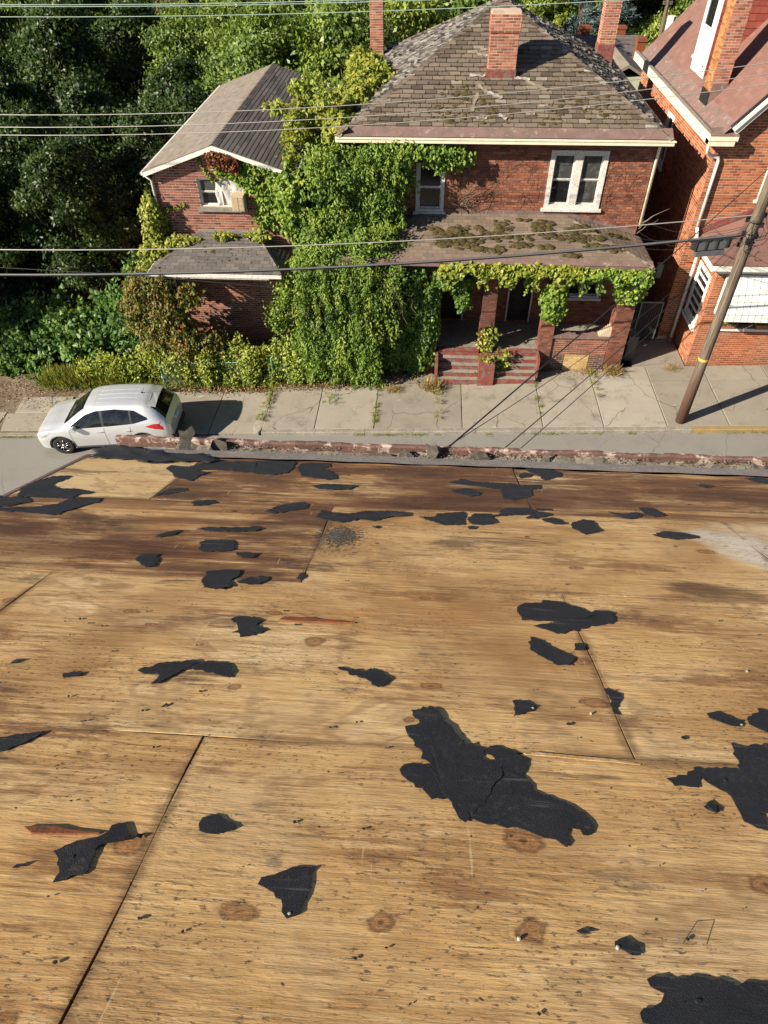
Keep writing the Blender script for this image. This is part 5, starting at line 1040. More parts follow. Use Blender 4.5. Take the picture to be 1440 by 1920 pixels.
mb = MB(); mb.box(bx_-.05, 15, by_-.12, by_+.05, 3.955, 4.12); mb.box(9.02, 15, 21.27, 21.36, 4.18, 4.36); mb.box(9.0, 9.08, 21.36, cy-.01, 4.18, 4.36); mb.box(9.06, 15, 21.34, by_+.1, 4.125, 4.20); mb.box(9.06, bx_+.1, by_+.1, cy-.01, 4.125, 4.20); mb.obj('porch_cornice', 'white_paint', p3)
mb = MB(); mb.box(9.95, 13.8, by_-.10, by_+.22, 1.9, 1.998); mb.obj('sill', 'white_paint', p3)
mb = MB(); mb.box(9.65, 14.9, by_+1.2, by_+1.3, 1.5, 4.0); mb.obj('interior', 'dark_wood', p3)
Pq = [(9.0, 21.25, 4.375), (15, 21.25, 4.375), (15, cy-.012, 5.08), (10.6, cy-.012, 5.08), (9.0, cy-.012, 4.375)]
mb = MB(); mb.add(Pq, [(0, 1, 2, 3), (4, 0, 3)]); mb.obj('porch_roof_deck', 'shingle_maroon', p3, tints=True)
vF = Vector((0, cy-.012-21.25, 5.08-4.375)); p = Pieces('shingle', 'shingle_maroon', p3, 100); p.courses(Pq[0], UX, vF, UX.cross(vF.normalized()), [(0, 0), (5.9, 0), (5.9, vF.length), (1.6, vF.length)], .33, .16, .006, .01, tabs=(.002, .007), tfn=lambda u, v: random.gauss(.35, .12), jit=.0008).build()
mb = MB(); mb.prism([(9.05, cy-.03, 4.42), (10.6, cy-.03, 5.1), (15, cy-.03, 5.1), (15, cy-.03, 5.3), (10.55, cy-.03, 5.3), (9.0, cy-.03, 4.62)], (0, .016, 0)); mb.obj('wall_flashing', 'red_paint', p3)
downspout(H3, [(8.98, 23.42, 4.70), (9.02, 23.30, 4.45), (9.22, 23.30, 4.15), (9.24, 23.32, 3.9), (9.25, 23.32, .62)], .055)
mb = MB(); mb.tube([(9.25, 23.32, .44), (9.25, 23.32, .66)], .085, 10); mb.obj('drain_collar', 'terracotta', H3)
awn = empty('awning', (11, 21.3, 2.6), 'white striped metal awning over the orange brick house porch window', 'awning')
aw = [(21.585, 3.93), (21.38, 3.62), (21.15, 3.22), (20.98, 2.86), (20.94, 2.62)]
xx = 9.72; i = 0
while xx < 14.2:
    mb = MB(); W_ = .215; q = []
    for (yy, zz) in aw: q += [(xx, yy, zz), (xx+W_-.012, yy, zz)]
    mb.add(q, [(2*j, 2*j+1, 2*j+3, 2*j+2) for j in range(4)]); ob = mb.obj('awning_panel', 'awning', awn); md = ob.modifiers.new('t', 'SOLIDIFY'); md.thickness = .008
    mb = MB(); mb.tube([(xx+W_-.006, yy-.004, zz+.005) for yy, zz in aw], .006, 5); mb.obj('seam', 'grey_plastic', awn); xx += W_; i += 1
mb = MB(); mb.prism([(9.705, yy, zz) for yy, zz in aw]+[(9.705, 21.585, 2.62)], (-.012, 0, 0)); mb.obj('side_panel', 'awning', awn)
for zz, yy in ((3.22, 21.135), (2.86, 20.965)): mb = MB(); mb.tube([(9.7, yy, zz), (14.2, yy, zz)], .005, 5); mb.obj('cross_bar', 'grey_plastic', awn)
for x_, lb, fl in ((10.3, 'terracotta window box of pink and yellow flowers', True), (11.62, 'terracotta window box with brownish plants', False)):
    fb = empty('flower_box', (x_, by_-.02, 2.0), lb+' on the porch sill', 'flower box')
    mb = MB(); mb.prism([(x_-.34, by_-.14, 2.17), (x_-.30, by_-.12, 2.002), (x_+.30, by_-.12, 2.002), (x_+.34, by_-.14, 2.17)], (0, .2, 0)); mb.obj('planter', 'terracotta', fb)
    P_ = np.stack([RNG.uniform(x_-.3, x_+.3, 700), RNG.normal(by_-.04, .07, 700), 2.17+np.abs(RNG.normal(0, .10, 700))], 1); v, f, t = leaves(P_, .05, np.array([0, -.2, .6])); link('foliage', fast_mesh('foliage', v, f, t), 'leaf_shrub' if fl else 'leaf_autumn', fb)
    if fl:
        P_ = np.stack([RNG.uniform(x_-.02, x_+.33, 420), RNG.normal(by_-.07, .07, 420), 2.26+np.abs(RNG.normal(0, .09, 420))], 1); v, f, t = leaves(P_, .04, wide=.9); link('blossom', fast_mesh('blossom', v, f, t), 'flower_pink', fb)
        P_ = np.stack([RNG.uniform(x_-.33, x_-.02, 200), RNG.normal(by_-.07, .06, 200), 2.22+np.abs(RNG.normal(0, .07, 200))], 1); v, f, t = leaves(P_, .035, wide=.9); link('blossom', fast_mesh('blossom', v, f, t), 'flower_yellow', fb)
# alley between the two houses
gate = empty('alley_gate', (8.2, 23.3, .5), 'dark metal gate closing the passage between the brick houses', 'gate')
mb = MB(); [mb.box(a, b_, 23.1, 23.14, .55, 2.15) for a, b_ in ((7.75, 7.79), (8.5, 8.54))]; mb.box(7.79, 8.5, 23.1, 23.14, 2.11, 2.15); mb.box(7.79, 8.5, 23.1, 23.14, .55, .59); mb.obj('gate_frame', 'galv', gate)
for i in range(8): mb = MB(); mb.box(7.81+i*.085, 7.87+i*.085, 23.11, 23.13, .59, 2.11); mb.obj('bar', 'black_metal', gate)
mb = MB(); mb.box(7.3, 7.62, 22.0, 22.5, gz(7.4)+.13, gz(7.4)+1.05); mb.box(7.28, 7.64, 21.98, 22.52, gz(7.4)+1.05, gz(7.4)+1.11); tag(mb.obj('rubbish_bin', 'grey_plastic'), 'dark square bin beside the porch end pillar in the passage', 'bin')
mt = empty('meter_box', (8.76, 25.2, 2.4), 'small pale electricity meter box on the shaded side wall', 'meter'); mb = MB(); mb.box(8.60, 8.786, 24.9, 25.15, 2.2, 2.7); mb.obj('case', 'white_paint', mt); mb = MB(); mb.tube([(8.60, 25.02, 2.5), (8.54, 25.02, 2.5)], .08, 12); mb.obj('dial', 'glass_dirty', mt)
# ------------------------------------------------------------------ vegetation
def blob_pts(c, r, n, p=.28, lump=.25):
    d = unit(RNG.normal(0, 1, (n, 3))); ph = RNG.random(6)*6
    k = 1+lump*(np.sin(d[:, 0]*5+ph[0])*np.sin(d[:, 1]*5+ph[1])+.7*np.sin(d[:, 2]*7+ph[2])*np.sin(d[:, 0]*8+ph[3]))
    return np.array(c)+d*np.array(r)*(RNG.random(n)**p*k)[:, None], d
def strand_pts(p0, length, n, sway=.12, out=(0, -.1, 0)):
    s_ = np.sort(RNG.random(n)); ph = RNG.random(4)*6; P = np.array(p0)+np.outer(s_, np.array([0, 0, -length]))+np.outer(np.sin(s_*3.14), np.array(out))
    P[:, 0] += sway*np.sin(s_*5+ph[0])*s_; P[:, 1] += sway*np.sin(s_*4+ph[1])*s_*.6; return P+RNG.normal(0, .045, P.shape)
def plant(name, label, cat, parts, mat, loc, stems=None, group=None, twig='twig_dark', leafname='foliage'):
    e = empty(name, loc, label, cat, group); v, f, t = join(parts); link(leafname, fast_mesh(leafname, v, f, t), mat, e)
    if stems:
        mb = MB()
        for pts, r in stems: mb.tube(pts, r, 5)
        mb.obj('stem', twig, e)
    return e
def wpath(a, b_, n=6, w_=.15):
    a, b_ = Vector(a), Vector(b_); return [a.lerp(b_, i/n)+Vector((random.gauss(0, w_), random.gauss(0, w_*.6), random.gauss(0, w_*.5)))*(0 if i in (0, n) else 1) for i in range(n+1)]

# the great curtain of vines between the two houses
parts = []; UPN = np.array([-.25, -.75, .5])
for c, r, n in (((-1.95, 23.0, 6.0), (1.2, .75, 1.35), 6500), ((-2.7, 22.9, 5.6), (1.2, .8, 1.3), 6500), ((-3.3, 22.6, 6.5), (.8, .8, .9), 3500), ((-1.1, 23.05, 6.5), (.55, .45, .7), 2000), ((-1.7, 22.6, 4.6), (.85, .8, .8), 4000),
                ((-3.2, 21.9, 4.3), (1.25, .9, .8), 6000), ((-2.0, 21.6, 4.0), (1.3, .75, .9), 6500), ((-3.0, 21.3, 2.9), (1.1, .6, 1.2), 6500), ((-2.6, 21.1, 2.4), (.85, .55, 1.3), 6500), ((-3.1, 20.95, 1.2), (.85, .45, 1.0), 5000), ((-2.2, 20.85, 3.3), (.5, .35, .5), 1800), ((-3.4, 20.9, 3.5), (.5, .4, .45), 1800), ((-1.4, 21.1, 3.6), (.5, .4, .5), 1800), ((-2.8, 22.3, 5.2), (.6, .5, .5), 1800), ((-1.5, 22.5, 5.9), (.55, .4, .5), 1600), ((-2.2, 22.4, 6.6), (.6, .4, .5), 1800), ((-3.6, 22.0, 5.0), (.6, .5, .6), 1800), ((-4.2, 21.7, 3.1), (.75, .7, 1.0), 3500), ((-4.1, 21.2, 1.3), (.8, .55, .9), 3500), ((-2.0, 22.0, 4.8), (1.05, 1.0, .42), 5500)):
    P_, d = blob_pts(c, r, int(n*.95), .5, .34); n = len(P_); parts.append(leaves(P_, .115, np.array([0, -.25, -.8]), d*.7+UPN, .46, T=np.clip(RNG.normal(.52, .2, n)+.12*d[:, 2]+.22*np.sin(P_[:, 0]*4.1+P_[:, 2]*2.3)*np.sin(P_[:, 2]*5.2+P_[:, 0]), 0, 1)))  # top light put into the tint: upper leaves lighter, gaps between lumps darker
for i in range(250):
    z0 = RNG.uniform(1.2, 4.7); x_ = RNG.uniform(-4.3, -1.5 if z0 < 3.4 else -.7); L_ = RNG.uniform(.5, 2.4)**1.1; P_ = strand_pts((x_, 21.0-.55*RNG.random()+.25*abs(x_+2.2)*.3, z0), min(L_, z0+.05), int(52*L_), .20, (0, -.22, 0)); parts.append(leaves(P_, .105, np.array([0, -.1, -1]), np.array([-.2, -.9, .3]), .42, T=np.clip(RNG.normal(.56, .2)+RNG.normal(0, .12, len(P_)), 0, 1)))
for i in range(90):
    P_ = strand_pts((RNG.uniform(-3.6, -.9), 22.75-.3*RNG.random(), RNG.uniform(5.4, 7.3)), RNG.uniform(.5, 1.6), 60, .16, (0, -.2, 0)); parts.append(leaves(P_, .11, np.array([0, -.1, -1]), np.array([-.2, -.9, .3]), .42, T=np.clip(RNG.normal(.56, .2)+RNG.normal(0, .12, len(P_)), 0, 1)))
stems = [(wpath((RNG.uniform(-3.2, -1.5), 21.3, -.1), (RNG.uniform(-3.2, -.8), 22.0, 4.6), 8, .22), .02) for i in range(10)]
plant('vine_curtain', 'tall bright green curtain of vines hanging between the two abandoned houses', 'vine', parts, 'leaf_vine', (-2.3, 21, -.1), stems)
# dead grey tendrils over the curtain
mb = MB()
for i in range(46):
    x_ = random.uniform(-3.6, -.9); z_ = random.uniform(3.0, 4.6); p0 = Vector((x_, 20.75, z_)); q = [p0]
    for j in range(7): q.append(q[-1]+Vector((random.gauss(0, .12), random.gauss(-.02, .05), random.gauss(-.16, .10))))
    mb.tube(q, .007, 4, False)
tag(mb.obj('dead_tendrils', 'twig'), 'tangle of dead grey tendrils over the green vine curtain', 'dead vine')
# ivy filling the hip house porch's left end, leaf tint lowered as painted shade
parts = []
for c, r, n in (((-.6, 21.3, 2.9), (.75, .4, 1.3), 4500), ((.1, 21.3, 2.4), (.42, .28, 1.6), 4500), ((-1.2, 21.35, 1.1), (.8, .4, .9), 3500), ((-.3, 21.35, .7), (.6, .25, .7), 2200), ((.9, 21.35, 3.7), (.7, .3, .35), 2200), ((1.25, 21.4, 3.1), (.28, .2, .5), 900)):
    P_, d = blob_pts(c, r, n, .3, .2); parts.append(leaves(P_, .115, np.array([0, -.2, -.8]), d*.5+UPN, .75, T=np.clip(RNG.normal(.3, .16, n), 0, 1)))
plant('ivy', 'green ivy, leaves darkened for shade, wrapping the porch pillar beside the red steps', 'ivy', parts, 'leaf_vine', (-.2, 21.2, 0), [(wpath((0, 21.3, 0), (.1, 21.35, 3.9), 8, .1), .02)])
# ivy along the porch eave
def eave_ivy(x0, x1, zt, dep, n, mat, label, tm, yo=20.98, name='ivy'):
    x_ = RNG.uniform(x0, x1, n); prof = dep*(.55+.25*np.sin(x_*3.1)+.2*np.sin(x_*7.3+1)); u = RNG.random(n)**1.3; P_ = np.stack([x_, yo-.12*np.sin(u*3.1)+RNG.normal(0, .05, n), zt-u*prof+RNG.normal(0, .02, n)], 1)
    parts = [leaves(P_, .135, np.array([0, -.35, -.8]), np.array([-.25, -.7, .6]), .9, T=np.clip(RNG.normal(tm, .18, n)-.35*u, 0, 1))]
    for i in range(int((x1-x0)*3)):
        s_ = strand_pts((RNG.uniform(x0, x1), yo-.03, zt-dep*.6), RNG.uniform(.15, .55), 16, .06, (0, -.03, 0)); parts.append(leaves(s_, .10, np.array([0, -.1, -1]), np.array([-.2, -.9, .3]), .8, T=np.clip(RNG.normal(.45, .15, len(s_)), 0, 1)))
    stems = [([(x0+(x1-x0)*i/14, yo+.03+.02*math.sin(i), zt-.12-.05*math.sin(i*1.7)) for i in range(15)], .012)]
    return plant(name, label, 'ivy', parts, mat, ((x0+x1)/2, yo, zt-.4), stems)
eave_ivy(.4, 4.85, 4.36, .62, 5200, 'leaf_yellowvine', 'yellow-green ivy fringe along the porch gutter above the red steps', .62)
eave_ivy(4.7, 7.08, 4.28, .50, 2300, 'leaf_vine', 'bright ivy fringe hanging over the porch beside the end pillar', .8)
parts = []
for c, r, n in (((4.22, 21.22, 3.25), (.42, .26, .62), 2600), ((4.3, 21.2, 2.75), (.36, .22, .4), 1500)):
    P_, d = blob_pts(c, r, n, .3, .15); parts.append(leaves(P_, .125, np.array([0, -.25, -.8]), d*.5+UPN, .85, T=np.clip(RNG.normal(.68, .18, n)+.1*d[:, 2], 0, 1)))
plant('ivy', 'rounded clump of bright ivy hanging on the middle porch pillar', 'ivy', parts, 'leaf_vine', (4.22, 21.25, 2.3))
parts = []
for c, r, n in (((6.65, 21.25, 3.55), (.48, .26, .45), 2400),):
    P_, d = blob_pts(c, r, n, .3, .15); parts.append(leaves(P_, .125, np.array([0, -.25, -.8]), d*.5+UPN, .85, T=np.clip(RNG.normal(.8, .16, n), 0, 1)))
plant('ivy', 'lime green ivy clump capping the end pillar of the porch', 'ivy', parts, 'leaf_vine', (6.7, 21.25, 3.1))
P_ = np.stack([RNG.normal(2.25, .14, 420), RNG.normal(21.34, .05, 420), RNG.uniform(.6, 2.0, 420)], 1); Pb = np.stack([RNG.normal(2.85, .10, 160), RNG.normal(20.95, .1, 160), RNG.uniform(.25, 1.35, 160)], 1); Pc = np.stack([RNG.normal(2.25, .17, 130), RNG.normal(20.72, .06, 130), RNG.uniform(.35, 1.25, 130)], 1)
plant('ivy', 'sparse ivy climbing the pillar between the two flights of steps', 'ivy', [leaves(q, .10, np.array([0, -.2, -.8]), UPN, .85) for q in (P_, Pb, Pc)], 'leaf_yellowvine', (2.3, 21.2, .4), [(wpath((2.2, 20.9, .15), (2.2, 21.36, 2.2), 6, .05), .008), (wpath((2.9, 20.85, .2), (2.8, 21.1, 1.3), 5, .06), .008)])
# yellowing vine sprawled over the left corner of the hip roof
parts = []
for c, r, n in (((-2.55, 25.6, 8.0), (.7, 1.0, .42), 2600), ((-2.1, 26.7, 8.3), (.75, .9, .4), 2400), ((-3.0, 24.2, 7.5), (.6, 1.1, .55), 2600), ((-2.5, 28.2, 8.3), (.6, 1.0, .5), 1800)):
    P_, d = blob_pts(c, r, n, .3, .2); parts.append(leaves(P_, .15, np.array([0, -.3, -.6]), d*.5+np.array([-.3, -.4, .8]), .6, T=np.clip(RNG.normal(.6, .2, n), 0, 1)))
plant('vine', 'yellow-green vine sprawling over the corner of the hip roof by the tall chimney', 'vine', parts, 'leaf_yellowvine', (-2.6, 26, 7.4), [(wpath((-3.3, 23.6, 7.0), (-2.2, 27.5, 8.3), 8, .15), .02)])
# vine fringe under the hip roof eave
P_, d = blob_pts((-.9, 23.0, 7.12), (1.9, .28, .30), 2800, .35, .35); Pb, d2 = blob_pts((.5, 23.05, 6.92), (.75, .22, .36), 1700, .35, .3)
plant('vine', 'leafy vine fringe hanging under the hip roof gutter above a dark window', 'vine', [leaves(q, .125, np.array([0, -.3, -.8]), UPN, .62, T=np.clip(RNG.normal(.62, .2, len(q)), 0, 1)) for q in (P_, Pb)], 'leaf_vine', (-.5, 23, 6.7))
# dead brown vines on the brick above the porch
e = empty('dead_vine', (1.0, 23.3, 5.0), 'dead brown vine stems clinging to the brick beside the dark window', 'dead vine'); mb = MB()
def creep(mb, p, d, L_, r, depth=0, bounds=(.4, 7.0, 4.6, 7.25)):
    q = [Vector(p)]; a = math.atan2(d[1], d[0]); n = max(3, int(L_/.09))
    for i in range(n):
        a += random.gauss(0, .3); s_ = q[-1]+Vector((math.cos(a)*.09, random.gauss(0, .01), math.sin(a)*.09)); s_.y = min(WF-.02, max(WF-.09, s_.y))
        if not (bounds[0] < s_.x < bounds[1] and bounds[2] < s_.z < bounds[3]): break
        q.append(s_)
        if depth < 2 and random.random() < .22: creep(mb, s_, (math.cos(a+random.choice((-1, 1))*.8), math.sin(a+random.choice((-1, 1))*.8)), L_*.5, r*.6, depth+1, bounds)
    if len(q) > 2: mb.tube(q, [r*(1-.7*i/len(q)) for i in range(len(q))], 4, False)
for i in range(11): creep(mb, (random.uniform(.75, 1.4), WF-.03, random.uniform(4.9, 6.9)), (random.uniform(-.2, 1), random.uniform(-.2, 1)), random.uniform(.8, 2.0), .009)
mb.obj('stem', 'twig', e); mb = MB()
for i in range(9): q = wpath((1.15+random.gauss(0, .07), WF-.06, 6.95), (1.2+random.gauss(0, .10), WF-.10, 6.15), 7, .05); mb.tube(q, .010, 4)
for i in range(14): q = wpath((1.0+random.gauss(0, .2), WF-.08, 5.3), (.6+random.random()*1.2, WF-.35, 5.4+random.random()*.8), 5, .06); mb.tube(q, .007, 4)
mb.obj('dead_bunch', 'twig', e)
e = empty('dead_vine', (5, 23.3, 5.0), 'fine dark vine stems netting the brick round the double white window', 'dead vine'); mb = MB()
for i in range(34): creep(mb, (random.choice((random.uniform(1.6, 3.7), random.uniform(5.7, 6.9))), WF-.02, random.uniform(4.9, 7.2)), (random.uniform(-1, 1), random.uniform(-1, 1)), random.uniform(.8, 2.4), .0045)
mb.obj('stem', 'twig_dark', e)
# gabled house vines
n = 4300; x_ = RNG.uniform(-6.9, -4.3, n); top = 7.25-.31*(x_+6.8)-.05; low = np.interp(x_, [-6.9, -6.3, -6.0, -5.6, -5.2, -4.8, -4.3], [6.55, 6.30, 6.0, 5.85, 5.55, 4.7, 4.3]); u = RNG.random(n); z_ = low+(top-low)*u
P_ = np.stack([x_, gf-.05-.22*RNG.random(n)*np.clip((x_+6.9)/1.5, .2, 1), z_], 1); keep = (np.sin(x_*5+z_*3)+np.sin(z_*7-x_*2)+RNG.normal(0, .6, n)) > -.9; P_ = P_[keep]
Pb = np.stack([RNG.normal(-5.45, .16, 380), np.full(380, gf-.1)+RNG.normal(0, .04, 380), RNG.uniform(4.75, 5.75, 380)], 1); Pc, _ = blob_pts((-4.5, 22.5, 5.6), (.45, .45, 1.2), 2600)
plant('vine', 'bright vine covering the right half of the gabled house front', 'vine', [leaves(q, .13, np.array([0, -.3, -.8]), UPN, .8, T=np.clip(RNG.normal(.68, .2, len(q)), 0, 1)) for q in (P_, Pb, Pc)], 'leaf_vine', (-5.3, 22.6, 4.3), [(wpath((-5.4, gf-.02, 4.6), (-5.2, gf-.02, 6.7), 8, .1), .014), (wpath((-4.6, gf-.1, 0), (-4.6, gf-.1, 6), 9, .1), .02)])
n = 620; x_ = RNG.uniform(-7.0, -6.05, n); z_ = 7.18-.31*np.abs(x_+6.8)-RNG.random(n)**1.5*.38; P_ = np.stack([x_, gf-.24-.12*RNG.random(n), z_], 1)
plant('vine', 'rust-red vine leaves under the gable peak', 'vine', [leaves(P_, .11, np.array([0, -.3, -.8]), UPN, .7)], 'leaf_red', (-6.6, 22.5, 6.8))
parts = []
for pth in ([(-7.42, 7.0), (-7.3, 6.6), (-7.1, 6.35), (-7.0, 6.22)], [(-7.08, 7.15), (-7.02, 6.8), (-6.85, 6.5), (-6.75, 6.28)], [(-6.95, 6.5), (-6.6, 6.48), (-6.3, 6.45)], [(-8.9, 5.1), (-8.7, 5.35), (-8.35, 5.35), (-8.1, 5.5)], [(-8.95, 5.3), (-8.8, 4.9), (-8.75, 4.6)]):
    for a, b_ in zip(pth, pth[1:]): k_ = 46; f_ = RNG.random(k_); parts.append(leaves(np.stack([a[0]+(b_[0]-a[0])*f_+RNG.normal(0, .025, k_), np.full(k_, gf-.05), a[1]+(b_[1]-a[1])*f_+RNG.normal(0, .025, k_)], 1), .075, np.array([0, -.2, -.8]), UPN, .8))
plant('vine', 'thin vine runners on the gabled brick front left of the window', 'vine', parts, 'leaf_yellowvine', (-7.4, 22.7, 4.6))
parts = []
for c, r, n in (((-9.25, 22.5, 4.9), (.35, .35, .9), 1500), ((-9.2, 22.2, 4.1), (.6, .5, .45), 1700), ((-8.4, 22.3, 4.42), (.75, .3, .16), 900), ((-9.5, 21.9, 3.6), (.4, .5, .5), 1100), ((-6.9, 22.35, 4.6), (.35, .2, .10), 260), ((-5.75, 22.4, 4.6), (.5, .2, .12), 320)):
    P_, d = blob_pts(c, r, n, .35, .25); parts.append(leaves(P_, .125, np.array([0, -.25, -.8]), d*.5+UPN, .75, T=np.clip(RNG.normal(.6, .2, n), 0, 1)))
plant('vine', 'yellow-green vine climbing the left corner of the gabled house', 'vine', parts, 'leaf_yellowvine', (-9.2, 22.4, -.5), [(wpath((-9.25, 22.5, -.5), (-9.2, 22.5, 5.4), 10, .12), .02)])
parts = []
for c, r, n in (((-9.6, 21.0, 3.2), (.6, .45, .8), 1500), ((-9.0, 21.0, 3.5), (.5, .4, .5), 1000), ((-10.1, 21.2, 2.3), (.5, .5, .9), 1200), ((-8.9, 21.0, 2.6), (.55, .45, 1.0), 2400), ((-8.5, 20.95, 1.5), (.7, .45, .9), 2600), ((-9.5, 21.1, 1.7), (.6, .5, .9), 2000), ((-8.0, 20.95, 3.1), (.45, .3, .45), 1000), ((-7.6, 21.0, 1.2), (.5, .3, .6), 900)):  # first three blobs added to keep the sun off the porch wall
    P_, d = blob_pts(c, r, n, .45, .3); parts.append(leaves(P_, .115, np.array([0, -.25, -.8]), d*.5+UPN, .6, T=np.clip(RNG.normal(.5, .24, n), 0, 1)))
plant('vine', 'autumn-coloured vine hanging from the left end of the small porch roof', 'vine', parts, 'leaf_autumn', (-8.8, 21, -.4), [(wpath((-8.8+random.gauss(0, .3), 21, -.4), (-8.8+random.gauss(0, .4), 21.1, 3.7), 8, .12), .014) for i in range(6)])
# young yellow tree leaning over the gabled roof
parts = []; stems = []
for i in range(30):
    c = (RNG.normal(-4.1, .42), RNG.normal(24.6, .7), RNG.normal(7.35, .42)); P_, d = blob_pts(c, (.34, .34, .22), 130, .4, .3); parts.append(leaves(P_, .16, np.array([0, -.1, -.5]), np.array([-.3, -.4, .9]), .5, T=np.clip(RNG.normal(.55, .22, 130), 0, 1))); stems.append((wpath((-4.0, 24.7, 6.2), c, 4, .06), .012))
stems.append((wpath((-3.9, 24.7, -1), (-4.0, 24.7, 6.3), 8, .1), .05))
plant('sapling', 'young tree with yellowing leaves leaning over the gabled roof', 'tree', parts, 'leaf_yellowvine', (-3.9, 24.7, -1), stems, twig='bark', leafname='crown')
parts = []; stems = []
for i in range(60):
    c = (RNG.normal(-3.7, .55), RNG.normal(26.6, 1.3), RNG.uniform(4.8, 8.1)); P_, d = blob_pts(c, (.45, .5, .35), 150, .4, .3); parts.append(leaves(P_, .15, np.array([0, -.1, -.6]), np.array([-.3, -.4, .9]), .5, T=np.clip(RNG.normal(.5, .22, 150), 0, 1)))
    if i % 3 == 0: stems.append((wpath((-3.7, 26.6, 4.), c, 4, .06), .014))
stems.append((wpath((-3.7, 26.6, -1), (-3.7, 26.6, 5), 8, .1), .06))
plant('sapling', 'leafy sapling crowding the gap between gabled house and hip house', 'tree', parts, 'leaf_bright', (-3.7, 26.6, -1), stems, twig='bark', leafname='crown')

# ---- trees
def make_tree(name, h, cr, seed, nclump, nleaf, lsize, mat, sparse=.0, conic=False, low=.32):
    global RNG; keep = RNG; RNG = np.random.default_rng(seed); random.seed(seed)
    e = empty(name, (0, 0, 0)); mb = MB(); th = h*.72; trunk = wpath((0, 0, -1.5), (RNG.normal(0, .4), RNG.normal(0, .4), th), 9, .16); mb.tube(trunk, [.24*h/12*(1-.8*i/9) for i in range(10)], 8); parts = []
    for i in range(nclump):
        f = RNG.random(); zc = h*(low+(1-low)*f); prof = (math.sin(math.pi*min(1, .16+.80*f))**.7 if not conic else (1-f)*.95+.06); a = RNG.random()*6.283; rr_ = cr*prof*(RNG.random()**.5)
        c = np.array([rr_*math.cos(a), rr_*math.sin(a), zc+RNG.normal(0, .2)]); cs = cr*RNG.uniform(.20, .36)*(1 if not conic else .75)
        n = int(nleaf*RNG.uniform(.6, 1.3)); P_, d = blob_pts(c, (cs, cs, cs*.62), n, .45, .3)
        parts.append(leaves(P_, lsize, np.array([0, 0, -.5]) if not conic else np.array([math.cos(a)*.8, math.sin(a)*.8, -.2]), np.array([.75*math.cos(a), .75*math.sin(a), .45])+d*.5, .5 if not conic else .22, T=np.clip(RNG.normal(.45, .18, n)+RNG.normal(0, .12), 0, 1), full=False))
        if i % 2 == 0:
            k_ = min(8, max(2, int(9*(zc/h*.75)))); mb.tube(wpath(trunk[k_], c, 4, .15), [.07*h/12, .055*h/12, .04*h/12, .03*h/12, .015], 5)
    v, f, t = join(parts); link('crown', fast_mesh('crown', v, f, t), mat, e); mb.obj('trunk', 'bark', e); RNG = keep; return e
protos = {
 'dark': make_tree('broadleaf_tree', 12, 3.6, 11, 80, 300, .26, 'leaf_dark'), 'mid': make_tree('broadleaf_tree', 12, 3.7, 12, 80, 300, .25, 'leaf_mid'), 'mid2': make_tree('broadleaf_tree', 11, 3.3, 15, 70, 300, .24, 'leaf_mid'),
 'bright': make_tree('broadleaf_tree', 11, 3.6, 13, 76, 300, .25, 'leaf_bright'), 'olive': make_tree('thin_tree', 12, 2.6, 14, 46, 170, .22, 'leaf_olive'), 'spruce': make_tree('spruce_tree', 13, 3.0, 16, 90, 260, .30, 'needle_blue', conic=True, low=.08)}
used = set()
def tree(kind, x_, y_, hscale, label, group=None, wscale=None, zb=None):
    p = protos[kind]; e = p if kind not in used else copy_tree(p); used.add(kind); z_ = terrain_z(x_, y_) if zb is None else zb
    e.location = (x_, y_, z_); e.rotation_euler.z = random.random()*6.28; s_ = hscale; q = (wscale or hscale)*random.uniform(.92, 1.08); e.scale = (q, q, s_); tag(e, label, 'tree', group); return e
G1 = 'trees of the dark wood left of the gabled house'
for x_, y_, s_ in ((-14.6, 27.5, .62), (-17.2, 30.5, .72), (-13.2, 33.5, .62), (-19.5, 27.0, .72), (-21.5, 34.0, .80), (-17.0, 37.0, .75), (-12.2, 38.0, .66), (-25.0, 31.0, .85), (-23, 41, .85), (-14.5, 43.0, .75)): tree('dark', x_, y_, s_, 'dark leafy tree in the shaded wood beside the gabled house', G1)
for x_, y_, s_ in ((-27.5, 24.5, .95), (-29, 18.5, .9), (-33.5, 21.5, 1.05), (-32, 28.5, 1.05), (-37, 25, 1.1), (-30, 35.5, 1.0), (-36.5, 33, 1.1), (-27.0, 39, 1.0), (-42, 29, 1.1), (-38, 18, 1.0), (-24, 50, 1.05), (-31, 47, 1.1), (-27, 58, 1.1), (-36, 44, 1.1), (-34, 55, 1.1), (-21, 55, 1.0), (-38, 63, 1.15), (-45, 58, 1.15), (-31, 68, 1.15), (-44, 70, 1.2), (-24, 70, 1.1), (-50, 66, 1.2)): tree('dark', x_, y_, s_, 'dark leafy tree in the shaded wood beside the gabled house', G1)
G2 = 'green trees behind the gabled house'
for kd, x_, y_, s_ in (('mid', -8.2, 40.0, .90), ('mid2', -4.2, 38.5, 1.0), ('bright', -1.2, 42.5, 1.0), ('mid2', -6.8, 46.0, 1.15), ('mid', 1.8, 47.5, 1.1), ('bright', -2.6, 52.0, 1.15), ('mid', -11.5, 49, 1.0), ('bright', -9.0, 53, 1.1), ('mid2', -15.5, 51, 1.0)): tree(kd, x_, y_, s_, 'mid-green tree behind the gabled and hip-roofed houses', G2)
G3 = 'sunlit yellow-green trees beyond the houses'
for x_, y_, s_ in ((-5.5, 58.0, 1.0), (4.5, 60.0, 1.05), (8.5, 68, 1.0), (13.5, 70.5, 1.0), (-9.5, 66, 1.0), (-.5, 66, 1.1), (17.0, 64.0, .8)): tree('bright', x_, y_, s_, 'sunlit yellow-green tree beyond the houses', G3)
G4 = 'thin half-bare trees among the wood'
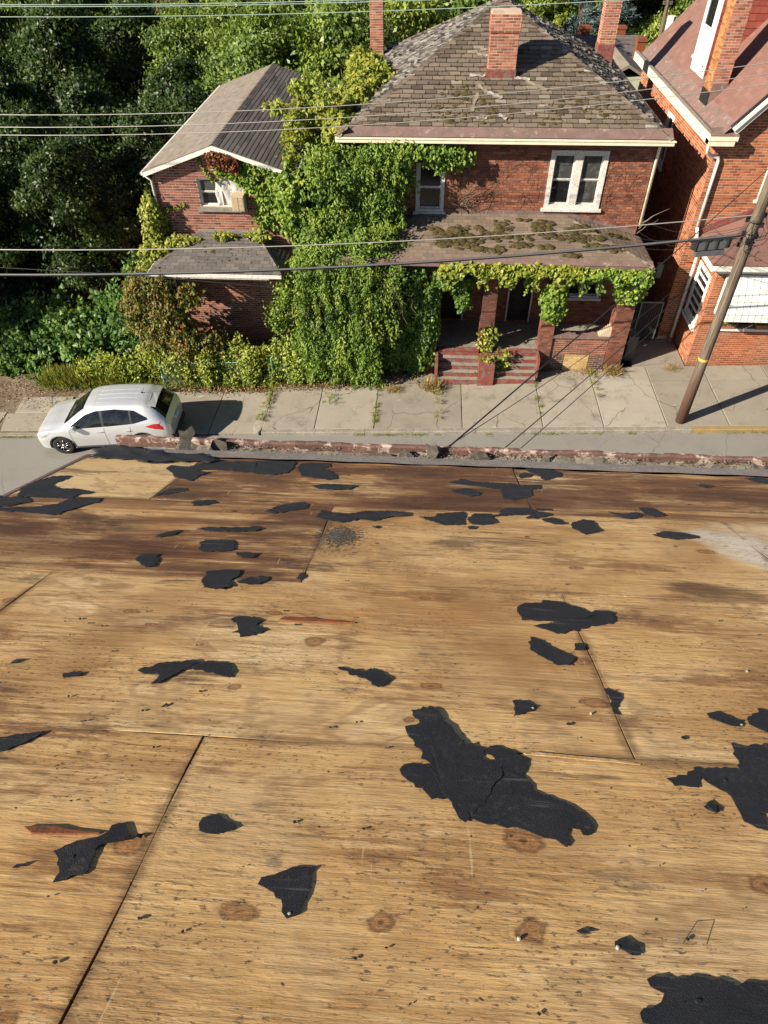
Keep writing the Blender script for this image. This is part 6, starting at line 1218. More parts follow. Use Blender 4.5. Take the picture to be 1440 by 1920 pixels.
for x_, y_, s_ in ((-17, 56, 1.0), (-12.0, 60, 1.05), (-20, 62, 1.0), (-14.5, 68, 1.1)): tree('olive', x_, y_, s_, 'thin olive tree with half-bare branches in the far wood', G4)
tree('spruce', 10.6, 61.5, .95, 'blue spruce behind the right chimney of the hip house', 'blue spruces beyond the houses'); tree('spruce', 13.9, 66, .95, 'blue spruce behind the right chimney of the hip house', 'blue spruces beyond the houses')
G5 = 'far green trees on the hillside'
for i in range(64):
    x_ = -58+104*((i*.618) % 1); y_ = 70+50*((i*.371) % 1); tree(('mid', 'mid2', 'bright', 'dark')[i % 4], x_, y_, random.uniform(1.0, 1.3), 'distant round-topped tree on the far wooded slope', G5)
for x_, y_, s_ in ((17.5, 52, .75), (20, 57, .85), (23.5, 60, .95), (21, 66, 1.0), (26, 68, 1.0), (18.5, 74, 1.0)): tree('mid', x_, y_, s_, 'mid-green tree beyond the steep maroon roof', 'trees beyond the maroon roof')

# ---- undergrowth
def shrub(label, blobs, mat, size, loc, group=None, up_=.5, cat='shrub', name='shrub', wide=.6):
    parts = []
    for c, r, n in blobs: P_, d = blob_pts(c, r, n, .5, .35); parts.append(leaves(P_, size, np.array([0, -.15, up_]), d*.4+np.array([-.35, -.4, .9]), wide, T=np.clip(RNG.normal(.60, .22, n)+.15*d[:, 2], 0, 1)))
    stems = [(wpath((c[0]+random.gauss(0, .1), c[1], loc[2]), (c[0]+random.gauss(0, .3), c[1], c[2]+r[2]*.5), 4, .08), .012) for c, r, n in blobs for _ in range(2)]
    return plant(name, label, cat, parts, mat, loc, stems)
shrub('dense low green shrub behind the parked white car', [((-12.6+i*.62, 21.15+.12*math.sin(i*2), gz(-11)+.42+.10*i+.12*math.sin(i*1.7)), (.55, .42, .55+.06*i), 1000) for i in range(6)], 'leaf_bright', .10, (-10.3, 21.1, -.6))
shrub('weedy hedge grown through the chain-link fence', [((-9.0+i*.55, 21.0+.2*math.sin(i*2.2), gz(-7)+.95+.2*math.sin(i*1.9)), (.5, .42, .85), 1000) for i in range(9)]+[((-8.6+i*.8, 20.72, gz(-7)+.5+.2*math.sin(i*2.7)), (.34, .14, .5), 300) for i in range(6)], 'leaf_bright', .10, (-6.4, 21.1, -.4))
shrub('weeds growing between the green fence posts and the vine curtain', [((-5.2+i*.5, 20.98+.1*math.sin(i*2.2), gz(-4)+.8+.1*i), (.46, .34, .85), 900) for i in range(4)]+[((-5.0, 21.0, 2.3), (.45, .35, .7), 700), ((-4.7, 21.05, 3.2), (.4, .35, .7), 700)], 'leaf_vine', .10, (-4.2, 21, -.3))
shrub('large-leaved green shrub at the edge of the dark wood', [((-13.6, 23.4, .2), (1.0, .9, .95), 1500), ((-12.6, 22.8, .1), (.8, .7, .8), 1100), ((-14.6, 23.2, -.1), (.9, .8, .8), 1200), ((-13.3, 22.4, -.25), (.8, .6, .6), 1000), ((-12.4, 23.9, .9), (.7, .7, .7), 800)], 'leaf_shrub', .20, (-13.5, 23.2, -1), wide=.75)
shrub('dark shrub under the wood left of the large-leaved shrub', [((-16.3, 23.3, -.4), (1.0, .9, .8), 1200), ((-17.4, 24.5, -.2), (1.2, 1.0, .9), 1300), ((-15.4, 24.8, .0), (1.1, 1.0, 1.0), 1300), ((-16.2, 22.2, -.7), (.9, .6, .5), 900), ((-14.9, 21.9, -.6), (.6, .5, .5), 700)], 'leaf_shrub', .18, (-16.2, 23.5, -1.2), wide=.75)
shrub('tall shrub arching beside the small porch of the gabled house', [((-10.6, 22.3, .9), (.65, .6, 1.1), 1200), ((-10.9, 22.1, 2.1), (.6, .6, .8), 900), ((-10.2, 22.5, 3.0), (.55, .5, .7), 800), ((-11.4, 22.6, .6), (.7, .6, .8), 900)], 'leaf_shrub', .17, (-10.6, 22.3, -.6))
def blades(P_, hgt, lean=.35, wd=.10): n = len(P_); return leaves(P_, hgt, np.array([0, -.05, 1.0]), np.array([0, -1., .3]), wd, ax_j=lean, fold=.02)
n = 2600; P_ = np.stack([RNG.uniform(-14.4, -11.0, n), 20.75+RNG.random(n)*.7, np.zeros(n)], 1); P_[:, 2] = .05*P_[:, 0]; v, f, t = blades(P_, .55, .55, .06)
tag(link('tall_grass', fast_mesh('tall_grass', v, f, t), 'grass'), 'tall yellow-green grass at the verge by the white car', 'grass', kind='stuff')
n = 1500; P_ = np.stack([RNG.uniform(-14.5, -3.0, n), RNG.uniform(20.55, 20.95, n), np.zeros(n)], 1); P_[:, 2] = .05*P_[:, 0]; v, f, t = blades(P_, .28, .8, .07)
tag(link('verge_weeds', fast_mesh('verge_weeds', v, f, t), 'grass'), 'short weeds along the foot of the fence', 'weeds', kind='stuff')
# moss and grass in the kerb and slab joints
def tufts(name, label, pts, hgt, mat, per=26, sp_=.06):
    P_ = np.concatenate([np.array(p)+RNG.normal(0, 1, (per, 3))*np.array([sp_, sp_*.6, 0]) for p in pts]); v, f, t = blades(P_, hgt, .9, .10); return tag(link(name, fast_mesh(name, v, f, t), mat), label, 'weeds', kind='stuff')
pts = [(x_, 17.90-.02*random.random(), gz(x_)) for x_ in np.concatenate([RNG.uniform(-2.2, 0.6, 34), RNG.normal(4.0, .25, 10), RNG.uniform(4.2, 6.2, 12), RNG.normal(2.2, .1, 4), RNG.normal(7.0, .15, 4), RNG.uniform(-17, -13, 60), RNG.uniform(8.7, 13, 20)])]
tufts('kerb_weeds', 'green grass tufts growing in the gutter along the kerb', pts, .07, 'grass', 22, .07)
pts = [(4.02+random.gauss(0, .02), random.uniform(18.2, 20.6), gz(4)+.12) for _ in range(10)]+[(-1.58+random.gauss(0, .03), random.uniform(18.3, 20.6), gz(-1.6)+.12) for _ in range(22)]+[(5.98+random.gauss(0, .03), random.uniform(19.5, 21.2), .42) for _ in range(12)]+[(.55+random.gauss(0, .05), random.uniform(18.5, 20.2), .15) for _ in range(12)]+[(-5.5+random.gauss(0, .1), random.uniform(18.2, 20.6), -.2) for _ in range(34)]+[(-3.2+random.gauss(0, .1), random.uniform(19.3, 20.4), -.05) for _ in range(10)]+[(-13.0+random.gauss(0, .4), random.uniform(18.6, 20.0), -.62) for _ in range(24)]
tufts('joint_weeds', 'weeds sprouting in the joints of the pavement', pts, .10, 'grass', 20, .05)
for (x_, y_, h_, w_, lb) in ((.35, 20.35, .38, .16, 'clump of dry straw grass at the foot of the red steps'), (6.75, 21.2, .32, .14, 'clump of dry straw grass by the porch end pillar'), (5.95, 21.3, .16, .2, 'sparse dry grass beside the yellow brick panel'), (-1.0, 20.3, .2, .13, 'small dry grass tuft in front of the ivy'), (8.9, 21.4, .14, .16, 'dry grass in the slab joint by the passage')):
    P_ = np.array([x_, y_, gz(x_)+.12])+RNG.normal(0, 1, (260, 3))*np.array([w_, w_*.7, 0]); v, f, t = blades(P_, h_, 1.0, .05); tag(link('grass_tuft', fast_mesh('grass_tuft', v, f, t), 'drygrass'), lb, 'grass')
n = 2600; P_ = np.concatenate([np.stack([RNG.uniform(-9, -2.6, n//2), RNG.normal(20.5, .14, n//2), np.zeros(n//2)], 1), np.stack([RNG.uniform(-2.6, .5, n//8), RNG.normal(20.9, .25, n//8), np.zeros(n//8)], 1), np.stack([RNG.uniform(-16.5, -13, n//4), RNG.normal(20.6, .6, n//4), np.zeros(n//4)], 1), np.stack([RNG.uniform(.5, 7, n//10), 21.35-.6*RNG.random(n//10)**2, np.zeros(n//10)], 1)]); P_[:, 2] = .05*P_[:, 0]+np.where(P_[:, 0] > -5.4, .13, .02)
v, f, t = leaves(P_, .06, np.array([1., 0, 0]), np.array([0, 0, 1.]), .6, ax_j=2.5, n_j=.25); tag(link('leaf_litter', fast_mesh('leaf_litter', v, f, t), 'litter'), 'dry brown leaves fallen along the foot of the hedge', 'leaf litter', kind='stuff')
n = 1500; P_ = np.stack([RNG.uniform(-8.9, -4.8, n), RNG.uniform(21.25, 22.6, n), np.full(n, .47)], 1); v, f, t = leaves(P_, .09, np.array([1., 0, 0]), np.array([0, 0, 1.]), .6, ax_j=2.5, n_j=.4); tag(link('porch_litter', fast_mesh('porch_litter', v, f, t), 'litter'), 'brown leaves heaped on the small porch floor', 'leaf litter', kind='stuff')
n = 500; P_ = np.stack([RNG.uniform(-2, 6.4, n), RNG.uniform(21.6, 23.3, n), np.full(n, pf+.01)], 1); v, f, t = leaves(P_, .07, np.array([1., 0, 0]), np.array([0, 0, 1.]), .6, ax_j=2.5, n_j=.4); tag(link('porch_litter', fast_mesh('porch_litter', v, f, t), 'litter'), 'scattered dead leaves on the hip house porch floor', 'leaf litter', kind='stuff')
# understorey over the wooded slope
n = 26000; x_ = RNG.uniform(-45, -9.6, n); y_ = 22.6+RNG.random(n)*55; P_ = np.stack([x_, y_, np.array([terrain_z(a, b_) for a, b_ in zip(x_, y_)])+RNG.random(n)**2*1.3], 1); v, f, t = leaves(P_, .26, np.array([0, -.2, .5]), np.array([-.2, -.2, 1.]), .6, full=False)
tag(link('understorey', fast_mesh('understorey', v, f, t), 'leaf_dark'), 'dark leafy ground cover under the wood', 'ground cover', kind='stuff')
n = 30000; x_ = RNG.uniform(-9.6, 32, n); y_ = RNG.uniform(34.5, 75, n); P_ = np.stack([x_, y_, np.array([terrain_z(a, b_) for a, b_ in zip(x_, y_)])+RNG.random(n)**2*2.0], 1); v, f, t = leaves(P_, .30, np.array([0, -.2, .5]), np.array([-.2, -.2, 1.]), .6, full=False)
tag(link('backyard_growth', fast_mesh('backyard_growth', v, f, t), 'leaf_mid'), 'overgrown bushes covering the slope behind the houses', 'ground cover', kind='stuff')
# ------------------------------------------------------------------ cars
def cr_spline(xs_, ys_, x):
    xs_, ys_ = np.asarray(xs_, float), np.asarray(ys_, float); m = np.gradient(ys_, xs_); i = int(np.clip(np.searchsorted(xs_, x)-1, 0, len(xs_)-2)); h = xs_[i+1]-xs_[i]; t = np.clip((x-xs_[i])/h, 0, 1)
    d = np.diff(ys_)/np.diff(xs_); m0, m1 = m[i], m[i+1]
    if d[i] == 0: m0 = m1 = 0
    lim = 2.5*abs(d[i]); m0 = np.clip(m0, -lim, lim); m1 = np.clip(m1, -lim, lim)
    return float((2*t**3-3*t**2+1)*ys_[i]+(t**3-2*t**2+t)*h*m0+(-2*t**3+3*t**2)*ys_[i+1]+(t**3-t**2)*h*m1)
# stations along the car, front at +x:   x     sill  mid_z belt  edge  top   hw_sill hw_mid hw_belt hw_edge
ST = [(-2.20, .42, .62, .80, .86, .88, .62, .70, .70, .60), (-2.14, .33, .60, .90, .98, 1.00, .74, .82, .80, .68), (-2.00, .28, .60, 1.00, 1.16, 1.20, .82, .88, .85, .64), (-1.80, .26, .60, 1.05, 1.40, 1.46, .87, .90, .88, .60),
      (-1.55, .25, .60, 1.06, 1.54, 1.60, .88, .91, .89, .60), (-1.10, .24, .58, 1.03, 1.58, 1.65, .87, .91, .89, .61), (-.50, .23, .56, 1.00, 1.60, 1.67, .87, .91, .885, .62), (.10, .23, .55, .97, 1.57, 1.65, .87, .91, .88, .62), (.42, .23, .55, .96, 1.47, 1.56, .87, .91, .88, .63),
      (.80, .23, .55, .95, 1.24, 1.32, .88, .91, .88, .68), (1.15, .24, .55, .94, 1.03, 1.08, .89, .91, .88, .74), (1.35, .24, .56, .93, .98, 1.03, .89, .91, .87, .76), (1.75, .25, .57, .88, .91, .97, .88, .90, .84, .72), (2.02, .27, .55, .80, .83, .87, .80, .84, .77, .64), (2.15, .30, .50, .70, .72, .75, .68, .72, .68, .56), (2.21, .36, .48, .60, .62, .63, .52, .56, .54, .46)]
SX = [s_[0] for s_ in ST]; SP = [[s_[k] for s_ in ST] for k in range(1, 10)]
def sec(x):
    zs, zm, zb, ze, zt, hs_, hm, hb, he = [cr_spline(SX, c, x) for c in SP]
    return [(hs_, zs), (hm, zm), (hb, zb), (he, ze), (he*.55, ze+(zt-ze)*.8), (0, zt)]
NV = (7, 7, 8, 4, 5)
def cross(x):
    c = sec(x); out = []
    for k, n in enumerate(NV):
        a, b_ = c[k], c[k+1]
        for j in range(n):
            f = j/n; y, z = a[0]+(b_[0]-a[0])*f, a[1]+(b_[1]-a[1])*f
            if k == 1: y += .018*math.sin(math.pi*f)
            if k == 2: y += .03*math.sin(math.pi*f)
            if k == 3: z += .018*math.sin(math.pi*f)
            out.append((y, z))
    out.append(c[-1]); return out
def surf(x, z):
    c = sec(x)
    for k in (0, 1, 2):
        a, b_ = c[k], c[k+1]
        if a[1] <= z <= b_[1]+1e-6:
            f = (z-a[1])/max(1e-6, b_[1]-a[1]); return a[0]+(b_[0]-a[0])*f+(.018*math.sin(math.pi*f) if k == 1 else .03*math.sin(math.pi*f) if k == 2 else 0)
    return c[3][0]
WR, WXF, WXR = .345, 1.36, -1.28
def make_car(label, paint, cat='car'):
    e = empty('parked_car', (0, 0, 0), label, cat); xs_ = np.linspace(-2.20, 2.21, 112); G = [cross(x) for x in xs_]; nv = len(G[0]); mb = MB()
    for sgn in (1, -1):
        base = len(mb.v); mb.v += [(x, sgn*y, z) for x, g in zip(xs_, G) for (y, z) in g]; mb.t += [.5]*(len(xs_)*nv)
        for i in range(len(xs_)-1):
            for j in range(nv-1):
                xm, zm = (xs_[i]+xs_[i+1])/2, (G[i][j][1]+G[i][j+1][1])/2
                if j < 15 and any(math.hypot(xm-wx, zm-WR) < .385 for wx in (WXF, WXR)): continue
                f = (base+i*nv+j, base+(i+1)*nv+j, base+(i+1)*nv+j+1, base+i*nv+j+1); mb.f.append(f if sgn < 0 else f[::-1])
    for ii, rev in ((0, False), (len(xs_)-1, True)):                # end caps
        n0 = len(mb.v); ring = [(xs_[ii], y, z) for y, z in G[ii]]+[(xs_[ii], -y, z) for y, z in G[ii][::-1]]; mb.add(ring, [tuple(range(len(ring)))[::-1 if rev else 1]])
    body = mb.obj('body', paint, e, smooth=True)
    mb = MB(); mb.box(-1.95, 1.95, -.80, .80, .20, .60); mb.box(-2.0, 2.0, -.72, .72, .22, .7); mb.obj('underbody', 'car_trim', e)
    for s_ in (1, -1):
        mb = MB(); mb.tube([(x, s_*(surf(x, .27)+.004), .27) for x in np.linspace(-.85, .93, 10)], .035, 6)
        for wx in (WXF, WXR): mb.tube([(wx+.40*math.cos(t), s_*(surf(min(2.1, max(-2.1, wx+.40*math.cos(t))), max(.26, WR+.40*math.sin(t)))-.004), WR+.40*math.sin(t)) for t in np.linspace(-.15, math.pi+.15, 18)], .020, 5)
        mb.obj('sill_trim', 'car_trim', e)
        # side glass
        def pane(x0, x1, zb, zt, nm='side_window', mt='car_glass', off=.008):
            m2 = MB(); q = []; N = 14
            for i in range(N+1):
                x = x0+(x1-x0)*i/N; b_, t_ = zb(x), zt(x)
                for j in range(5): z = b_+(t_-b_)*j/4; q.append((x, s_*(surf(x, z)+off), z))
            fs = [(i*5+j, (i+1)*5+j, (i+1)*5+j+1, i*5+j+1) for i in range(N) for j in range(4)]; m2.add(q, fs if s_ < 0 else [f[::-1] for f in fs]); return m2.obj(nm, mt, e, smooth=True)
        top = lambda x: np.interp(x, [-1.62, -1.2, -.6, .0, .35, .7, .98], [1.22, 1.46, 1.53, 1.50, 1.40, 1.20, 1.02]); bot = lambda x: np.interp(x, [-1.62, -1.1, -.3, .5, .98], [1.20, 1.08, 1.03, 1.00, .99])
        pane(-.10, .90, bot, top); pane(-1.02, -.20, bot, top); pane(-1.58, -1.09, bot, top)
        pane(-.195, -.105, bot, top, 'pillar_trim', 'car_trim', .006); pane(-1.085, -1.025, bot, top, 'pillar_trim', 'car_trim', .006)
        for x0, x1 in ((-.13, .22), (-1.02, -.70)):
            m2 = MB(); m2.tube([(x, s_*(surf(x, .86)+.022+.012*math.sin(math.pi*(x-x0)/(x1-x0))), .865) for x in np.linspace(x0+.06, x1-.06, 6)], .014, 6); m2.obj('door_handle', paint, e)
        m2 = MB()
        for xd, sl_ in ((.98, -.10), (-.15, .02), (-.98, .22)): m2.tube([(xd+sl_*(1-f)*(.5 if xd > -.9 else (1-f)), s_*(surf(xd+sl_*(1-f)*(.5 if xd > -.9 else (1-f)), .32+.66*f)+.001), .32+.66*f) for f in np.linspace(0, 1, 9)], .0042, 4)
        m2.tube([(x, s_*(surf(x, .80)+.001), .80) for x in np.linspace(-1.0, .95, 12)][:2], .001, 3); m2.obj('door_gap', 'car_trim', e)
        m2 = MB(); bm_ = [(.86, .99), (.70, .98), (.68, 1.08), (.74, 1.13), (.84, 1.10)]; m2.prism([(x, s_*(surf(.75, 1.0)+.04), z) for x, z in bm_], (0, s_*.17, 0)); m2.box(.70, .78, min(s_*.86, s_*.98), max(s_*.86, s_*.98), .985, 1.02); mr = m2.obj('wing_mirror', paint, e)
        # lamps
        def lamp(nm, mt, pts):
            m2 = MB(); N = len(pts); q = [(x, s_*(surf(x, z)+.008), z) for x, z in pts]; c = (sum(p[0] for p in q)/N, s_*(max(abs(p[1]) for p in q)+.012), sum(p[2] for p in q)/N); m2.add(q+[c], [((i, (i+1) % N, N) if s_ < 0 else ((i+1) % N, i, N)) for i in range(N)]); return m2.obj(nm, mt, e, smooth=True)
        lamp('taillight', 'tail_red', [(-1.46, .96), (-1.72, 1.04), (-1.96, 1.06), (-2.12, 1.0), (-2.15, .86), (-2.0, .80), (-1.76, .86)])
        lamp('headlight', 'lamp_clear', [(1.58, .88), (1.80, .88), (2.02, .80), (2.08, .70), (1.98, .66), (1.78, .74)])
        m2 = MB(); m2.obox((-2.165, s_*.70, .44), (0, s_, 0), UZ, (-1, 0, 0), -.10, .06, -.03, .04, 0, .03); m2.obj('reflector', 'tail_red', e)
        for wx in (WXF, WXR):
            c = empty('wheel', (wx, s_*.79, WR)); c.parent = e; m2 = MB(); prof = [(.215, -.10), (.30, -.112), (.338, -.09), (WR, -.03), (WR, .03), (.338, .09), (.30, .112), (.215, .10)]; N = 36; q = [(r_*math.cos(t), y_, r_*math.sin(t)) for t in np.linspace(0, 6.2832, N+1)[:-1] for r_, y_ in prof]; K = len(prof)
            m2.add(q, [(i*K+k_, i*K+k_+1, ((i+1) % N)*K+k_+1, ((i+1) % N)*K+k_) for i in range(N) for k_ in range(K-1)]); t_ = link('tyre', m2.mesh('tyre', True), 'tyre'); t_.parent = c
            m2 = MB(); m2.tube([(0, -.05, 0), (0, .05, 0)], .215, 24); b_ = link('wheel_well', m2.mesh('hub_back'), 'car_trim'); b_.parent = c; b_.name = 'brake_drum'
            m2 = MB()
            for k_ in range(5):
                t = k_*2*math.pi/5+.3; d = Vector((math.cos(t), 0, math.sin(t))); p_ = Vector((-d.z, 0, d.x))
                for o_ in (-.032, .032): m2.tube([d*.04+p_*o_*.4+Vector((0, s_*.085, 0)), d*.13+p_*o_+Vector((0, s_*.095, 0)), d*.222+p_*o_*1.5+Vector((0, s_*.08, 0))], .013, 5)
            m2.tube([(.222*math.cos(t), s_*.085, .222*math.sin(t)) for t in np.linspace(0, 6.2832, 37)], .012, 6); m2.tube([(0, s_*.07, 0), (0, s_*.105, 0)], .045, 12); r_ = link('rim', m2.mesh('rim', True), 'alloy'); r_.parent = c
    # front and rear glass follow the body surface
    def cap(x0, x1, nm, v0, off):
        N = 12; m2 = MB(); rows_ = []
        for i in range(N+1):
            x = x0+(x1-x0)*i/N; c = cross(x); q = [(x, y, z) for y, z in c[v0:]]; rows_.append([(a, b_*.97, z_+off) for a, b_, z_ in q]+[(a, -b_*.97, z_+off) for a, b_, z_ in q[::-1][1:]])
        W_ = len(rows_[0]); m2.add([p for r_ in rows_ for p in r_], [(i*W_+j, i*W_+j+1, (i+1)*W_+j+1, (i+1)*W_+j)[::1 if x1 > x0 else -1] for i in range(N) for j in range(W_-1)]); return m2.obj(nm, mat_, e, smooth=True)
    mat_ = 'car_glass'; cap(.40, 1.16, 'windscreen', 23, .008); cap(-2.09, -1.72, 'rear_window', 22, .010)
    mat_ = paint; m2 = MB()
    for y_ in (-.42, -.22, 0, .22, .42): m2.tube([(x, y_, sec(x)[5][1]-(abs(y_)/.62)**2*.05+.000+.004) for x in np.linspace(-1.25, .0, 8)], .005, 5)
    m2.obj('roof_rib', paint, e); m2 = MB(); z_ = sec(-1.35)[5][1]; m2.tube([(-1.35, 0, z_-.01), (-1.35, 0, z_+.03)], .03, 8); m2.tube([(-1.35, 0, z_+.02), (-1.48, 0, z_+.20)], .006, 5); m2.obj('antenna', 'car_trim', e)
    m2 = MB(); m2.prism([(-1.66, y_, sec(-1.6)[5][1]-.01-.05*(abs(y_)/.55)**2) for y_ in np.linspace(-.56, .56, 9)]+[(-1.86, y_, sec(-1.72)[5][1]-.015-.05*(abs(y_)/.55)**2) for y_ in np.linspace(.56, -.56, 9)], (0, 0, .025)); m2.obj('roof_spoiler', paint, e)
    m2 = MB(); m2.box(-2.235, -2.20, -.16, .16, .68, .80); m2.obj('number_plate', 'plate', e); m2 = MB(); m2.box(-2.245, -2.12, -.62, .62, .26, .42); m2.obj('rear_bumper', 'car_trim', e); m2 = MB(); m2.box(2.14, 2.225, -.46, .46, .32, .44); m2.obj('front_grille', 'car_trim', e); m2 = MB(); m2.tube([(1.02, -.3, 1.135), (1.08, .1, 1.12)], .010, 4); m2.tube([(1.0, .2, 1.15), (1.09, .6, 1.07)], .010, 4); m2.obj('wiper', 'car_trim', e)
    return e
car = make_car('white compact SUV parked half on the pavement by the hedge', 'white_car'); car.location = (-10.55, 17.98, gz(-10.55)+.012); car.rotation_euler = (0, math.atan(.05), math.pi+R(4)); car.scale = (1.05, 1.04, 1.02)
car2 = make_car('black car parked at the yellow kerb', 'black_car'); car2.location = (13.1, 17.0, gz(13.1)+.01); car2.rotation_euler = (0, math.atan(.05), math.pi)
# ------------------------------------------------------------------ pole, wires, fence
pole = empty('utility_pole', (8.46, 18.37, .54), 'tall weathered wooden utility pole with yellow band at the kerb', 'utility pole')
mb = MB(); mb.tube([(8.46, 18.37, .3), (8.46, 18.37, 2), (8.47, 18.37, 6), (8.48, 18.37, 12.2)], [.165, .155, .14, .115], 16); mb.obj('shaft', 'pole_wood', pole, smooth=True)
mb = MB(); mb.tube([(8.462, 18.37, 2.74), (8.462, 18.37, 2.82)], .158, 16); mb.obj('band', 'yellow_band', pole)
for z_ in (3.9, 4.5): mb = MB(); mb.tube([(8.46-.30, 18.37, z_), (8.46+.30, 18.37, z_+.02)], .009, 5); mb.obj('step_peg', 'galv', pole)
mb = MB(); mb.box(7.6, 9.35, 18.2, 18.3, 10.9, 11.0); mb.obj('crossarm', 'pole_wood', pole)
mb = MB()
for z_ in (6.35, 6.6, 6.9): mb.tube([(8.46+.165*math.cos(t), 18.37+.165*math.sin(t), z_) for t in np.linspace(0, 6.283, 15)], .018, 5)
for i in range(16): a = random.random()*6.28; c = Vector((8.46+.2*math.cos(a), 18.37+.2*math.sin(a), random.uniform(6.2, 7.1))); mb.box(c.x-.035, c.x+.035, c.y-.03, c.y+.03, c.z-.06, c.z+.05)
mb.obj('clamp', 'black_metal', pole)
mb = MB()
for k_ in range(9): a, b_, r_ = random.gauss(8.62, .14), random.gauss(6.5, .18), random.uniform(.08, .22); mb.tube([(a+r_*math.cos(t), 18.15+.03*math.sin(3*t+k_), b_+r_*1.2*math.sin(t)) for t in np.linspace(random.random()*3, 5+random.random()*2, 15)], .009, 4)
mb.obj('cable_loops', 'wire_black', pole)
def wire(pts, r, mat, label, group=None, name='overhead_wire', n=26, deg=2):
    pts = [Vector(p) for p in pts]
    if deg:
        L_ = [p.x for p in pts]; cy_ = np.polyfit(L_, [p.y for p in pts], 1); cz_ = np.polyfit(L_, [p.z for p in pts], deg); q = [(x, np.polyval(cy_, x), np.polyval(cz_, x)) for x in np.linspace(L_[0], L_[-1], n)]
    else: q = pts
    mb = MB(); mb.tube(q, r, 5); return tag(mb.obj(name, mat), label, 'wire', group)
gw_ = 'power wires spanning above the gabled roof'
for zs, dy in (((9.55, 9.28, 9.31, 10.40), 0), ((9.25, 8.96, 9.10, 10.17), .0), ((9.05, 8.77, 8.92, 9.95), 0)): wire([(-30, 18.4, zs[0]+.9), (-10.8, 18.4, zs[1]), (-2.6, 18.4, zs[2]), (8.42, 18.33, zs[3]+.15)], .009, 'wire_pale', 'pale power wire sagging across in front of the gabled roof', gw_)
for k_, (za, zb, zc) in enumerate(((11.37, 11.46, 11.9), (11.40, 11.50, 11.95), (11.14, 11.33, 11.75))): wire([(-30, 18.4, za+.8), (-9.9, 18.4, za), (-2.5, 18.4, zb), (8.42, 18.3, zc)], .009, 'wire_green', 'greenish power wire high above the tree tops', 'highest power wires')
wire([(-30, 18.4, 6.3), (-12.2, 18.4, 5.81), (-1.65, 18.4, 6.02), (2.82, 18.4, 6.42), (8.42, 18.4, 7.1)], .014, 'wire_pale', 'pale cable crossing above the small porch roof')
wire([(-30, 18.4, 5.5), (-12.6, 18.4, 5.0), (-4.6, 18.4, 5.2), (-1.2, 18.4, 5.48), (2.9, 18.4, 5.99), (8.4, 18.4, 6.52)], .030, 'grey_plastic', 'thick grey cable bundle crossing below the small porch roof', name='telephone_cable')
wire([(-30, 18.45, 5.44), (-12.6, 18.45, 4.93), (-4.6, 18.45, 5.14), (-1.2, 18.45, 5.43), (2.9, 18.45, 5.93), (8.4, 18.45, 6.46)], .016, 'wire_black', 'thin cable lashed under the thick grey bundle', name='telephone_cable')
wire([(-30, 18.4, 5.1), (-12.7, 18.4, 4.75), (-9.9, 18.4, 4.73), (-4.7, 20.8, 4.1)], .010, 'wire_black', 'thin drop wire ending at the small porch')
sb = empty('splice_case', (7.5, 18.4, 6.2), 'black cable splice case hung beside the utility pole', 'cable box'); mb = MB(); mb.obox((7.12, 18.4, 6.20), Vector((1, 0, .11)).normalized(), UZ, (0, -1, 0), 0, .82, -.10, .10, -.10, .10); mb.obox((7.2, 18.4, 6.02), Vector((1, 0, .11)).normalized(), UZ, (0, -1, 0), 0, .72, -.08, .05, -.09, .12); mb.obj('case', 'grey_plastic', sb)
mb = MB(); [mb.tube([(7.16+.26*i, 18.4, 6.12+.03*i), (7.16+.26*i, 18.4, 6.34+.03*i)], .12, 8) for i in range(4)]; mb.tube([(7.0, 18.4, 6.33), (8.05, 18.4, 6.46)], .05, 7); mb.obj('clamp', 'black_metal', sb)
def drop(a, b_, sag, r, mat, label, group=None, n=16): a, b_ = Vector(a), Vector(b_); return wire([a.lerp(b_, i/n)-UZ*sag*4*(i/n)*(1-i/n) for i in range(n+1)], r, mat, label, group, 'service_drop', deg=0)
drop((.06, 4.78, 9.86), (11.6, 23.35, 8.05), .12, .009, 'wire_black', 'thick black service drop from the gutter to the orange brick gable')
drop((-.10, 4.78, 9.80), (8.4, 18.2, 7.1), .35, .0045, 'wire_black', 'thin black drop wire running beside the thick service drop')
drop((.52, 4.78, 9.80), (8.4, 18.2, 6.85), .12, .006, 'wire_black', 'black drop wire from the gutter to the pole clamps', 'twin drop wires to the pole'); drop((.66, 4.78, 9.78), (8.4, 18.2, 6.55), .12, .005, 'wire_black', 'black drop wire from the gutter to the pole clamps', 'twin drop wires to the pole')
gp = 'small drop wires fanning from the pole'
for b_ in ((7.0, 23.3, 4.6), (7.02, 23.3, 4.35), (7.1, 22.9, 4.2), (8.9, 23.4, 4.6), (9.0, 23.4, 5.0), (8.95, 23.4, 4.3), (7.05, 23.3, 5.0), (9.9, 21.3, 4.4), (10.6, 23.4, 5.5), (9.3, 21.3, 4.3)): drop((8.40, 18.4, random.uniform(6.3, 7.0)), b_, random.uniform(.1, .5), .006, 'wire_black', 'thin drop wire fanning from the pole clamps to a house front', gp)
drop((9.0, 18.4, 6.9), (26, 18.4, 6.4), .4, .025, 'wire_black', 'cable leaving the pole past the awning'); drop((8.5, 18.4, 10.5), (28, 18.4, 10.2), .5, .011, 'wire_pale', 'power wire leaving the pole top past the maroon roof')
for zz in (9.9, 10.2, 10.45): drop((8.5, 18.4, zz), (30, 18.4, zz), .5, .011, 'wire_pale', 'power wire crossing in front of the maroon roof', 'power wires beyond the pole')
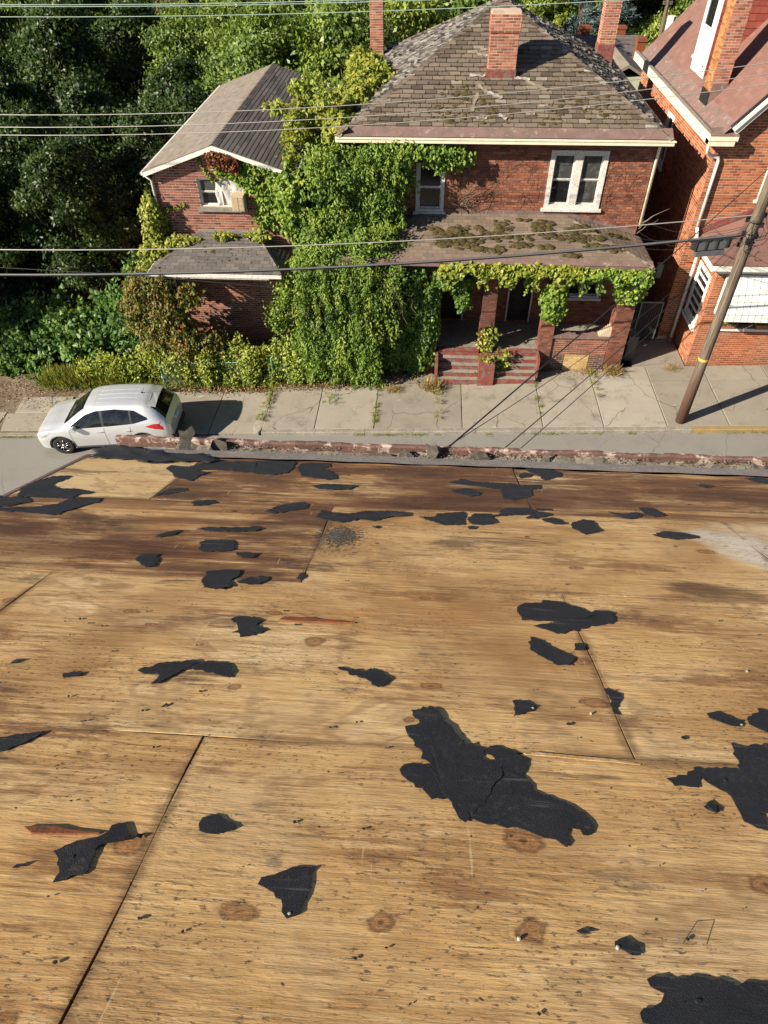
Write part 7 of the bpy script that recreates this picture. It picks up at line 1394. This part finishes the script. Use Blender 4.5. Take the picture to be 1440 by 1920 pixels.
for x0, x1, zz in ((6.98, 7.5, 4.55), (7.05, 7.75, 4.9), (7.0, 7.35, 4.7)): mb = MB(); mb.tube(wpath((x0, 23.2, zz), (x1, 23.0, zz+.55), 5, .03), [.014, .012, .01, .008, .006, .004], 5); tag(mb.obj('bare_twig', 'twig'), 'bare twig sticking out at the foot of the white downspout', 'twig', 'twigs by the downspout')
# chain-link fence
fence = empty('chain_link_fence', (-6.2, 20.75, -.4), 'low green chain-link fence half buried in weeds in front of the gabled house', 'fence'); fy = 20.78
for x_, h_, r_ in ((-9.6, 1.15, .03), (-8.0, 1.15, .03), (-6.46, 1.25, .035), (-6.28, .9, .022), (-5.60, 1.0, .022), (-5.42, 1.25, .035), (-3.94, 1.1, .03)): mb = MB(); mb.tube([(x_, fy, gz(x_)-.1), (x_+random.gauss(0, .04), fy-.03, gz(x_)+h_)], r_, 8); mb.obj('post', 'fence_green', fence)
for a, b_ in ((-9.6, -6.46), (-5.42, -3.94)):
    mb = MB(); mb.tube([(a, fy, gz(a)+1.08), (b_, fy, gz(b_)+1.08)], .018, 6); mb.obj('rail', 'fence_green', fence); mb = MB(); s_ = .075; L_ = b_-a; H_ = 1.0
    for k_ in range(int(-H_/s_), int(L_/s_)+1):
        for sg in (1, -1):
            x0, x1 = (k_*s_, k_*s_+H_) if sg > 0 else (k_*s_+H_, k_*s_); z0, z1 = 0, H_
            pa, pb = (x0, z0), (x1, z1); cl = clip_poly
            t0, t1 = 0., 1.
            for lo, hi in ((0, L_),):
                dx_ = x1-x0; ta, tb = (lo-x0)/dx_, (hi-x0)/dx_; ta, tb = min(ta, tb), max(ta, tb); t0, t1 = max(t0, ta), min(t1, tb)
            if t1-t0 < .02: continue
            q = [(a+x0+(x1-x0)*t, fy-.01*sg, gz(a+x0+(x1-x0)*t)+.06+(z1-z0)*t) for t in (t0, t1)]; mb.tube(q, .0028, 3, False)
    mb.obj('wire_mesh', 'galv', fence)
mb = MB(); mb.tube([(-6.28, fy, gz(-6)+.12), (-5.60, fy, gz(-6)+.14)], .02, 6); mb.obj('gate_rail', 'fence_green', fence)
mb = MB(); mb.box(5.3, 6.05, 22.05, 22.11, pf+.36, pf+.41); mb.box(5.32, 5.38, 22.0, 22.15, pf, pf+.36); mb.box(5.97, 6.03, 22.0, 22.15, pf, pf+.36); tag(mb.obj('plank_rest', 'galv'), 'pale metal bar on low legs lying on the porch behind the low wall', 'metal bar')
# ------------------------------------------------------------------ houses in the distance
def far_house(label, x0, x1, y0, y1, zb, ze, zr, wallm, roofm, chim=(), axis='x'):
    e = empty('distant_house', ((x0+x1)/2, (y0+y1)/2, zb), label, 'house'); mb = MB(); mb.box(x0+.2, x1-.2, y0+.2, y1-.2, zb, ze); mb.obj('wall', wallm, e)
    r_ = empty('roof', ((x0+x1)/2, y0, ze)); r_.parent = e; r_.matrix_parent_inverse = WORLD_INV(e); mb = MB()
    if axis == 'x': ym = (y0+y1)/2; mb.prism([(x0, y0, ze), (x0, ym, zr), (x0, y1, ze), (x0, y1, ze-.12), (x0, ym, zr-.12), (x0, y0, ze-.12)], (x1-x0, 0, 0)); o_, u_, v_, w_ = (x0, y0, ze), UX, Vector((0, ym-y0, zr-ze)), x1-x0
    else: xm = (x0+x1)/2; mb.prism([(x0, y0, ze), (xm, y0, zr), (x1, y0, ze), (x1, y0, ze-.12), (xm, y0, zr-.12), (x0, y0, ze-.12)], (0, y1-y0, 0)); o_, u_, v_, w_ = (x0, y1, ze), Vector((0, -1, 0)), Vector((xm-x0, 0, zr-ze)), y1-y0
    mb.obj('deck', roofm, r_, tints=True); p = Pieces('shingle', roofm, r_, 0); p.courses(o_, u_, v_, u_.cross(v_.normalized()), rect(0, w_, 0, v_.length), .5, .22, .01, .01, tabs=(.003, .014), tfn=lambda u, v: random.gauss(.5, .15), jit=.002).build()
    for (a, b_, c, d, z0, z1) in chim: mb = MB(); mb.box(a, b_, c, d, z0, z1); mb.box(a-.04, b_+.04, c-.04, d+.04, z1-.16, z1-.02); mb.obj('chimney', 'brick_orange', r_)
    if axis == 'x':
        for i in range(3): xx_ = x0+.9+i*(x1-x0-1.8)/2.; window(e, (0, y0+.2, 0), UX, (0, -1, 0), xx_-.45, xx_+.45, ze-1.9, ze-.6, fr=.08)
    return e
far_house('grey-roofed house with two orange chimneys beyond the passage', 7.6, 13.0, 49, 56, -4, 3.9, 5.1, 'pale_siding', 'shingle_grey', ((9.1, 9.72, 52.6, 53.1, 4.7, 5.55), (11.3, 11.95, 52.6, 53.1, 4.7, 5.55)))
far_house('tan-roofed low house in front of the grey-roofed house', 8.6, 12.6, 43, 48.5, -3, 3.6, 4.7, 'pale_siding', 'shingle_tan', ((10.75, 11.2, 44.0, 44.5, 4.0, 6.4),))
far_house('small brown-roofed shed with pale green siding behind the hip house', 7.75, 9.75, 36.4, 40.4, -2, 6.2, 6.72, 'pale_siding', 'shingle_tan', (), 'y')
far_house('pale house half hidden in the far wood', -20, -13, 74, 81, -9, -2.0, .8, 'red_trim', 'shingle_tan'); far_house('pinkish house glimpsed through thin trees', -11, -5, 82, 88, -9, -1.5, 1.2, 'red_trim', 'shingle_tan'); far_house('brown-roofed house high on the far slope', 9, 17, 96, 104, -6, 1.5, 4.0, 'red_trim', 'shingle_maroon')
fp = empty('distant_pole', (15.6, 58, -4), 'distant wooden pole with pale transformer among the trees', 'utility pole'); mb = MB(); mb.tube([(15.6, 58, -6), (15.6, 58, 6.4)], [.17, .13], 8); mb.box(15.3, 15.9, 57.9, 58.1, 5.9, 6.1); mb.box(15.2, 16.0, 57.95, 58.05, 6.3, 6.4); mb.obj('shaft', 'pole_wood', fp); mb = MB(); mb.tube([(16.05, 57.8, 4.2), (16.05, 57.8, 5.3)], .28, 12); mb.obj('transformer', 'white_paint', fp)

for x_, y_ in ((1.80, 18.35), (2.42, 18.42)):
    mb = MB(); z_ = gz(x_)+.121; mb.tube([(x_, y_, z_-.02), (x_, y_, z_+.006)], .075, 16); tag(mb.obj('valve_cover', 'curb'), 'small round iron valve cover set in the pavement slab', 'valve cover', 'valve covers in the pavement')
